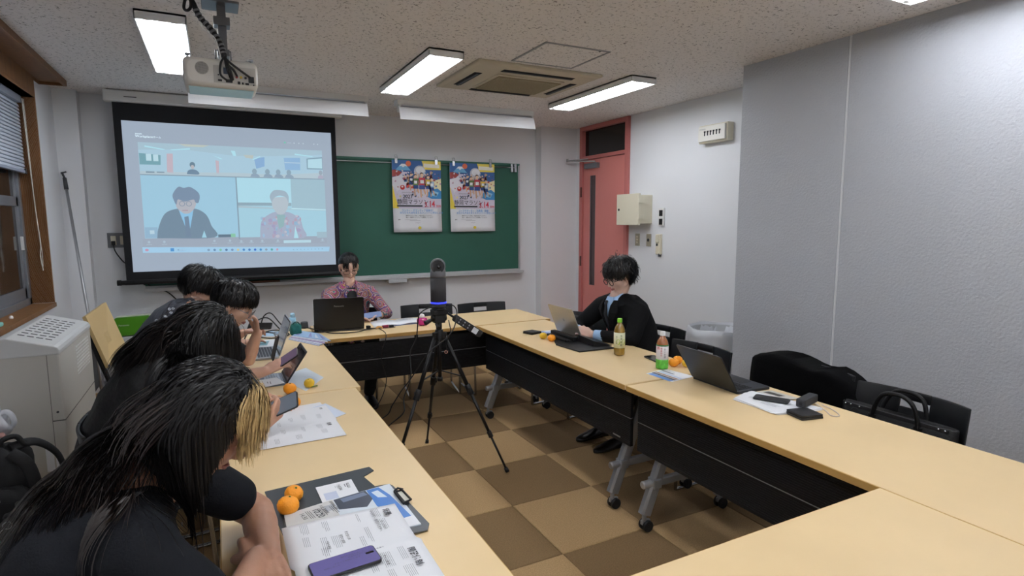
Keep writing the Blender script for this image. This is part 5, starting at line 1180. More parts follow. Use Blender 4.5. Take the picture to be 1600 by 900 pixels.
# emblem: a plain bitten fruit with a leaf
pts = []
for i in range(28):
    a = 2*PI*i/28; r_ = .0115*(1-.13*max(0, math.cos(a-PI/2))**8-.08*max(0, math.cos(a+PI/2))**10)
    x, y = r_*math.cos(a), r_*1.08*math.sin(a)
    if (x-.0135)**2+(y-.002)**2 < .0052**2: x = .0135-.0050*math.cos(math.asin(max(-1, min(1, (y-.002)/.0052))))
    pts.append((x, y))
Le = L @ Matrix.Translation((0, .112, -.0062)) @ Matrix.Rotation(PI, 4, 'Y')
MB().prism(pts, .0004, Le).prism([(.0, .0125), (.004, .0135), (.006, .019), (.001, .018)], .0004, Le).build('emblem', mat('emblem_light', 'E2E0DA', .25, .5), lid)
def bottle(x, y, H, r, label, liquid, capm, labelm, waist=0, txt=None):
    t = thing('drink_bottle', label, 'bottle', (x, y, ZT))
    k = H/.21
    PET = mat('bottle_'+label[:6], liquid, .12, spec=.7, coat=.6)
    prof = [(.001, 0), (r*.7, 0), (r*.96, .006*k), (r, .016*k), (r, .05*k), (r*.97, .054*k), (r, .058*k), (r, .13*k), (r*.96, .145*k), (r*.8, .162*k), (r*.5, .178*k), (.0125, .186*k), (.0125, .192*k)]
    MB().lathe(prof, (x, y, ZT), 28).build('body', PET, t, world=True)
    MB().lathe([(.0148, .188*k), (.0148, .190*k), (.0145, .208*k), (.013, .210*k), (.001, .211*k)], (x, y, ZT), 20).build('cap', capm, t, world=True)
    MB().lathe([(r*1.012, .045*k), (r*1.012, .132*k)], (x, y, ZT), 28).build('label', labelm, t, world=True)
    return t
def on_cyl(g, s, size, x, y, r, z, a0, mi=0, vert=False):
    'letters wrapped on a cylinder facing the camera'
    k = MB(); letters(s, size, Matrix.Identity(4), None, None, into=k, align='CENTER')
    g.add([(x+(r+.0004)*math.sin(a0+v[0]/r), y-(r+.0004)*math.cos(a0+v[0]/r), z+v[1]) for v in k.v], k.f, mi)
bx, by = 2.11, 2.735; am = math.atan2(bx, by)*-1
B1 = bottle(bx, by, .222, .033, 'tall green tea bottle with bright green cap and cream label', '8A6A1C', mat('lime_cap', '7CC326', .4), mat('cream_label2', 'E4E6C4', .5))
g = MB()
for i, ch in enumerate('生茶新鮮'): on_cyl(g, ch, .016, bx, by, .0336, ZT+.115-.018*i, am+.35)
for i, ch in enumerate('ほうじ香'): on_cyl(g, ch, .011, bx, by, .0336, ZT+.112-.013*i, am-.5)
g.build('lettering', mat('dark_olive_ink', '4A5A22', .6), B1, world=True)
g = MB()
for a0 in (-.45, .5):
    for i in range(10):
        for j in range(8):
            pass
g = MB(); 
for a0, zz2 in ((-.25, .085), (.75, .085)):
    ring = [(a0+.38*math.cos(q), ZT+zz2+.016*math.sin(q)*(1+.3*math.cos(q))) for q in [2*PI*i/16 for i in range(16)]]
    g.add([(bx+.0338*math.sin(am+a_), by-.0338*math.cos(am+a_), z_) for a_, z_ in ring], [tuple(range(16))])
g.build('leaf_print', mat('lime_print', 'A6C63A', .5), B1, world=True)
bx, by = 2.12, 2.372; am = -math.atan2(bx, by)
B2 = bottle(bx, by, .205, .0325, 'shorter tea bottle with white cap and white, red and green label', '9A5A2A', mat('white_cap', 'EFEFEF', .35), mat('white_label2', 'E6E0E0', .5))
MB().lathe([(.0332, .128), (.0332, .135)], (bx, by, ZT), 28).build('green_band', mat('dark_green_band', '1F7A3C', .5), B2, world=True)
MB().lathe([(.0325, .004), (.0333, .012), (.0333, .045), (.0331, .055)], (bx, by, ZT), 28).build('green_foot_print', mat('bright_green_print', '5CB43A', .5, var=.35, vscale=60), B2, world=True)
g = MB()
for i, ch in enumerate('おいお茶'): on_cyl(g, ch, .013, bx, by, .0332, ZT+.108-.014*i, am+.45)
g.build('lettering', mat('charcoal_ink', '3A3A40', .6), B2, world=True)
g = MB()
for i, ch in enumerate('健康緑茶'): on_cyl(g, ch, .010, bx, by, .0332, ZT+.112-.012*i, am-.15)
on_cyl(g, '新', .02, bx, by, .0332, ZT+.11, am-.65)
g.build('lettering', mat('red_ink2', 'C8323C', .6), B2, world=True)
phone('smartphone', 2.225, 2.545, ZT, .15, .072, R(80), 'black smartphone lying between the two tea bottles near the table edge', PB, GL)
t = thing('leaflet_pair', 'colourful printed leaflets half under the dark laptop beside the tea bottle', 'leaflet', (2.05, 2.25, ZT))
sheet('sheet', [(1.975, 2.33), (2.13, 2.36), (2.16, 2.17), (1.985, 2.145)], ZT, PAPER, t)
pr = [mat('print_'+c, c, .5) for c in ('6E9AD8', '5A5560', 'B08A7A', 'C9D6EE', '8A8FA0')]
for i, (a, b_) in enumerate((((1.98, 2.32), (2.01, 2.16)), ((2.012, 2.33), (2.03, 2.16)), ((2.035, 2.335), (2.05, 2.165)), ((2.056, 2.33), (2.075, 2.17)), ((2.085, 2.34), (2.10, 2.25)))):
    sheet('print', [(a[0], a[1]), (b_[0], a[1]), (b_[0], b_[1]), (a[0], b_[1])], ZT+.0008, pr[i], t, .0002)
letters('マラソン', .018, frame((2.11, 2.34, ZT+.0009), (0, -1, 0), (1, 0, 0)), INK, t)
# dark laptop
t, L, lid = laptop('dark_laptop', 'large dark grey laptop with its back to the tripod on the right table', 'laptop', (2.115, 1.995), R(90-3), .305, .205, .208, R(32), mat('dark_laptop_deck', '2A2C32', .45, .3), mat('dark_laptop_lid', '26282C', .35, .4), BLACK, SCRD)
# papers
t = thing('paper_stack', 'untidy stack of white printed sheets under the black phone on the right table', 'papers', (2.14, 1.66, ZT))
rr = random.Random(4)
for k in range(6):
    dx, dy = rr.uniform(-.012, .012), rr.uniform(-.012, .012)
    sheet('sheet', [(2.033+dx, 1.80+dy), (2.19+dx, 1.85+dy), (2.255+dx, 1.53+dy), (2.025-dx, 1.575+dy)], ZT+.0012*k, PAPER, t, .001)
zs = ZT+.0086
sheet('picture_sheet', [(2.20, 1.82), (2.28, 1.80), (2.285, 1.66), (2.21, 1.68)], zs-.002, mat('photo_grey_sheet', 'C9C6C0', .5), t, .0008)
sheet('dark_print', [(2.22, 1.80), (2.255, 1.795), (2.26, 1.71), (2.23, 1.72)], zs-.0011, mat('dark_print', '4A4642', .5), t, .0002)
printed(t, (2.06, 1.80), Vector((0, -1, 0)), Vector((1, 0, 0)), para(.02, .06, .05, 3, .008, 1, .002)+para(.10, .05, .08, 5, .007, 3, .0018)+para(.02, .12, .04, 3, .008, 4, .002)+para(.14, .12, .05, 4, .008, 6, .002), zs-.0003, 'small_print', INKL)
phone('smartphone', 2.155, 1.70, zs, .145, .070, R(-62), 'matt black smartphone lying on the stacked white papers', PB, mat('matt_phone_back', '1C1D20', .55), th=.007)
t = thing('power_bank', 'dark grey rectangular block beside the phone on the paper stack', 'power bank', (2.235, 1.60, zs))
MB().box((2.235, 1.585, zs+.019), (.135, .040, .036), R(14)).build('body', mat('charcoal_block', '2C2D30', .6), t, .006, world=True)
MB().box((2.171, 1.568, zs+.017), (.004, .014, .014), R(14)).build('socket', BLACKM, t, .001, world=True)
t = tag(MB().tube(spline([(2.27, 1.57, zs+.004), (2.25, 1.51, ZT+.003), (2.21, 1.455, ZT+.003), (2.24, 1.44, ZT+.003), (2.285, 1.50, ZT+.003), (2.30, 1.56, ZT+.005)], 8), .0022, 6).build('charging_cable', mat('white_cable', 'DCCFC8', .5)), 'short white cable curling out beside the dark grey block', 'cable')

# ---- coat on the chair
t = thing('black_coat', 'black wool coat draped over the back of a chair at the right table', 'coat', (2.70, 1.95, .72))
COAT = mat('black_wool', '060607', .95, bump=.4, bscale=180, spec=.1)
rg = []
n = 26
for j in range(15):
    s = j/14; y = 2.235-.62*s
    half = .045+.035*math.sin(PI*s)**.5; top = .765-.012*s+.012*math.sin(9*s)-.09*max(0, s-.72)/.28-.03*max(0, .1-s)/.1
    lowf = .40+.02*math.sin(11*s); lowb = .30+.02*math.sin(8*s+1)
    row = []
    for i in range(n):
        a = i/n; 
        if a < .5:
            q = a/.5; x = 2.725-half-.02*math.sin(7*s+3*q)-.05*(1-q)*.6; z = lowf+(top-lowf)*min(1, q*1.25)**.8; x += .05*max(0, q-.8)/.2
        else:
            q = (a-.5)/.5; x = 2.755+half+.015*math.sin(6*s+4*q)+.03*q; z = top-(top-lowb)*max(0, q*1.15-.15)
        row.append((x, y, z+.006*math.sin(14*s+5*a)))
    rg.append(row)
MB().rings(rg).build('body', COAT, t, world=True)
MB().rings(lumpy((2.675, 1.86, .52), (.07, .30, .26), seed=44, amp=.012, p=2.6)).build('sleeve', COAT, t, world=True)
# ---- handbag
t = thing('handbag', 'black leather tote bag with two handles on a chair at the bottom right', 'handbag', (2.60, 1.40, .455))
HB = mat('black_bag_leather', '0B0B0D', .5, bump=.5, bscale=160, spec=.35)
g = MB(); bx0 = 2.60
rg = []
for z, hy, hx_ in ((.455, .215, .055), (.50, .225, .062), (.60, .232, .045), (.655, .238, .026), (.662, .236, .020)):
    rg.append([(bx0+hx_*math.copysign(abs(math.cos(a))**.5, math.cos(a)), 1.415+hy*math.copysign(abs(math.sin(a))**.35, math.sin(a)), z-.02*(hy > .22)*(math.sin(a) > .99)) for a in [2*PI*i/28 for i in range(28)]])
g.rings(rg); g.build('body', HB, t, world=True)
MB().box2((bx0-.030, 1.20, .645), (bx0-.022, 1.63, .662)).build('rim_band', mat('dull_leather', '242427', .5), t, .002, world=True)
for s, xo in ((-1, -.035), (1, .03)):
    h = MB().tube(spline([(bx0+xo, 1.50, .635), (bx0+xo*1.1, 1.485, .69), (bx0+xo*1.3, 1.45, .745), (bx0+xo*1.3, 1.385, .758), (bx0+xo*1.3, 1.335, .735), (bx0+xo*1.1, 1.315, .68), (bx0+xo, 1.31, .63)], 8), .0095, 10).build('handle', HB, t, world=True)
    for y in (1.50, 1.31): MB().box((bx0+xo*1.02, y, .628), (.008, .034, .030)).build('handle_tab', HB, h, .004, world=True)
for y in (1.21, 1.235, 1.56, 1.60, 1.625): MB().sphere((bx0-.032, y, .655), .0045, 8, 6).build('stud', CHROME, t, world=True)
# ---- black bag on the chair beside the man
t = thing('shoulder_bag', 'black shoulder bag with pink tag on the chair left of the suited man', 'bag', (2.52, 3.78, .45))
MB().rings(lumpy((2.50, 3.74, .60), (.16, .34, .30), seed=52, amp=.012, p=2.8, taper=.25)).build('body', CLOTH, t, world=True)
MB().tube(spline([(2.42, 3.86, .70), (2.41, 3.80, .765), (2.42, 3.68, .765), (2.44, 3.62, .70)], 6), .011, 6, flat=.5).tube(spline([(2.41, 3.80, .66), (2.39, 3.70, .72), (2.40, 3.60, .70), (2.42, 3.55, .62)], 6), .010, 6, flat=.5).build('strap', CLOTH, t, world=True)
MB().box((2.405, 3.66, .68), (.006, .05, .04), -.1).build('tag', mat('dull_pink_tag', 'A5706E', .5), t, .002, world=True)
# ================================================================== people
def remeshed(mb, name, m, parent, vox, it=4, disp=None):
    'union of overlapping closed shapes as one continuous surface'
    me = bpy.data.meshes.new(name); me.from_pydata(mb.v, [], mb.f)
    bm = bmesh.new(); bm.from_mesh(me); bmesh.ops.recalc_face_normals(bm, faces=bm.faces); bm.to_mesh(me); bm.free()
    o = bpy.data.objects.new(name, me); COL.objects.link(o)
    r = o.modifiers.new('r', 'REMESH'); r.mode = 'VOXEL'; r.voxel_size = vox; r.use_smooth_shade = True
    s = o.modifiers.new('s', 'SMOOTH'); s.iterations = it; s.factor = .5
    dg = bpy.context.evaluated_depsgraph_get(); dg.update()
    nm = bpy.data.meshes.new_from_object(o.evaluated_get(dg)); o.modifiers.clear(); o.data = nm; bpy.data.meshes.remove(me)
    nm.materials.clear(); nm.materials.append(m); nm.name = name
    nm.polygons.foreach_set('use_smooth', [True]*len(nm.polygons))
    if disp is not None:
        co = np.empty(len(nm.vertices)*3, np.float32); nm.vertices.foreach_get('co', co); co = co.reshape(-1, 3)
        no = np.empty(len(nm.vertices)*3, np.float32); nm.vertices.foreach_get('normal', no); no = no.reshape(-1, 3)
        co += no*disp(co)[:, None]; nm.vertices.foreach_set('co', co.ravel()); nm.update()
    attach(o, parent, True); return o
def capsule(mb, a, b, ra, rb, n=14, k=5):
    a, b = Vector(a), Vector(b); d = b-a
    d = d.normalized() if d.length > 1e-6 else Vector((0, 0, 1)); x = d.orthogonal().normalized(); y = d.cross(x); rg = []
    ring = lambda c, r: [c+(x*math.cos(2*PI*i/n)+y*math.sin(2*PI*i/n))*max(r, 1e-4) for i in range(n)]
    for i in range(k): t = PI/2*(1-i/k); rg.append(ring(a-d*ra*math.sin(t), ra*math.cos(t)))
    rg.append(ring(a, ra)); rg.append(ring(b, rb))
    for i in range(1, k+1): t = PI/2*i/k; rg.append(ring(b+d*rb*math.sin(t), rb*math.cos(t)))
    mb.rings(rg)
def torso(mb, spine, side, grow=0., n=28, ends=True):
    pts = [Vector(p[0]) for p in spine]; rg = []
    for i, (c, w_, dp) in enumerate(spine):
        t = (pts[min(i+1, len(pts)-1)]-pts[max(i-1, 0)]).normalized(); s = (side-t*side.dot(t)).normalized(); f = s.cross(t)
        rg.append([pts[i]+s*((w_+grow)*math.copysign(abs(math.cos(a))**.8, math.cos(a)))+f*((dp+grow)*math.copysign(abs(math.sin(a))**.9, math.sin(a))) for a in [2*PI*j/n for j in range(n)]])
    mb.rings(rg)
def fold_noise(seed, amp, sc=(1, 1, 1)):
    r = np.random.default_rng(seed); K = [(r.normal(size=3)*s, r.uniform(0, 6.28), a) for s, a in ((10, 1), (14, .8), (22, .6), (30, .45), (17, .7))]
    def f(co):
        v = np.zeros(len(co)); c = co*np.array(sc)
        for k, p, a in K:
            q = c@k+p+.9*np.sin(c@(k[[1, 2, 0]]*.6)+p); v += a*(1-2*np.abs(np.sin(q/2)))
        return (amp*v/3).astype(np.float32)
    return f
SKIN = {}
def skin(c):
    if c not in SKIN:
        m = mat('skin_'+c, c, .5, bump=.12, bscale=300, var=.05, vscale=30)
        b_ = m.node_tree.nodes['Principled BSDF']; b_.inputs['Subsurface Weight'].default_value = .12; b_.inputs['Subsurface Radius'].default_value = (.01, .004, .002)
        SKIN[c] = m
    return SKIN[c]
def headM(c, fwd, up=(0, 0, 1)):
    'local x = right of the person, y = forward, z = up'
    f = Vector(fwd).normalized(); r = f.cross(Vector(up)).normalized(); u = r.cross(f)
    return Matrix(((r.x, f.x, u.x, c[0]), (r.y, f.y, u.y, c[1]), (r.z, f.z, u.z, c[2]), (0, 0, 0, 1)))
def head_shapes(mb, M, s=1.):
    R3 = M.to_3x3()
    def E(c, r): mb.sphere(M @ (Vector(c)*s), tuple(q*s for q in r), 24, 16, M=R3)
    def Cp(a, b_, ra, rb): capsule(mb, M @ (Vector(a)*s), M @ (Vector(b_)*s), ra*s, rb*s)
    E((0, -.014, .032), (.073, .091, .083)); E((0, .025, -.022), (.060, .060, .074)); E((0, .030, .035), (.058, .056, .045))
    E((0, .050, -.083), (.027, .026, .022)); E((0, .035, -.068), (.042, .038, .030))
    for q in (-1, 1):
        E((q*.036, .046, -.022), (.026, .030, .027)); Cp((q*.052, -.005, -.045), (q*.020, .055, -.088), .016, .014)
        E((q*.0315, .068, .008), (.0165, .0125, .0115)); E((q*.0095, .090, -.031), (.0075, .009, .0065))
        E((q*.074, -.006, -.004), (.008, .017, .029)); E((q*.079, -.012, .008), (.007, .010, .017)); E((q*.074, .0, -.028), (.006, .008, .009))
        Cp((q*.012, .081, .024), (q*.044, .067, .026), .0085, .007)
    Cp((0, .082, .014), (0, .098, -.022), .0075, .010); E((0, .100, -.027), (.0095, .0095, .0085))
    Cp((-.019, .073, -.055), (0, .0845, -.053), .0045, .0062); Cp((.019, .073, -.055), (0, .0845, -.053), .0045, .0062)
    Cp((-.015, .073, -.063), (.015, .073, -.063), .006, .006); E((0, .081, -.064), (.012, .006, .0065))
def face_parts(t, M, s=1., lips='9C5F5C', brow='15110F', glasses=None, eyes=True, round_g=False):
    R3 = M.to_3x3(); L = lambda p: M @ (Vector(p)*s)
    LP = mat('lip_'+lips, lips, .45)
    MB().tube([L(p) for p in ((-.021, .0765, -.0565), (-.010, .0855, -.0535), (0, .0895, -.0555), (.010, .0855, -.0535), (.021, .0765, -.0565))], [.0012, .0038, .0036, .0038, .0012], 8).tube([L(p) for p in ((-.019, .0765, -.0595), (0, .0865, -.0635), (.019, .0765, -.0595))], [.001, .005, .001], 8).build('lips', LP, t, world=True)
    BR = mat('eyebrow_hair', brow, .8)
    for q in (-1, 1):
        MB().tube([L((q*.016, .0885, .028)), L((q*.032, .0835, .034)), L((q*.048, .070, .029))], [.0026*s, .003*s, .001], 6, flat=.5).build('eyebrow', BR, t, world=True)
        if eyes:
            MB().sphere(L((q*.0315, .0735, .0055)), (.0118*s, .0082*s, .0052*s), 14, 8, M=R3).build('eye', mat('eye_white', 'CFC9C4', .25), t, world=True)
            MB().sphere(L((q*.0315, .0785, .0030)), (.0052*s, .0042*s, .0042*s), 12, 8, M=R3).build('iris', mat('dark_iris', '1A120E', .15), t, world=True)
            MB().tube([L((q*.0185, .0785, .0062)), L((q*.0315, .0832, .0098)), L((q*.0465, .0735, .0055))], .0014*s, 6).build('eyelash', BLACKM, t, world=True)
    if glasses:
        GM, w_, h_, th = glasses
        g = MB()
        for q in (-1, 1):
            ring = []
            for i in range(28):
                a = 2*PI*i/28; ex = .75 if not round_g else 1
                cx, cz = math.copysign(abs(math.cos(a))**ex, math.cos(a)), math.copysign(abs(math.sin(a))**ex, math.sin(a))
                ring.append(L((q*.0335+w_*cx, .098-.10*abs(q*.0335+w_*cx)**1.5, -.001+h_*cz)))
            g.tube(ring, th, 6, closed=True)
            g.tube([L((q*(.0335+w_), .088, .004)), L((q*.076, .075, .008)), L((q*.080, .0, .006)), L((q*.077, -.012, -.004))], th, 6)
        g.tube([L((-.0335+w_, .096, .004)), L((0, .103, .006)), L((.0335-w_, .096, .004))], th, 6)
        gl = g.build('glasses', GM, t, world=True)
def hand_shapes(mb, W, x, z, left, s=1., curl=.5, spread=.06, thumb=.6, grip=None):
    'W wrist, x towards the fingers, z back of the hand; left or right'
    x = Vector(x).normalized(); z = Vector(z); z = (z-x*z.dot(x)).normalized(); y = z.cross(x)
    if left: y = -y                                    # y: towards the thumb
    W = Vector(W); P = lambda a, b_, c: W+x*a*s+y*b_*s+z*c*s
    for b_ in (-.026, -.009, .009, .026): capsule(mb, P(.012, b_*.7, 0), P(.082-.004*(b_ < -.02), b_, 0), .0135*s, .0115*s, 10, 3)
    capsule(mb, P(.0, -.008, 0), P(0, .008, 0), .019*s, .019*s, 10, 3)
    for i, (b_, L_) in enumerate(((.027, .070), (.009, .078), (-.009, .073), (-.026, .057))):
        a0 = .082; p = P(a0, b_, 0); ang = 0; c = curl if not isinstance(curl, (list, tuple)) else curl[i]
        yaw_ = spread*(1.5-i)
        for k, (fr, r0, r1) in enumerate(((.45, .0098, .0088), (.30, .0086, .0078), (.25, .0077, .0066))):
            ang += c*(.9, 1.15, .8)[k]
            d = x*math.cos(ang)-z*math.sin(ang)+y*yaw_*math.cos(ang); q = p+d.normalized()*L_*fr*s
            capsule(mb, p, q, r0*s, r1*s, 10, 3); p = q
    p0 = P(.018, .022, -.004); p1 = P(.048, .044, -.010-.012*thumb); p2 = P(.074, .050-.012*thumb, -.016-.020*thumb); p3 = P(.094, .046-.020*thumb, -.020-.026*thumb)
    capsule(mb, p0, p1, .0145*s, .0115*s, 10, 3); capsule(mb, p1, p2, .011*s, .0098*s, 10, 3); capsule(mb, p2, p3, .0095*s, .0078*s, 10, 3)
def ease(pts, n=6): return spline(pts, n)

# ---- hair: strands combed over the skull, then falling
def hair(name, parent, M, m, N, length, rootmask, comb, fall, width=.0022, off=(.004, .018), S=18, colliders=(), s=1., seed=0, wob=.004, gfun=None, centre=(0, -.014, .032), rad=(.073, .091, .083), stuff=True, clump=0, down=.8, cling=0.):
    r = np.random.default_rng(seed); M3 = np.array(M.to_3x3()); T_ = np.array(M.translation); c0 = np.array(centre)*s; ra = np.array(rad)*s
    d = r.normal(size=(N*14, 3)); d /= np.linalg.norm(d, axis=1)[:, None]
    d = d[rootmask(d)][:N]; N = len(d)
    lay = r.uniform(off[0], off[1], N)[:, None]
    P = c0+d*(ra+lay*.5); path = [P]
    Ln = length(d, r) if callable(length) else r.uniform(length[0], length[1], N)
    st = (Ln/(S-1))[:, None]
    g_loc = M3.T@np.array([0, 0, -1.])
    prev = None; cb = comb(d, r); ph = r.uniform(0, 6.28, (N, 3))
    if clump: 
        ph = ph[r.integers(0, clump, N)]
    for k in range(1, S):
        tt = k/(S-1)
        q = (P-c0)/(ra+lay); nrm = (P-c0)/(ra+lay)**2; nrm /= np.linalg.norm(nrm, axis=1)[:, None]
        near = 1. if cling else np.clip(1-(np.linalg.norm(q, axis=1)-1)*3, 0, 1)[:, None]
        cbk = cb*(1-tt*.6)+np.array([0, 0, -1.])*down*(.25+tt)
        cd_ = cbk-nrm*np.sum(cbk*nrm, axis=1)[:, None]*near; cd_ /= np.linalg.norm(cd_, axis=1)[:, None]+1e-6
        fl_ = fall(tt, d) if callable(fall) else fall*tt
        fl_ = np.asarray(fl_).reshape(-1, 1) if np.ndim(fl_) else fl_
        gv = g_loc if gfun is None else (M3.T@gfun(tt, d).T).T
        dr = cd_*(1-fl_)+gv*fl_
        if prev is not None: dr = .55*dr+.45*prev
        dr = dr/(np.linalg.norm(dr, axis=1)[:, None]+1e-6)
        dr = dr+wob*10*np.sin(ph+tt*7*np.array([1, 1.3, .8]))
        dr /= np.linalg.norm(dr, axis=1)[:, None]
        Pn = P+dr*st
        if cling:
            q = (Pn-c0)/(ra+lay); l_ = np.linalg.norm(q, axis=1)[:, None]; Pn = np.where(l_ > 1, c0+(Pn-c0)*(1-cling*(1-1/l_)), Pn)
        q = (Pn-c0)/(ra+lay); l_ = np.linalg.norm(q, axis=1)[:, None]; ins = l_ < 1
        Pn = np.where(ins, c0+(Pn-c0)/l_, Pn)
        if colliders:
            Wp = Pn@M3.T+T_
            for (a, b_, rr) in colliders:
                a = np.array(a); b_ = np.array(b_); ab = b_-a; u = np.clip(((Wp-a)@ab)/(ab@ab), 0, 1)[:, None]; cc = a+u*ab; v = Wp-cc; dist = np.linalg.norm(v, axis=1)[:, None]; R_ = rr+lay*.6
                Wp = np.where(dist < R_, cc+v/dist*R_, Wp)
            Pn = (Wp-T_)@M3
        prev = (Pn-P); prev /= np.linalg.norm(prev, axis=1)[:, None]+1e-6
        P = Pn; path.append(P)
    path = np.stack(path, 1)                              # N,S,3
    tan = np.gradient(path, axis=1); tan /= np.linalg.norm(tan, axis=2)[:, :, None]+1e-9
    out = (path-c0); out /= np.linalg.norm(out, axis=2)[:, :, None]
    sd = np.cross(tan, out); sd /= np.linalg.norm(sd, axis=2)[:, :, None]+1e-9
    tw = r.uniform(-.5, .5, (N, 1, 1)); sd = sd+out*tw; sd /= np.linalg.norm(sd, axis=2)[:, :, None]
    prof = np.clip(np.minimum(np.linspace(.6, 3, S), np.linspace(5, .25, S)), 0, 1)[None, :, None]*width/2*r.uniform(.6, 1.4, (N, 1, 1))
    A = path-sd*prof; B = path+sd*prof
    V = np.stack([A, B], 2).reshape(-1, 3)@M3.T+T_
    base = (np.arange(N)[:, None]*S*2+np.arange(S-1)[None, :]*2).ravel()
    F = np.stack([base, base+1, base+3, base+2], 1)
    me = bpy.data.meshes.new(name); me.vertices.add(len(V)); me.vertices.foreach_set('co', V.astype(np.float32).ravel())
    me.loops.add(len(F)*4); me.loops.foreach_set('vertex_index', F.astype(np.int32).ravel()); me.polygons.add(len(F))
    me.polygons.foreach_set('loop_start', np.arange(len(F), dtype=np.int32)*4); me.polygons.foreach_set('loop_total', np.full(len(F), 4, np.int32))
    me.polygons.foreach_set('use_smooth', np.ones(len(F), bool)); me.update(); me.validate(); me.materials.append(m)
    o = bpy.data.objects.new(name, me); COL.objects.link(o); attach(o, parent, True)
    if stuff: o['kind'] = 'stuff'
    return o
def scalp(parent, M, m, rootmask, s=1., grow=.007, centre=(0, -.014, .032), rad=(.073, .091, .083)):
    mb = MB(); n, k = 40, 28; vs = []; keep = []
    for i in range(k+1):
        t = PI*i/k
        for j in range(n):
            a = 2*PI*j/n; vs.append((math.sin(t)*math.cos(a), math.sin(t)*math.sin(a), math.cos(t)))
    ok = rootmask(np.array(vs)*.999); fs = []
    for i in range(k):
        for j in range(n):
            q = (i*n+j, i*n+(j+1) % n, (i+1)*n+(j+1) % n, (i+1)*n+j)
            if all(ok[x] for x in q): fs.append(q)
    pts = [M @ (Vector([centre[x]*s+v[x]*(rad[x]*s+grow) for x in range(3)])) for v in vs]
    mb.add(pts, fs, 0, True); o = mb.build('scalp_hair', m, parent, world=True); return o
def hmat(name, c, rough=.38, spec=.5, var=0.):
    m = mat(name, c, rough, var=var, vscale=40, spec=spec); m.node_tree.nodes['Principled BSDF'].inputs['Anisotropic'].default_value = .5; return m
HB1 = hmat('glossy_black_hair', '0B090A', .44, .35); HB2 = hmat('black_hair', '0A090A', .42, .45); HBB = hmat('brown_tinted_hair', '1F1613', .42, .5)
HBL = hmat('blond_hair', 'B79C6C', .42, .4, var=.35)
def cut(zf, zs, zb, jit=.02, k=.092, mn=.022):
    'a haircut: each strand reaches a hem at this height'
    def f(d, r):
        y = d[:, 1]; zc = np.where(y > 0, zs+(zf-zs)*np.clip(y*1.25, 0, 1), zs+(zb-zs)*np.clip(-y*2.4, 0, 1))
        return np.maximum(k*(np.arcsin(np.clip(d[:, 2], -1, 1))-np.arcsin(zc)), mn)+r.uniform(0, jit, len(d))
    return f
def mask_std(front=.45, side=.05, back=-.55):
    def f(d):
        y = d[:, 1]; lim = np.where(y > 0, side+(front-side)*np.clip(y, 0, 1)**1.3, side+(back-side)*np.clip(-y, 0, 1)**.5)
        return d[:, 2] > lim
    return f
def comb_crown(c=(0, -.35, .9), k=0.):
    c = np.array(c)
    def f(d, r):
        v = d-c+r.normal(size=d.shape)*k; return v/np.linalg.norm(v, axis=1)[:, None]
    return f
def arm_skin(mb, sh, el, wr, r=(.045, .038, .036, .026)):
    capsule(mb, sh, el, r[0], r[1]); capsule(mb, el, Vector(el)+(Vector(wr)-Vector(el))*.35, r[1]*.98, r[2]*1.05); capsule(mb, Vector(el)+(Vector(wr)-Vector(el))*.3, wr, r[2]*1.05, r[3])
def legs(t, hipc, side, fwd, knee_d, foot, trouser, shoem, w_=.095, thigh=.44):
    'seated legs: trousers as one garment, two shoes'
    hipc = Vector(hipc); fwd = Vector(fwd).normalized(); tr = MB(); sk = []
    for q in (-1, 1):
        h = hipc+side*q*w_; k = h+fwd*thigh+side*q*.03+Vector((0, 0, .02)); k.z = .50
        f = Vector(foot[0 if q < 0 else 1])
        a = f+Vector((0, 0, .10))
        capsule(tr, h, k, .085, .062); capsule(tr, k, a, .060, .047); sk.append((h, k, a))
        d = Vector((fwd.x, fwd.y, 0)).normalized(); sdv = Vector((-d.y, d.x, 0)); rg = []
        for u, wd, ht in ((-.075, .012, .03), (-.07, .030, .065), (-.02, .036, .085), (.04, .040, .075), (.10, .046, .052), (.15, .044, .038), (.185, .028, .026), (.195, .010, .016)):
            c = f+d*u; rg.append([c+sdv*wd*math.cos(a2)+Vector((0, 0, max(.0, ht*.5+ht*.5*math.sin(a2)))) for a2 in [2*PI*i/16 for i in range(16)]])
        MB().rings(rg).build('shoe', shoem, t, world=True)
    capsule(tr, hipc-side*w_*.6, hipc+side*w_*.6, .105, .105)
    remeshed(tr, 'trousers', trouser, t, .012, 4, fold_noise(5, .004))
    return sk
TR = mat('dark_trousers', '121316', .8, bump=.3, bscale=200); SHOE = mat('black_shoe', '0B0B0C', .35)

def figure(label, H, fwd, up, spine, side, arms, skinc, voxel=.005, neckr=.052, hs=1., legspec=None, handspec=(), bodyname='body'):
    'the body as one surface; returns root and head matrix'
    hip = Vector(spine[0][0])
    t = thing('person', label, 'person', (hip.x, hip.y, 0))
    M = headM(H, fwd, up); g = MB(); head_shapes(g, M, hs)
    torso(g, [(c, w_-.028, d_-.028) for c, w_, d_ in spine[:-1]]+[spine[-1]], side)
    nb = Vector(spine[-1][0]); nt_ = M @ Vector((0, -.022, -.050))
    capsule(g, nb, nt_, neckr*1.08, neckr*.98)
    for (sh, el, wr, rr) in arms: arm_skin(g, sh, el, wr, rr)
    for hsx in handspec: hand_shapes(g, **hsx)
    if legspec:
        for (h, k, a) in legspec: capsule(g, h, k, .072, .05); capsule(g, k, a, .048, .035)
    b = remeshed(g, bodyname, skin(skinc), t, voxel, 3)
    return t, M, b
def lerp(a, b_, t): return Vector(a)*(1-t)+Vector(b_)*t

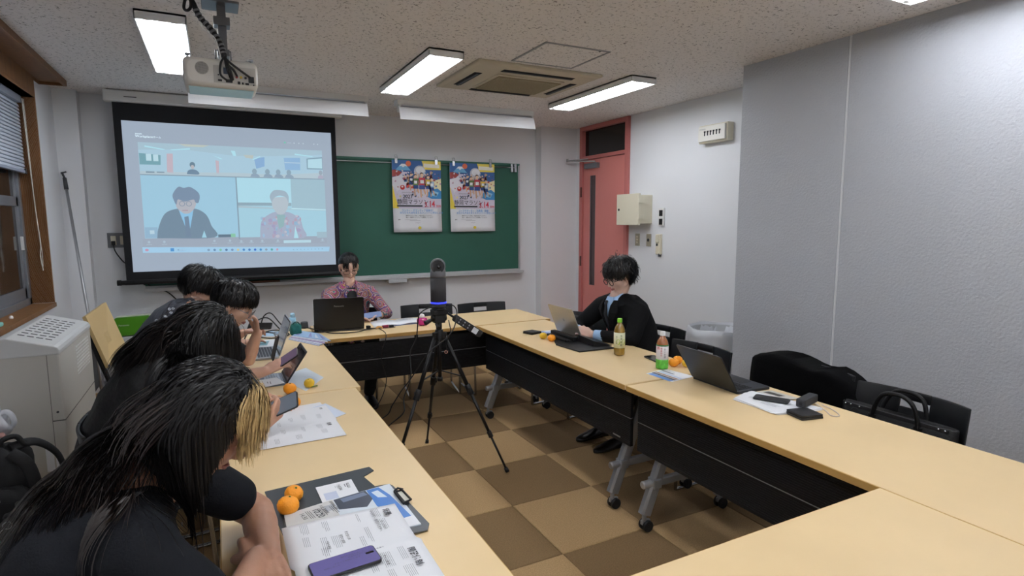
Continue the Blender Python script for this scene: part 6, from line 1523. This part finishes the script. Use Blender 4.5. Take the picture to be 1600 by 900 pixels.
# =============== the nearest person: long black hair, blond fringe, black T-shirt
sideY = Vector((0, 1, 0))
H = at(325, 662, 1.25)
sh_n = Vector((-.16, 1.20, .905)); sh_f = Vector((-.10, 1.55, .90))
spine = [((-.46, 1.40, .46), .17, .13), ((-.42, 1.39, .60), .165, .125), ((-.335, 1.38, .76), .175, .125), ((-.24, 1.375, .88), .185, .115), ((-.175, 1.375, .95), .15, .085), ((-.125, 1.375, .985), .07, .060)]
el_f, wr_f = Vector((.055, 1.60, .745)), Vector((.065, 1.36, .745)); el_n, wr_n = Vector((-.02, 1.13, .76)), Vector((.04, 1.36, .75))
arms = [(sh_n, el_n, wr_n, (.046, .040, .038, .027)), (sh_f, el_f, wr_f, (.046, .042, .040, .028))]
sk = [((-.42, 1.29, .52), (-.0, 1.27, .50), (-.02, 1.27, .12)), ((-.42, 1.49, .52), (-.0, 1.51, .50), (-.02, 1.51, .12))]
hands = [dict(W=wr_f, x=(.05, -1, -.02), z=(.1, 0, 1), left=True, curl=.15, s=1.), dict(W=wr_n, x=(.0, 1, 0), z=(0, 0, 1), left=False, curl=.3)]
P1, M1, b1 = figure('person with long black hair and blond fringe in a black T-shirt, leaning over the table', H, (.72, -.02, -.60), (0, 0, 1), spine, sideY, arms, 'A87C64', .0045, legspec=sk, handspec=hands)
legs(P1, (-.42, 1.39, .50), sideY, (1, 0, 0), 0, [(-.02, 1.27, 0), (-.02, 1.51, 0)], TR, SHOE)
TS = mat('black_tshirt', '13151A', .9, bump=.25, bscale=220, spec=.2)
g = MB(); torso(g, spine[:-1], sideY, .012)
capsule(g, spine[-2][0], lerp(spine[-2][0], spine[-1][0], .7), .085, .062)
for sh, el in ((sh_n, el_n), (sh_f, el_f)):
    capsule(g, sh, lerp(sh, el, .62), .066, .060); capsule(g, lerp(spine[-2][0], sh, .3), sh, .07, .066)
ts = remeshed(g, 'tshirt', TS, P1, .007, 6, fold_noise(3, .007, (1, 1, 1.2)))
MB().tube([Vector(spine[-1][0])+Vector((.012, 0, .008))+Vector((.55, 0, .83)).cross(Vector((0, 1, 0))).normalized()*(-.064*math.cos(a))+Vector((0, 1, 0))*.064*math.sin(a) for a in [2*PI*i/24 for i in range(24)]], .006, 8, closed=True).build('neckband', TS, P1, world=True)
face_parts(P1, M1, eyes=True, lips='8A4F48')
letters('e', .022, frame(at(283, 822, 1.335), RT*.8+UP*.1-FW*.5, UP), mat('white_print', 'D8D8D8', .7), P1)
msk1 = mask_std(.30, -.10, -.75)
scalp(P1, M1, HB1, msk1, grow=.010)
col1 = [(spine[-2][0], spine[-1][0], .085), (spine[3][0], spine[-2][0], .135), (spine[2][0], spine[3][0], .145), (sh_n, lerp(sh_n, el_n, .6), .072), (Vector(spine[-2][0]), sh_n, .078)]
def back_g(tt, d):
    g_ = np.tile(np.array([0, 0, -1.]), (len(d), 1)); bk = (np.clip(-d[:, 1]*3-.6, 0, 1)*(.0+.8*(np.sin(d[:, 0]*917) > .85))*min(1, max(0, (tt-.3)*4)))[:, None]
    v = g_*(1-bk)+bk*np.array([-.56, .0, -.83]); return v/np.linalg.norm(v, axis=1)[:, None]
m_dark = lambda d: msk1(d) & ~((d[:, 1] > .24) & (d[:, 2] > .1))
def len1(d, r):
    y = d[:, 1]; return np.where(y > .0, .19-.5*y, np.where(y > -.35, .25, .20))*r.uniform(.85, 1.08, len(d))
hair('hair', P1, M1, HB1, 8000, len1, m_dark, comb_crown((0, .5, .85)), lambda tt, d: min(1, max(0, (tt-.06)*3.4)), .0030, (.005, .024), 24, col1, seed=1, wob=.002, gfun=back_g, down=.3)
hair('hair', P1, M1, HBB, 650, (.34, .50), lambda d: m_dark(d) & (d[:, 1] < -.35) & (d[:, 2] < .4), comb_crown((0, .25, .9)), lambda tt, d: min(1, max(0, (tt-.12)*3)), .0022, (.006, .022), 26, col1, seed=2, wob=.004, gfun=back_g)
m_bl = lambda d: (d[:, 1] > .22) & (d[:, 2] > .12) & (d[:, 2] < .93) & (np.abs(d[:, 0]) < .75)
hair('blond_fringe', P1, M1, HBL, 2400, (.04, .085), m_bl, comb_crown((0, .1, 1.0)), lambda tt, d: min(1, max(0, (tt-.15)*1.6)), .0024, (.006, .026), 18, (), seed=3, wob=.005)

# =============== second: long black hair, black hooded jacket
H = at(320, 528, 2.32)
spine = [((-.40, 2.68, .46), .17, .13), ((-.37, 2.67, .62), .17, .13), ((-.30, 2.65, .78), .18, .125), ((-.23, 2.63, .90), .185, .11), ((-.17, 2.62, .96), .14, .08), ((-.125, 2.61, .985), .07, .055)]
sh_n, sh_f = Vector((-.16, 2.44, .90)), Vector((-.13, 2.81, .90))
el_n, wr_n = Vector((.02, 2.34, .74)), Vector((.11, 2.26, .755)); el_f, wr_f = Vector((.06, 2.86, .745)), Vector((.16, 2.68, .735))
arms = [(sh_n, el_n, wr_n, (.045, .038, .036, .026)), (sh_f, el_f, wr_f, (.045, .038, .036, .026))]
sk = [((-.36, 2.58, .52), (.04, 2.55, .50), (.02, 2.55, .12)), ((-.36, 2.78, .52), (.04, 2.80, .50), (.02, 2.80, .12))]
hands = [dict(W=wr_n, x=(.55, .22, .40), z=(.25, -.9, -.25), left=False, curl=.62, s=.95), dict(W=wr_f, x=(.6, -.7, 0), z=(0, 0, 1), left=True, curl=.3, s=.95)]
P2, M2, b2_ = figure('person with long black hair in black hooded jacket, next behind the blond-fringed person', H, (.80, -.05, -.55), (0, 0, 1), spine, sideY, arms, 'C4967E', .005, legspec=sk, handspec=hands)
legs(P2, (-.37, 2.68, .50), sideY, (1, 0, 0), 0, [(.02, 2.55, 0), (.02, 2.80, 0)], TR, SHOE)
JK = mat('black_jacket_nylon', '0A0A0C', .65, bump=.3, bscale=90, spec=.3)
g = MB(); torso(g, spine[:-1], sideY, .034); capsule(g, spine[-2][0], lerp(spine[-2][0], spine[-1][0], .7), .095, .075)
for sh, el, wr in ((sh_n, el_n, wr_n), (sh_f, el_f, wr_f)):
    capsule(g, sh, el, .072, .056); capsule(g, el, lerp(el, wr, .72), .055, .042); capsule(g, lerp(spine[-2][0], sh, .3), sh, .08, .07)
remeshed(g, 'jacket', JK, P2, .009, 5, fold_noise(8, .010))
g = MB()
for a in range(11):
    q = -1.2+2.4*a/10; c = Vector(spine[-2][0])+Vector((-.075+.075*abs(q)**1.5*.6, .135*math.sin(q), .005+.025*math.cos(q)))
    capsule(g, c, c+Vector((-.05, 0, -.035)), .030, .022)
remeshed(g, 'hood', JK, P2, .008, 5, fold_noise(9, .006))
MB().tube(spline([lerp(spine[-1][0], spine[-2][0], .2)+Vector((.0, -.075, .02)), lerp(spine[-1][0], spine[-2][0], .2)+Vector((.04, -.07, -.02)), lerp(spine[-1][0], spine[-2][0], .2)+Vector((.07, -.02, -.05))], 5), .003, 5).build('necklace', CHROME, P2, world=True)
face_parts(P2, M2)
msk2 = mask_std(.42, -.12, -.75); scalp(P2, M2, HB2, msk2, grow=.010)
col2 = [(spine[-2][0], spine[-1][0], .10), (spine[3][0], spine[-2][0], .15), (spine[2][0], spine[3][0], .16), (Vector(spine[-2][0]), sh_n, .088)]
def back_g2(tt, d):
    g_ = np.tile(np.array([0, 0, -1.]), (len(d), 1)); bk = (.45*np.clip(-d[:, 1]*3-1.0, 0, 1)*min(1, max(0, (tt-.3)*3)))[:, None]
    v = g_*(1-bk)+bk*np.array([-.8, .0, -.5]); return v/np.linalg.norm(v, axis=1)[:, None]
def len2(d, r): return np.where(d[:, 1] > .2, .20, np.where(d[:, 1] > -.3, .25, .30))*r.uniform(.85, 1.1, len(d))
hair('hair', P2, M2, HB2, 5200, len2, msk2, comb_crown((0, .4, .9)), lambda tt, d: min(1, max(0, (tt-.10)*3.2)), .0036, (.006, .026), 20, col2, seed=11, wob=.003, gfun=back_g2, down=.4)
hair('hair', P2, M2, HBB, 200, (.28, .36), lambda d: msk2(d) & (d[:, 1] < -.4), comb_crown((0, .2, .95)), lambda tt, d: min(1, max(0, (tt-.18)*2.4)), .0024, (.01, .04), 20, col2, seed=12, wob=.012, gfun=back_g2)
# the phone this hand holds
Mp = frame(wr_n+Vector((.075, .03, .055)), RT*.88+UP*.40-FW*.1, UP*.75-RT*.3+FW*.6)
phone('smartphone', Mp.translation.x, Mp.translation.y, Mp.translation.z, .145, .07, 0, 'black smartphone held over the fanned sheets, two mandarins behind it', PB, mat('greyish_lit_screen', '30343A', .2, emit='6C7480', estr=.5), M=Mp)

# =============== third: short black hair, glasses
H = at(366, 476, 2.95)
spine = [((-.30, 3.25, .46), .17, .125), ((-.27, 3.26, .62), .17, .12), ((-.20, 3.28, .78), .18, .12), ((-.12, 3.29, .90), .185, .105), ((-.06, 3.30, .955), .14, .08), ((-.01, 3.30, .98), .07, .055)]
sh_n, sh_f = Vector((-.06, 3.10, .89)), Vector((-.03, 3.48, .89))
el_n, wr_n = Vector((.04, 3.05, .745)), Vector((.175, 3.02, .775)); el_f, wr_f = Vector((.12, 3.46, .745)), Vector((.17, 3.40, .90))
arms = [(sh_n, el_n, wr_n, (.044, .037, .035, .025)), (sh_f, el_f, wr_f, (.044, .037, .035, .025))]
sk = [((-.27, 3.16, .52), (.14, 3.15, .50), (.1, 3.15, .12)), ((-.27, 3.36, .52), (.14, 3.38, .50), (.1, 3.38, .12))]
hands = [dict(W=wr_n, x=(.80, .10, .32), z=(-.3, -.6, .75), left=False, curl=.45, s=.95), dict(W=wr_f, x=(-.05, -.15, 1), z=(.9, .1, .1), left=True, curl=.6, s=.95)]
P3, M3_, b3 = figure('person with short black hair and glasses bending over the silver laptop keyboard', H, (.80, -.20, -.52), (0, 0, 1), spine, sideY, arms, 'CFA48E', .005, legspec=sk, handspec=hands)
legs(P3, (-.27, 3.26, .50), sideY, (1, 0, 0), 0, [(.1, 3.15, 0), (.1, 3.38, 0)], TR, SHOE)
g = MB(); torso(g, spine[:-1], sideY, .010); capsule(g, spine[-2][0], lerp(spine[-2][0], spine[-1][0], .6), .085, .065)
for sh, el in ((sh_n, el_n), (sh_f, el_f)): capsule(g, sh, lerp(sh, el, .75), .064, .056); capsule(g, lerp(spine[-2][0], sh, .3), sh, .07, .064)
remeshed(g, 'shirt', mat('dark_shirt', '1C1D22', .85), P3, .009, 5, fold_noise(15, .007))
face_parts(P3, M3_, glasses=(mat('silver_frame', '8A8C90', .3, .8), .024, .0175, .0016))
msk3 = mask_std(.50, .10, -.45); scalp(P3, M3_, HB2, msk3, grow=.008)
hair('hair', P3, M3_, HB2, 4200, cut(.25, .08, -.6, .035), msk3, comb_crown((0, -.35, .9), .04), lambda tt, d: .3*tt, .0036, (.004, .024), 10, (), seed=21, cling=.4, wob=.016, clump=150)
Mp = frame(wr_n+Vector((.10, .005, .045)), RT*.82+UP*.55, UP*.5-RT*.4+FW*.8)
phone('smartphone', Mp.translation.x, Mp.translation.y, Mp.translation.z, .145, .07, 0, 'smartphone with violet screen held beside the raised tablet', PB, mat('violet_dim_screen', '3A3040', .15, emit='6A5A72', estr=.45), M=Mp)

# =============== fourth: grey shirt with white flowers
H = at(314, 452, 3.42)
spine = [((-.42, 3.78, .46), .17, .125), ((-.40, 3.79, .62), .17, .12), ((-.34, 3.80, .80), .18, .12), ((-.25, 3.80, .93), .19, .105), ((-.18, 3.80, .99), .14, .08), ((-.13, 3.80, 1.015), .07, .055)]
sh_n, sh_f = Vector((-.19, 3.60, .925)), Vector((-.15, 3.99, .925))
el_n, wr_n = Vector((.0, 3.70, .745)), Vector((.11, 3.86, .765)); el_f, wr_f = Vector((.03, 4.05, .745)), Vector((.12, 4.02, .80))
arms = [(sh_n, el_n, wr_n, (.044, .037, .035, .025)), (sh_f, el_f, wr_f, (.044, .037, .035, .025))]
sk = [((-.38, 3.69, .52), (.02, 3.67, .50), (.0, 3.67, .12)), ((-.38, 3.89, .52), (.02, 3.91, .50), (.0, 3.91, .12))]
hands = [dict(W=wr_n, x=(.75, .45, .02), z=(.0, .0, 1), left=False, curl=.22, s=.98), dict(W=wr_f, x=(.9, .1, .2), z=(-.1, .3, .9), left=True, curl=.6, s=.98)]
P4, M4, b4 = figure('short-haired person in a grey shirt with white flowers, furthest along the left table', H, (.75, -.25, -.55), (0, 0, 1), spine, sideY, arms, 'C99C86', .005, legspec=sk, handspec=hands)
legs(P4, (-.38, 3.79, .50), sideY, (1, 0, 0), 0, [(.0, 3.67, 0), (.0, 3.91, 0)], TR, SHOE)
FS_ = mat('grey_floral_shirt', '3A3D47', .85, bump=.2, bscale=200)
g = MB(); torso(g, spine[:-1], sideY, .014); capsule(g, spine[-2][0], lerp(spine[-2][0], spine[-1][0], .7), .09, .066)
for sh, el in ((sh_n, el_n), (sh_f, el_f)): capsule(g, sh, lerp(sh, el, .7), .070, .062); capsule(g, lerp(spine[-2][0], sh, .3), sh, .075, .07)
shirt4 = remeshed(g, 'shirt', FS_, P4, .008, 5, fold_noise(25, .006))
g = MB()                                                    # collar and the printed flowers
nbv = Vector(spine[-1][0])
g.rings([[nbv+Vector((-.005, 0, .0))+Vector((-.83, 0, .5))*0+Vector((math.cos(a)*r_*.85, math.sin(a)*r_, h_-math.cos(a)*.02)) for a in [2*PI*i/28 for i in range(28)]] for r_, h_ in ((.098, -.035), (.084, .012), (.078, .014), (.080, -.03))], cap=False)
g.build('collar', FS_, P4, world=True)
fw_ = mat('white_flower_print', 'B9BDC4', .85)
def stamp(target, parent, px, py, d, r_, m, nm='flower_print', petals=5, seed=0):
    'a print lying on the cloth: each vertex dropped onto the surface along the local viewing side'
    me = target.data; inv = target.matrix_world.inverted() if False else wmat(target).inverted()
    g = MB(); rr = random.Random(seed); c0 = at(px, py, d)
    for k in range(petals):
        a0 = 2*PI*k/petals+rr.random(); cx, cy = math.cos(a0)*r_*.6, math.sin(a0)*r_*.6; pts = []
        for i in range(8):
            a = 2*PI*i/8; q = c0+RT*(cx+r_*.45*math.cos(a))+UP*(cy+r_*.38*math.sin(a)); o_ = inv @ CAM; dr = (inv @ q)-o_
            ok, loc, nor, ix = target.ray_cast(o_, dr.normalized())
            if not ok: break
            pts.append(wmat(target) @ (loc+nor*.0015))
        if len(pts) == 8: g.add(pts, [tuple(range(8))])
    if g.v: g.build(nm, m, parent, world=True)
bpy.context.view_layer.update()
for px, py, r_, k in ((246, 506, .035, 5), (250, 515, .030, 4), (268, 485, .028, 3), (240, 511, .02, 3), (232, 535, .02, 3), (258, 497, .022, 4), (274, 520, .02, 3)): stamp(shirt4, P4, px, py, 3.3, r_*.8, fw_, petals=k, seed=int(px))
face_parts(P4, M4)
scalp(P4, M4, HB2, msk3, grow=.010)
hair('hair', P4, M4, HB2, 4600, cut(.10, -.05, -.8, .04), msk3, comb_crown((0, -.2, .95), .05), lambda tt, d: .3*tt, .0038, (.006, .034), 10, (), seed=31, cling=.3, wob=.018, clump=150)
Mp = frame(wr_f+Vector((.10, -.0, .03)), RT*.9+FW*.2, UP*.5+FW*.9)
phone('smartphone', Mp.translation.x, Mp.translation.y, Mp.translation.z, .145, .07, 0, 'black smartphone held above the magazine page at the far left', PB, GL, M=Mp)

# =============== the woman at the front table
H = at(545, 418, 4.93)
sideX = Vector((1, 0, 0))
c = Vector((.97, 5.02, 0))
spine = [((.97, 5.06, .46), .165, .125), ((.97, 5.05, .60), .155, .115), ((.975, 5.03, .74), .165, .118), ((.98, 5.01, .87), .180, .105), ((.985, 5.0, .945), .135, .080), ((.99, 4.985, .985), .060, .052)]
sh_n, sh_f = Vector((.81, 4.99, .885)), Vector((1.16, 4.98, .885))
el_n, wr_n = Vector((.76, 4.80, .72)), Vector((.93, 4.60, .735)); el_f, wr_f = Vector((1.25, 4.80, .725)), Vector((1.165, 4.66, .735))
arms = [(sh_n, el_n, wr_n, (.040, .034, .032, .023)), (sh_f, el_f, wr_f, (.040, .034, .032, .023))]
sk = [((.88, 5.02, .52), (.86, 4.62, .50), (.86, 4.66, .12)), ((1.06, 5.02, .52), (1.08, 4.62, .50), (1.06, 4.70, .12))]
hands = [dict(W=wr_f, x=(-.82, -.45, .06), z=(0.1, .15, 1), left=True, curl=.35, s=.9), dict(W=wr_n, x=(.92, -.1, .0), z=(0, .2, 1), left=False, curl=.3, s=.9)]
PW, MW, bw = figure('woman with tied-back black hair and glasses in a paisley jacket behind the front table', H, (-.02, -.90, -.34), (0, 0, 1), spine, sideX, arms, 'CFA994', .0045, neckr=.046, hs=1.0, legspec=sk, handspec=hands)
legs(PW, (.97, 5.03, .50), sideX, (0, -1, 0), 0, [(.86, 4.66, 0), (1.06, 4.70, 0)], TR, SHOE)
pm_ = bpy.data.materials.new('paisley_print'); pm_.use_nodes = True; nt = pm_.node_tree; b = nt.nodes['Principled BSDF']; b.inputs['Roughness'].default_value = .8
tc = nt.nodes.new('ShaderNodeTexCoord')
vo = nt.nodes.new('ShaderNodeTexVoronoi'); vo.inputs['Scale'].default_value = 11; vo.inputs['Randomness'].default_value = .9
nz = nt.nodes.new('ShaderNodeTexNoise'); nz.inputs['Scale'].default_value = 9
mxv = nt.nodes.new('ShaderNodeMixRGB'); mxv.inputs[0].default_value = .12; nt.links.new(tc.outputs['Object'], mxv.inputs[1]); nt.links.new(tc.outputs['Object'], nz.inputs['Vector']); nt.links.new(nz.outputs['Color'], mxv.inputs[2])
nt.links.new(mxv.outputs[0], vo.inputs['Vector'])
ad = math_('MULTIPLY', vo.outputs['Distance'], 2.6)
sep = nt.nodes.new('ShaderNodeSeparateColor'); nt.links.new(vo.outputs['Color'], sep.inputs[0])
ph = math_('FRACT', math_('ADD', ad, sep.outputs[0]), 0)
cr = nt.nodes.new('ShaderNodeValToRGB'); cr.color_ramp.interpolation = 'CONSTANT'
cols_ = [(0, '8A2F55'), (.14, 'C9BFA8'), (.22, '4A3A7A'), (.36, '7E3B52'), (.48, '2F6C74'), (.58, 'B7A48E'), (.66, 'A03A6E'), (.78, '6E4A50'), (.88, 'B8A24A'), (.94, '5A4160')]
while len(cr.color_ramp.elements) < len(cols_): cr.color_ramp.elements.new(.5)
for e_, (p_, c_) in zip(cr.color_ramp.elements, cols_): e_.position = p_; e_.color = lin(c_)
nt.links.new(ph, cr.inputs[0]); nt.links.new(cr.outputs[0], b.inputs['Base Color'])
g = MB(); torso(g, spine[:-1], sideX, .014)
for sh, el, wr in ((sh_n, el_n, wr_n), (sh_f, el_f, wr_f)):
    capsule(g, sh, el, .064, .050); capsule(g, el, lerp(el, wr, .74), .049, .038); capsule(g, lerp(spine[-2][0], sh, .25), sh, .068, .064)
jw = remeshed(g, 'paisley_jacket', pm_, PW, .007, 5, fold_noise(35, .005))
INNER = mat('black_top', '0C0C0E', .8)
def on_cloth(target, pts, parent, nm, m, lift=.003, thick=0):
    'a flat piece draped on the clothing, traced from image points at the depth of the cloth'
    inv = wmat(target).inverted(); o_ = inv @ CAM; out = []
    for px, py in pts:
        dr = (inv @ at(px, py, 3))-o_; ok, loc, nor, ix = target.ray_cast(o_, dr.normalized())
        if ok: out.append(wmat(target) @ (loc+nor*lift))
    return out
bpy.context.view_layer.update()
# front opening (black top) as a soft wedge in front of the chest, then the collar points
g = MB(); n = 8; rowL, rowR = [], []
MB().rings([[Vector((.985+.036*math.sin(a)*w_, y+.012*math.cos(a), z)) for a in [2*PI*i/14 for i in range(14)]] for z, w_, y in ((.945, 1.0, 4.93), (.92, 1.2, 4.915), (.87, 1.2, 4.898), (.80, .9, 4.895), (.74, .5, 4.895))]).build('black_top', INNER, PW, world=True)
for q in (-1, 1):
    MB().rings([[Vector((.985+q*(a_), y_, z_)), Vector((.985+q*(a_+.004), y_-.010, z_)), Vector((.985+q*(b_), y2-.010, z_-.004)), Vector((.985+q*(b_), y2, z_-.004))] for a_, b_, y_, y2, z_ in ((.040, .062, 4.955, 4.985, 1.005), (.040, .085, 4.925, 4.955, .975), (.042, .105, 4.895, 4.93, .94), (.040, .080, 4.882, 4.905, .90))], smooth=False).build('collar', pm_, PW, .003, world=True)
    MB().rings([[Vector((.985+q*a_, 4.881, z_)), Vector((.985+q*(a_+.022), 4.876, z_)), Vector((.985+q*(a_+.022), 4.905, z_)), Vector((.985+q*a_, 4.91, z_))] for a_, z_ in ((.046, .91), (.038, .84), (.026, .76), (.014, .70))], smooth=False).build('jacket_front_edge', pm_, PW, .003, world=True)
face_parts(PW, MW, 1.0, glasses=(mat('thin_dark_frame', '2A2426', .3, .6), .026, .0155, .0013), lips='9A5850')
mskw = mask_std(.52, .05, -.45); scalp(PW, MW, HB2, mskw, grow=.006)
def comb_w(d, r):
    v = np.stack([np.sign(d[:, 0]+.0001)*.25*np.abs(d[:, 0]), -np.ones(len(d)), -.25*np.ones(len(d))], 1); return v/np.linalg.norm(v, axis=1)[:, None]
hair('hair', PW, MW, HB2, 3800, (.07, .11), mskw, comb_w, 0., .0032, (.003, .013), 10, (), seed=41, cling=.5, wob=.003, down=.15)
hair('fringe', PW, MW, HB2, 170, (.045, .085), lambda d: (d[:, 1] > .55) & (d[:, 2] > .45) & (d[:, 2] < .85) & (np.abs(d[:, 0]) > .12) & (np.abs(d[:, 0]) < .62), lambda d, r: np.stack([np.sign(d[:, 0])*.35, .3*np.ones(len(d)), -np.ones(len(d))], 1), lambda tt, d: .3, .0030, (.006, .014), 10, (), seed=42, wob=.006, cling=.3)
hair('hair_tail', PW, MW, HB2, 500, (.12, .17), lambda d: (d[:, 1] < -.75) & (d[:, 2] < .2) & (d[:, 2] > -.5), lambda d, r: np.tile(np.array([0, -.5, -.8]), (len(d), 1)), lambda tt, d: tt, .003, (.01, .025), 12, (), seed=43)
Mp = frame(wr_f+Vector((-.075, -.055, .012)), Vector((-.95, .05, .1)), Vector((0, .8, .35)))
Mp = frame(Vector((1.09, 4.62, .745)), Vector((1, -.1, .08)), Vector((0, .85, .5)))
phone('smartphone', Mp.translation.x, Mp.translation.y, Mp.translation.z, .14, .068, 0, 'pale blue smartphone held in the woman\'s hands beside her laptop', mat('pale_blue_phone', '7A8CB0', .35), mat('blue_phone_back', '6E7FA6', .3), M=Mp)
MB().tube([wr_f+Vector((-.82, -.45, .06)).normalized()*(-.01)+Vector((0, 0, 1))*.028*math.cos(a)+Vector((.45, -.82, 0)).normalized()*.028*math.sin(a) for a in [2*PI*i/16 for i in range(16)]], .003, 6, closed=True).build('wristband', mat('dark_band', '2A2A30', .4), PW, world=True)

# =============== the man in the black suit
H = at(968, 432, 3.97)
sideM = Vector((.10, .99, 0)).normalized()
spine = [((2.62, 3.16, .46), .17, .13), ((2.60, 3.17, .60), .165, .125), ((2.555, 3.18, .76), .18, .128), ((2.50, 3.19, .89), .19, .115), ((2.475, 3.20, .950), .14, .08), ((2.455, 3.21, .975), .058, .052)]
sh_n, sh_f = Vector((2.475, 3.00, .885)), Vector((2.455, 3.385, .885))
el_n, wr_n = Vector((2.36, 2.93, .735)), Vector((2.19, 3.14, .745)); el_f, wr_f = Vector((2.30, 3.47, .735)), Vector((2.19, 3.30, .745))
arms = [(sh_n, el_n, wr_n, (.044, .038, .034, .025)), (sh_f, el_f, wr_f, (.044, .038, .034, .025))]
sk = [((2.60, 3.06, .52), (2.24, 2.99, .50), (2.28, 2.97, .12)), ((2.60, 3.26, .52), (2.24, 3.24, .50), (2.30, 3.21, .12))]
hands = [dict(W=wr_n, x=(-.55, .72, .25), z=(-.55, -.45, .65), left=True, curl=.62, s=.95), dict(W=wr_f, x=(-.5, -.75, .25), z=(-.6, .5, .6), left=False, curl=.62, s=.95)]
PM, MM, bm_ = figure('man with black hair and round glasses in a black suit and blue shirt', H, (-.90, .05, -.36), (0, 0, 1), spine, sideM, arms, 'D6B2A0', .0045, legspec=sk, handspec=hands)
legs(PM, (2.61, 3.16, .50), sideM, (-1, 0, 0), 0, [(2.30, 2.97, 0), (2.31, 3.19, 0)], mat('suit_trousers', '0D0D0F', .8), SHOE, thigh=.36)
SUIT = mat('black_suit_cloth', '0B0B0D', .85, bump=.2, bscale=300, spec=.2); BLUE = mat('pale_blue_shirt', '9DBDE0', .7)
g = MB(); torso(g, spine[:-1], sideM, .018)
for sh, el, wr in ((sh_n, el_n, wr_n), (sh_f, el_f, wr_f)):
    capsule(g, sh, el, .072, .056); capsule(g, el, lerp(el, wr, .72), .054, .042); capsule(g, lerp(spine[-2][0], sh, .25), sh, .075, .071)
remeshed(g, 'suit_jacket', SUIT, PM, .008, 6, fold_noise(45, .005))
for el, wr in ((el_n, wr_n), (el_f, wr_f)):
    MB().cyl(lerp(el, wr, .68), lerp(el, wr, .93), .038, .035, n=22).build('shirt_cuff', BLUE, PM, .004, world=True)
nb = Vector(spine[-1][0]); fo = Vector((-1, .05, 0)).normalized()
g = MB(); g.rings([[nb+Vector((-.006, 0, 0))+fo*(math.cos(a)*r_*1.02)+sideM*(math.sin(a)*r_)+Vector((0, 0, h_-.030*math.cos(a))) for a in [2*PI*i/28 for i in range(28)]] for r_, h_ in ((.078, -.035), (.060, .026), (.055, .028), (.060, -.03))], cap=False); g.build('shirt_collar', BLUE, PM, world=True)
fr0 = nb+fo*.078+Vector((0, 0, -.028))
chest = lambda z, o_: Vector((lerp(spine[3][0], spine[2][0], (.89-z)/.13).x-.142-o_, 3.185, z))
W3 = [(.945, .055, 0), (.88, .048, 0), (.80, .030, 0), (.73, .008, 0)]
MB().rings([[fr0+Vector((.0, 0, .03))+sideM*(w_*s_)+Vector((x_, 0, dz)) for s_, x_, dz in ((-1, .02, 0), (0, -.004, 0), (1, .02, 0), (0, .04, 0))] for w_, dz0 in ((.04, 0),)]+[[Vector((x0_, 3.195, z))+sideM*(w_*s_)+Vector((x_, 0, 0)) for s_, x_ in ((-1, .014), (0, -.004), (1, .014), (0, .04))] for z, w_, x0_ in ((.935, .052, 2.352), (.87, .050, 2.352), (.80, .032, 2.378), (.74, .010, 2.40))], smooth=True).build('shirt_front', BLUE, PM, world=True)
TIE = mat('dark_navy_tie', '12161F', .5)
MB().rings([[Vector((x0_, 3.195, z))+sideM*(w_*s_)+Vector((x_, 0, 0)) for s_, x_ in ((-1, .004), (0, -.006), (1, .004), (0, .02))] for z, w_, x0_ in ((.958, .018, 2.343), (.928, .013, 2.340), (.86, .020, 2.338), (.80, .025, 2.362), (.74, .028, 2.385))]).build('tie', TIE, PM, world=True)
for q in (-1, 1):
    rg = []
    for z, a_, b_, x0_ in ((.965, .060, .085, 2.385), (.93, .052, .105, 2.362), (.885, .048, .120, 2.350), (.84, .038, .085, 2.352), (.78, .022, .055, 2.372), (.72, .004, .02, 2.40)):
        rg.append([Vector((x0_-.008, 3.195, z))+sideM*q*a_, Vector((x0_-.014, 3.195, z))+sideM*q*a_, Vector((x0_+.006, 3.195, z))+sideM*q*b_, Vector((x0_+.014, 3.195, z))+sideM*q*b_])
    MB().rings(rg, smooth=False).build('lapel', SUIT, PM, .002, world=True)
face_parts(PM, MM, glasses=(mat('black_glasses', '0B0B0C', .3), .0235, .0205, .0026), round_g=True, lips='A8625C')
mskm = mask_std(.42, .12, -.75); scalp(PM, MM, HB2, mskm, grow=.010)
hair('hair', PM, MM, HB2, 5200, cut(.36, .18, -.97, .06), mskm, comb_crown((0, -.3, .95), .08), lambda tt, d: .2*tt, .0038, (.005, .030), 12, (), seed=51, cling=.3, wob=.026, clump=110)
hair('fringe', PM, MM, HB2, 200, (.025, .045), lambda d: (d[:, 1] > .35) & (d[:, 2] > .45) & (d[:, 2] < .85), lambda d, r: np.stack([d[:, 0]*.4+r.normal(size=len(d))*.2, .8*np.ones(len(d)), -.6*np.ones(len(d))], 1), lambda tt, d: .4*tt+.1, .0036, (.012, .034), 11, (), seed=52, wob=.022, clump=40)
hair('hair', PM, MM, HB2, 420, (.05, .085), lambda d: mskm(d) & ((d[:, 2] > .55) | (d[:, 1] < -.2)), comb_crown((0, -.1, .95), .2), lambda tt, d: .25*tt, .0042, (.012, .034), 10, (), seed=53, wob=.035, clump=60, down=.5)
# repeats of one kind share a group
for key, gname in {'stacking_chair': 'black stacking chairs around the table ring', 'folding_table': 'beech folding tables set in a ring', 'mandarin': 'mandarins on the tables',
                   'ceiling_light': 'twin-tube ceiling lights', 'chalkboard_light': 'reflector lights above the front wall', 'brochure': 'brochures stacked at the left table end',
                   'poster': 'marathon posters on the chalkboard', 'rail_clip': 'steel clips holding the posters', 'round_magnet': 'yellow magnets on the posters', 'wall_plate': 'metal plates under the cream wall box',
                   'drink_bottle': 'tea bottles on the right table', 'smartphone': 'smartphones on the tables and in hands', 'wallet': 'black wallets on the right tables',
                   'person': 'people at the meeting', 'camera_cable': 'cables of the conference camera', 'shelf_paper': 'white sheets under the front tabletop'}.items():
    for o in bpy.data.objects:
        if o.parent is None and o.name.split('.')[0] == key and 'category' in o: o['group'] = gname
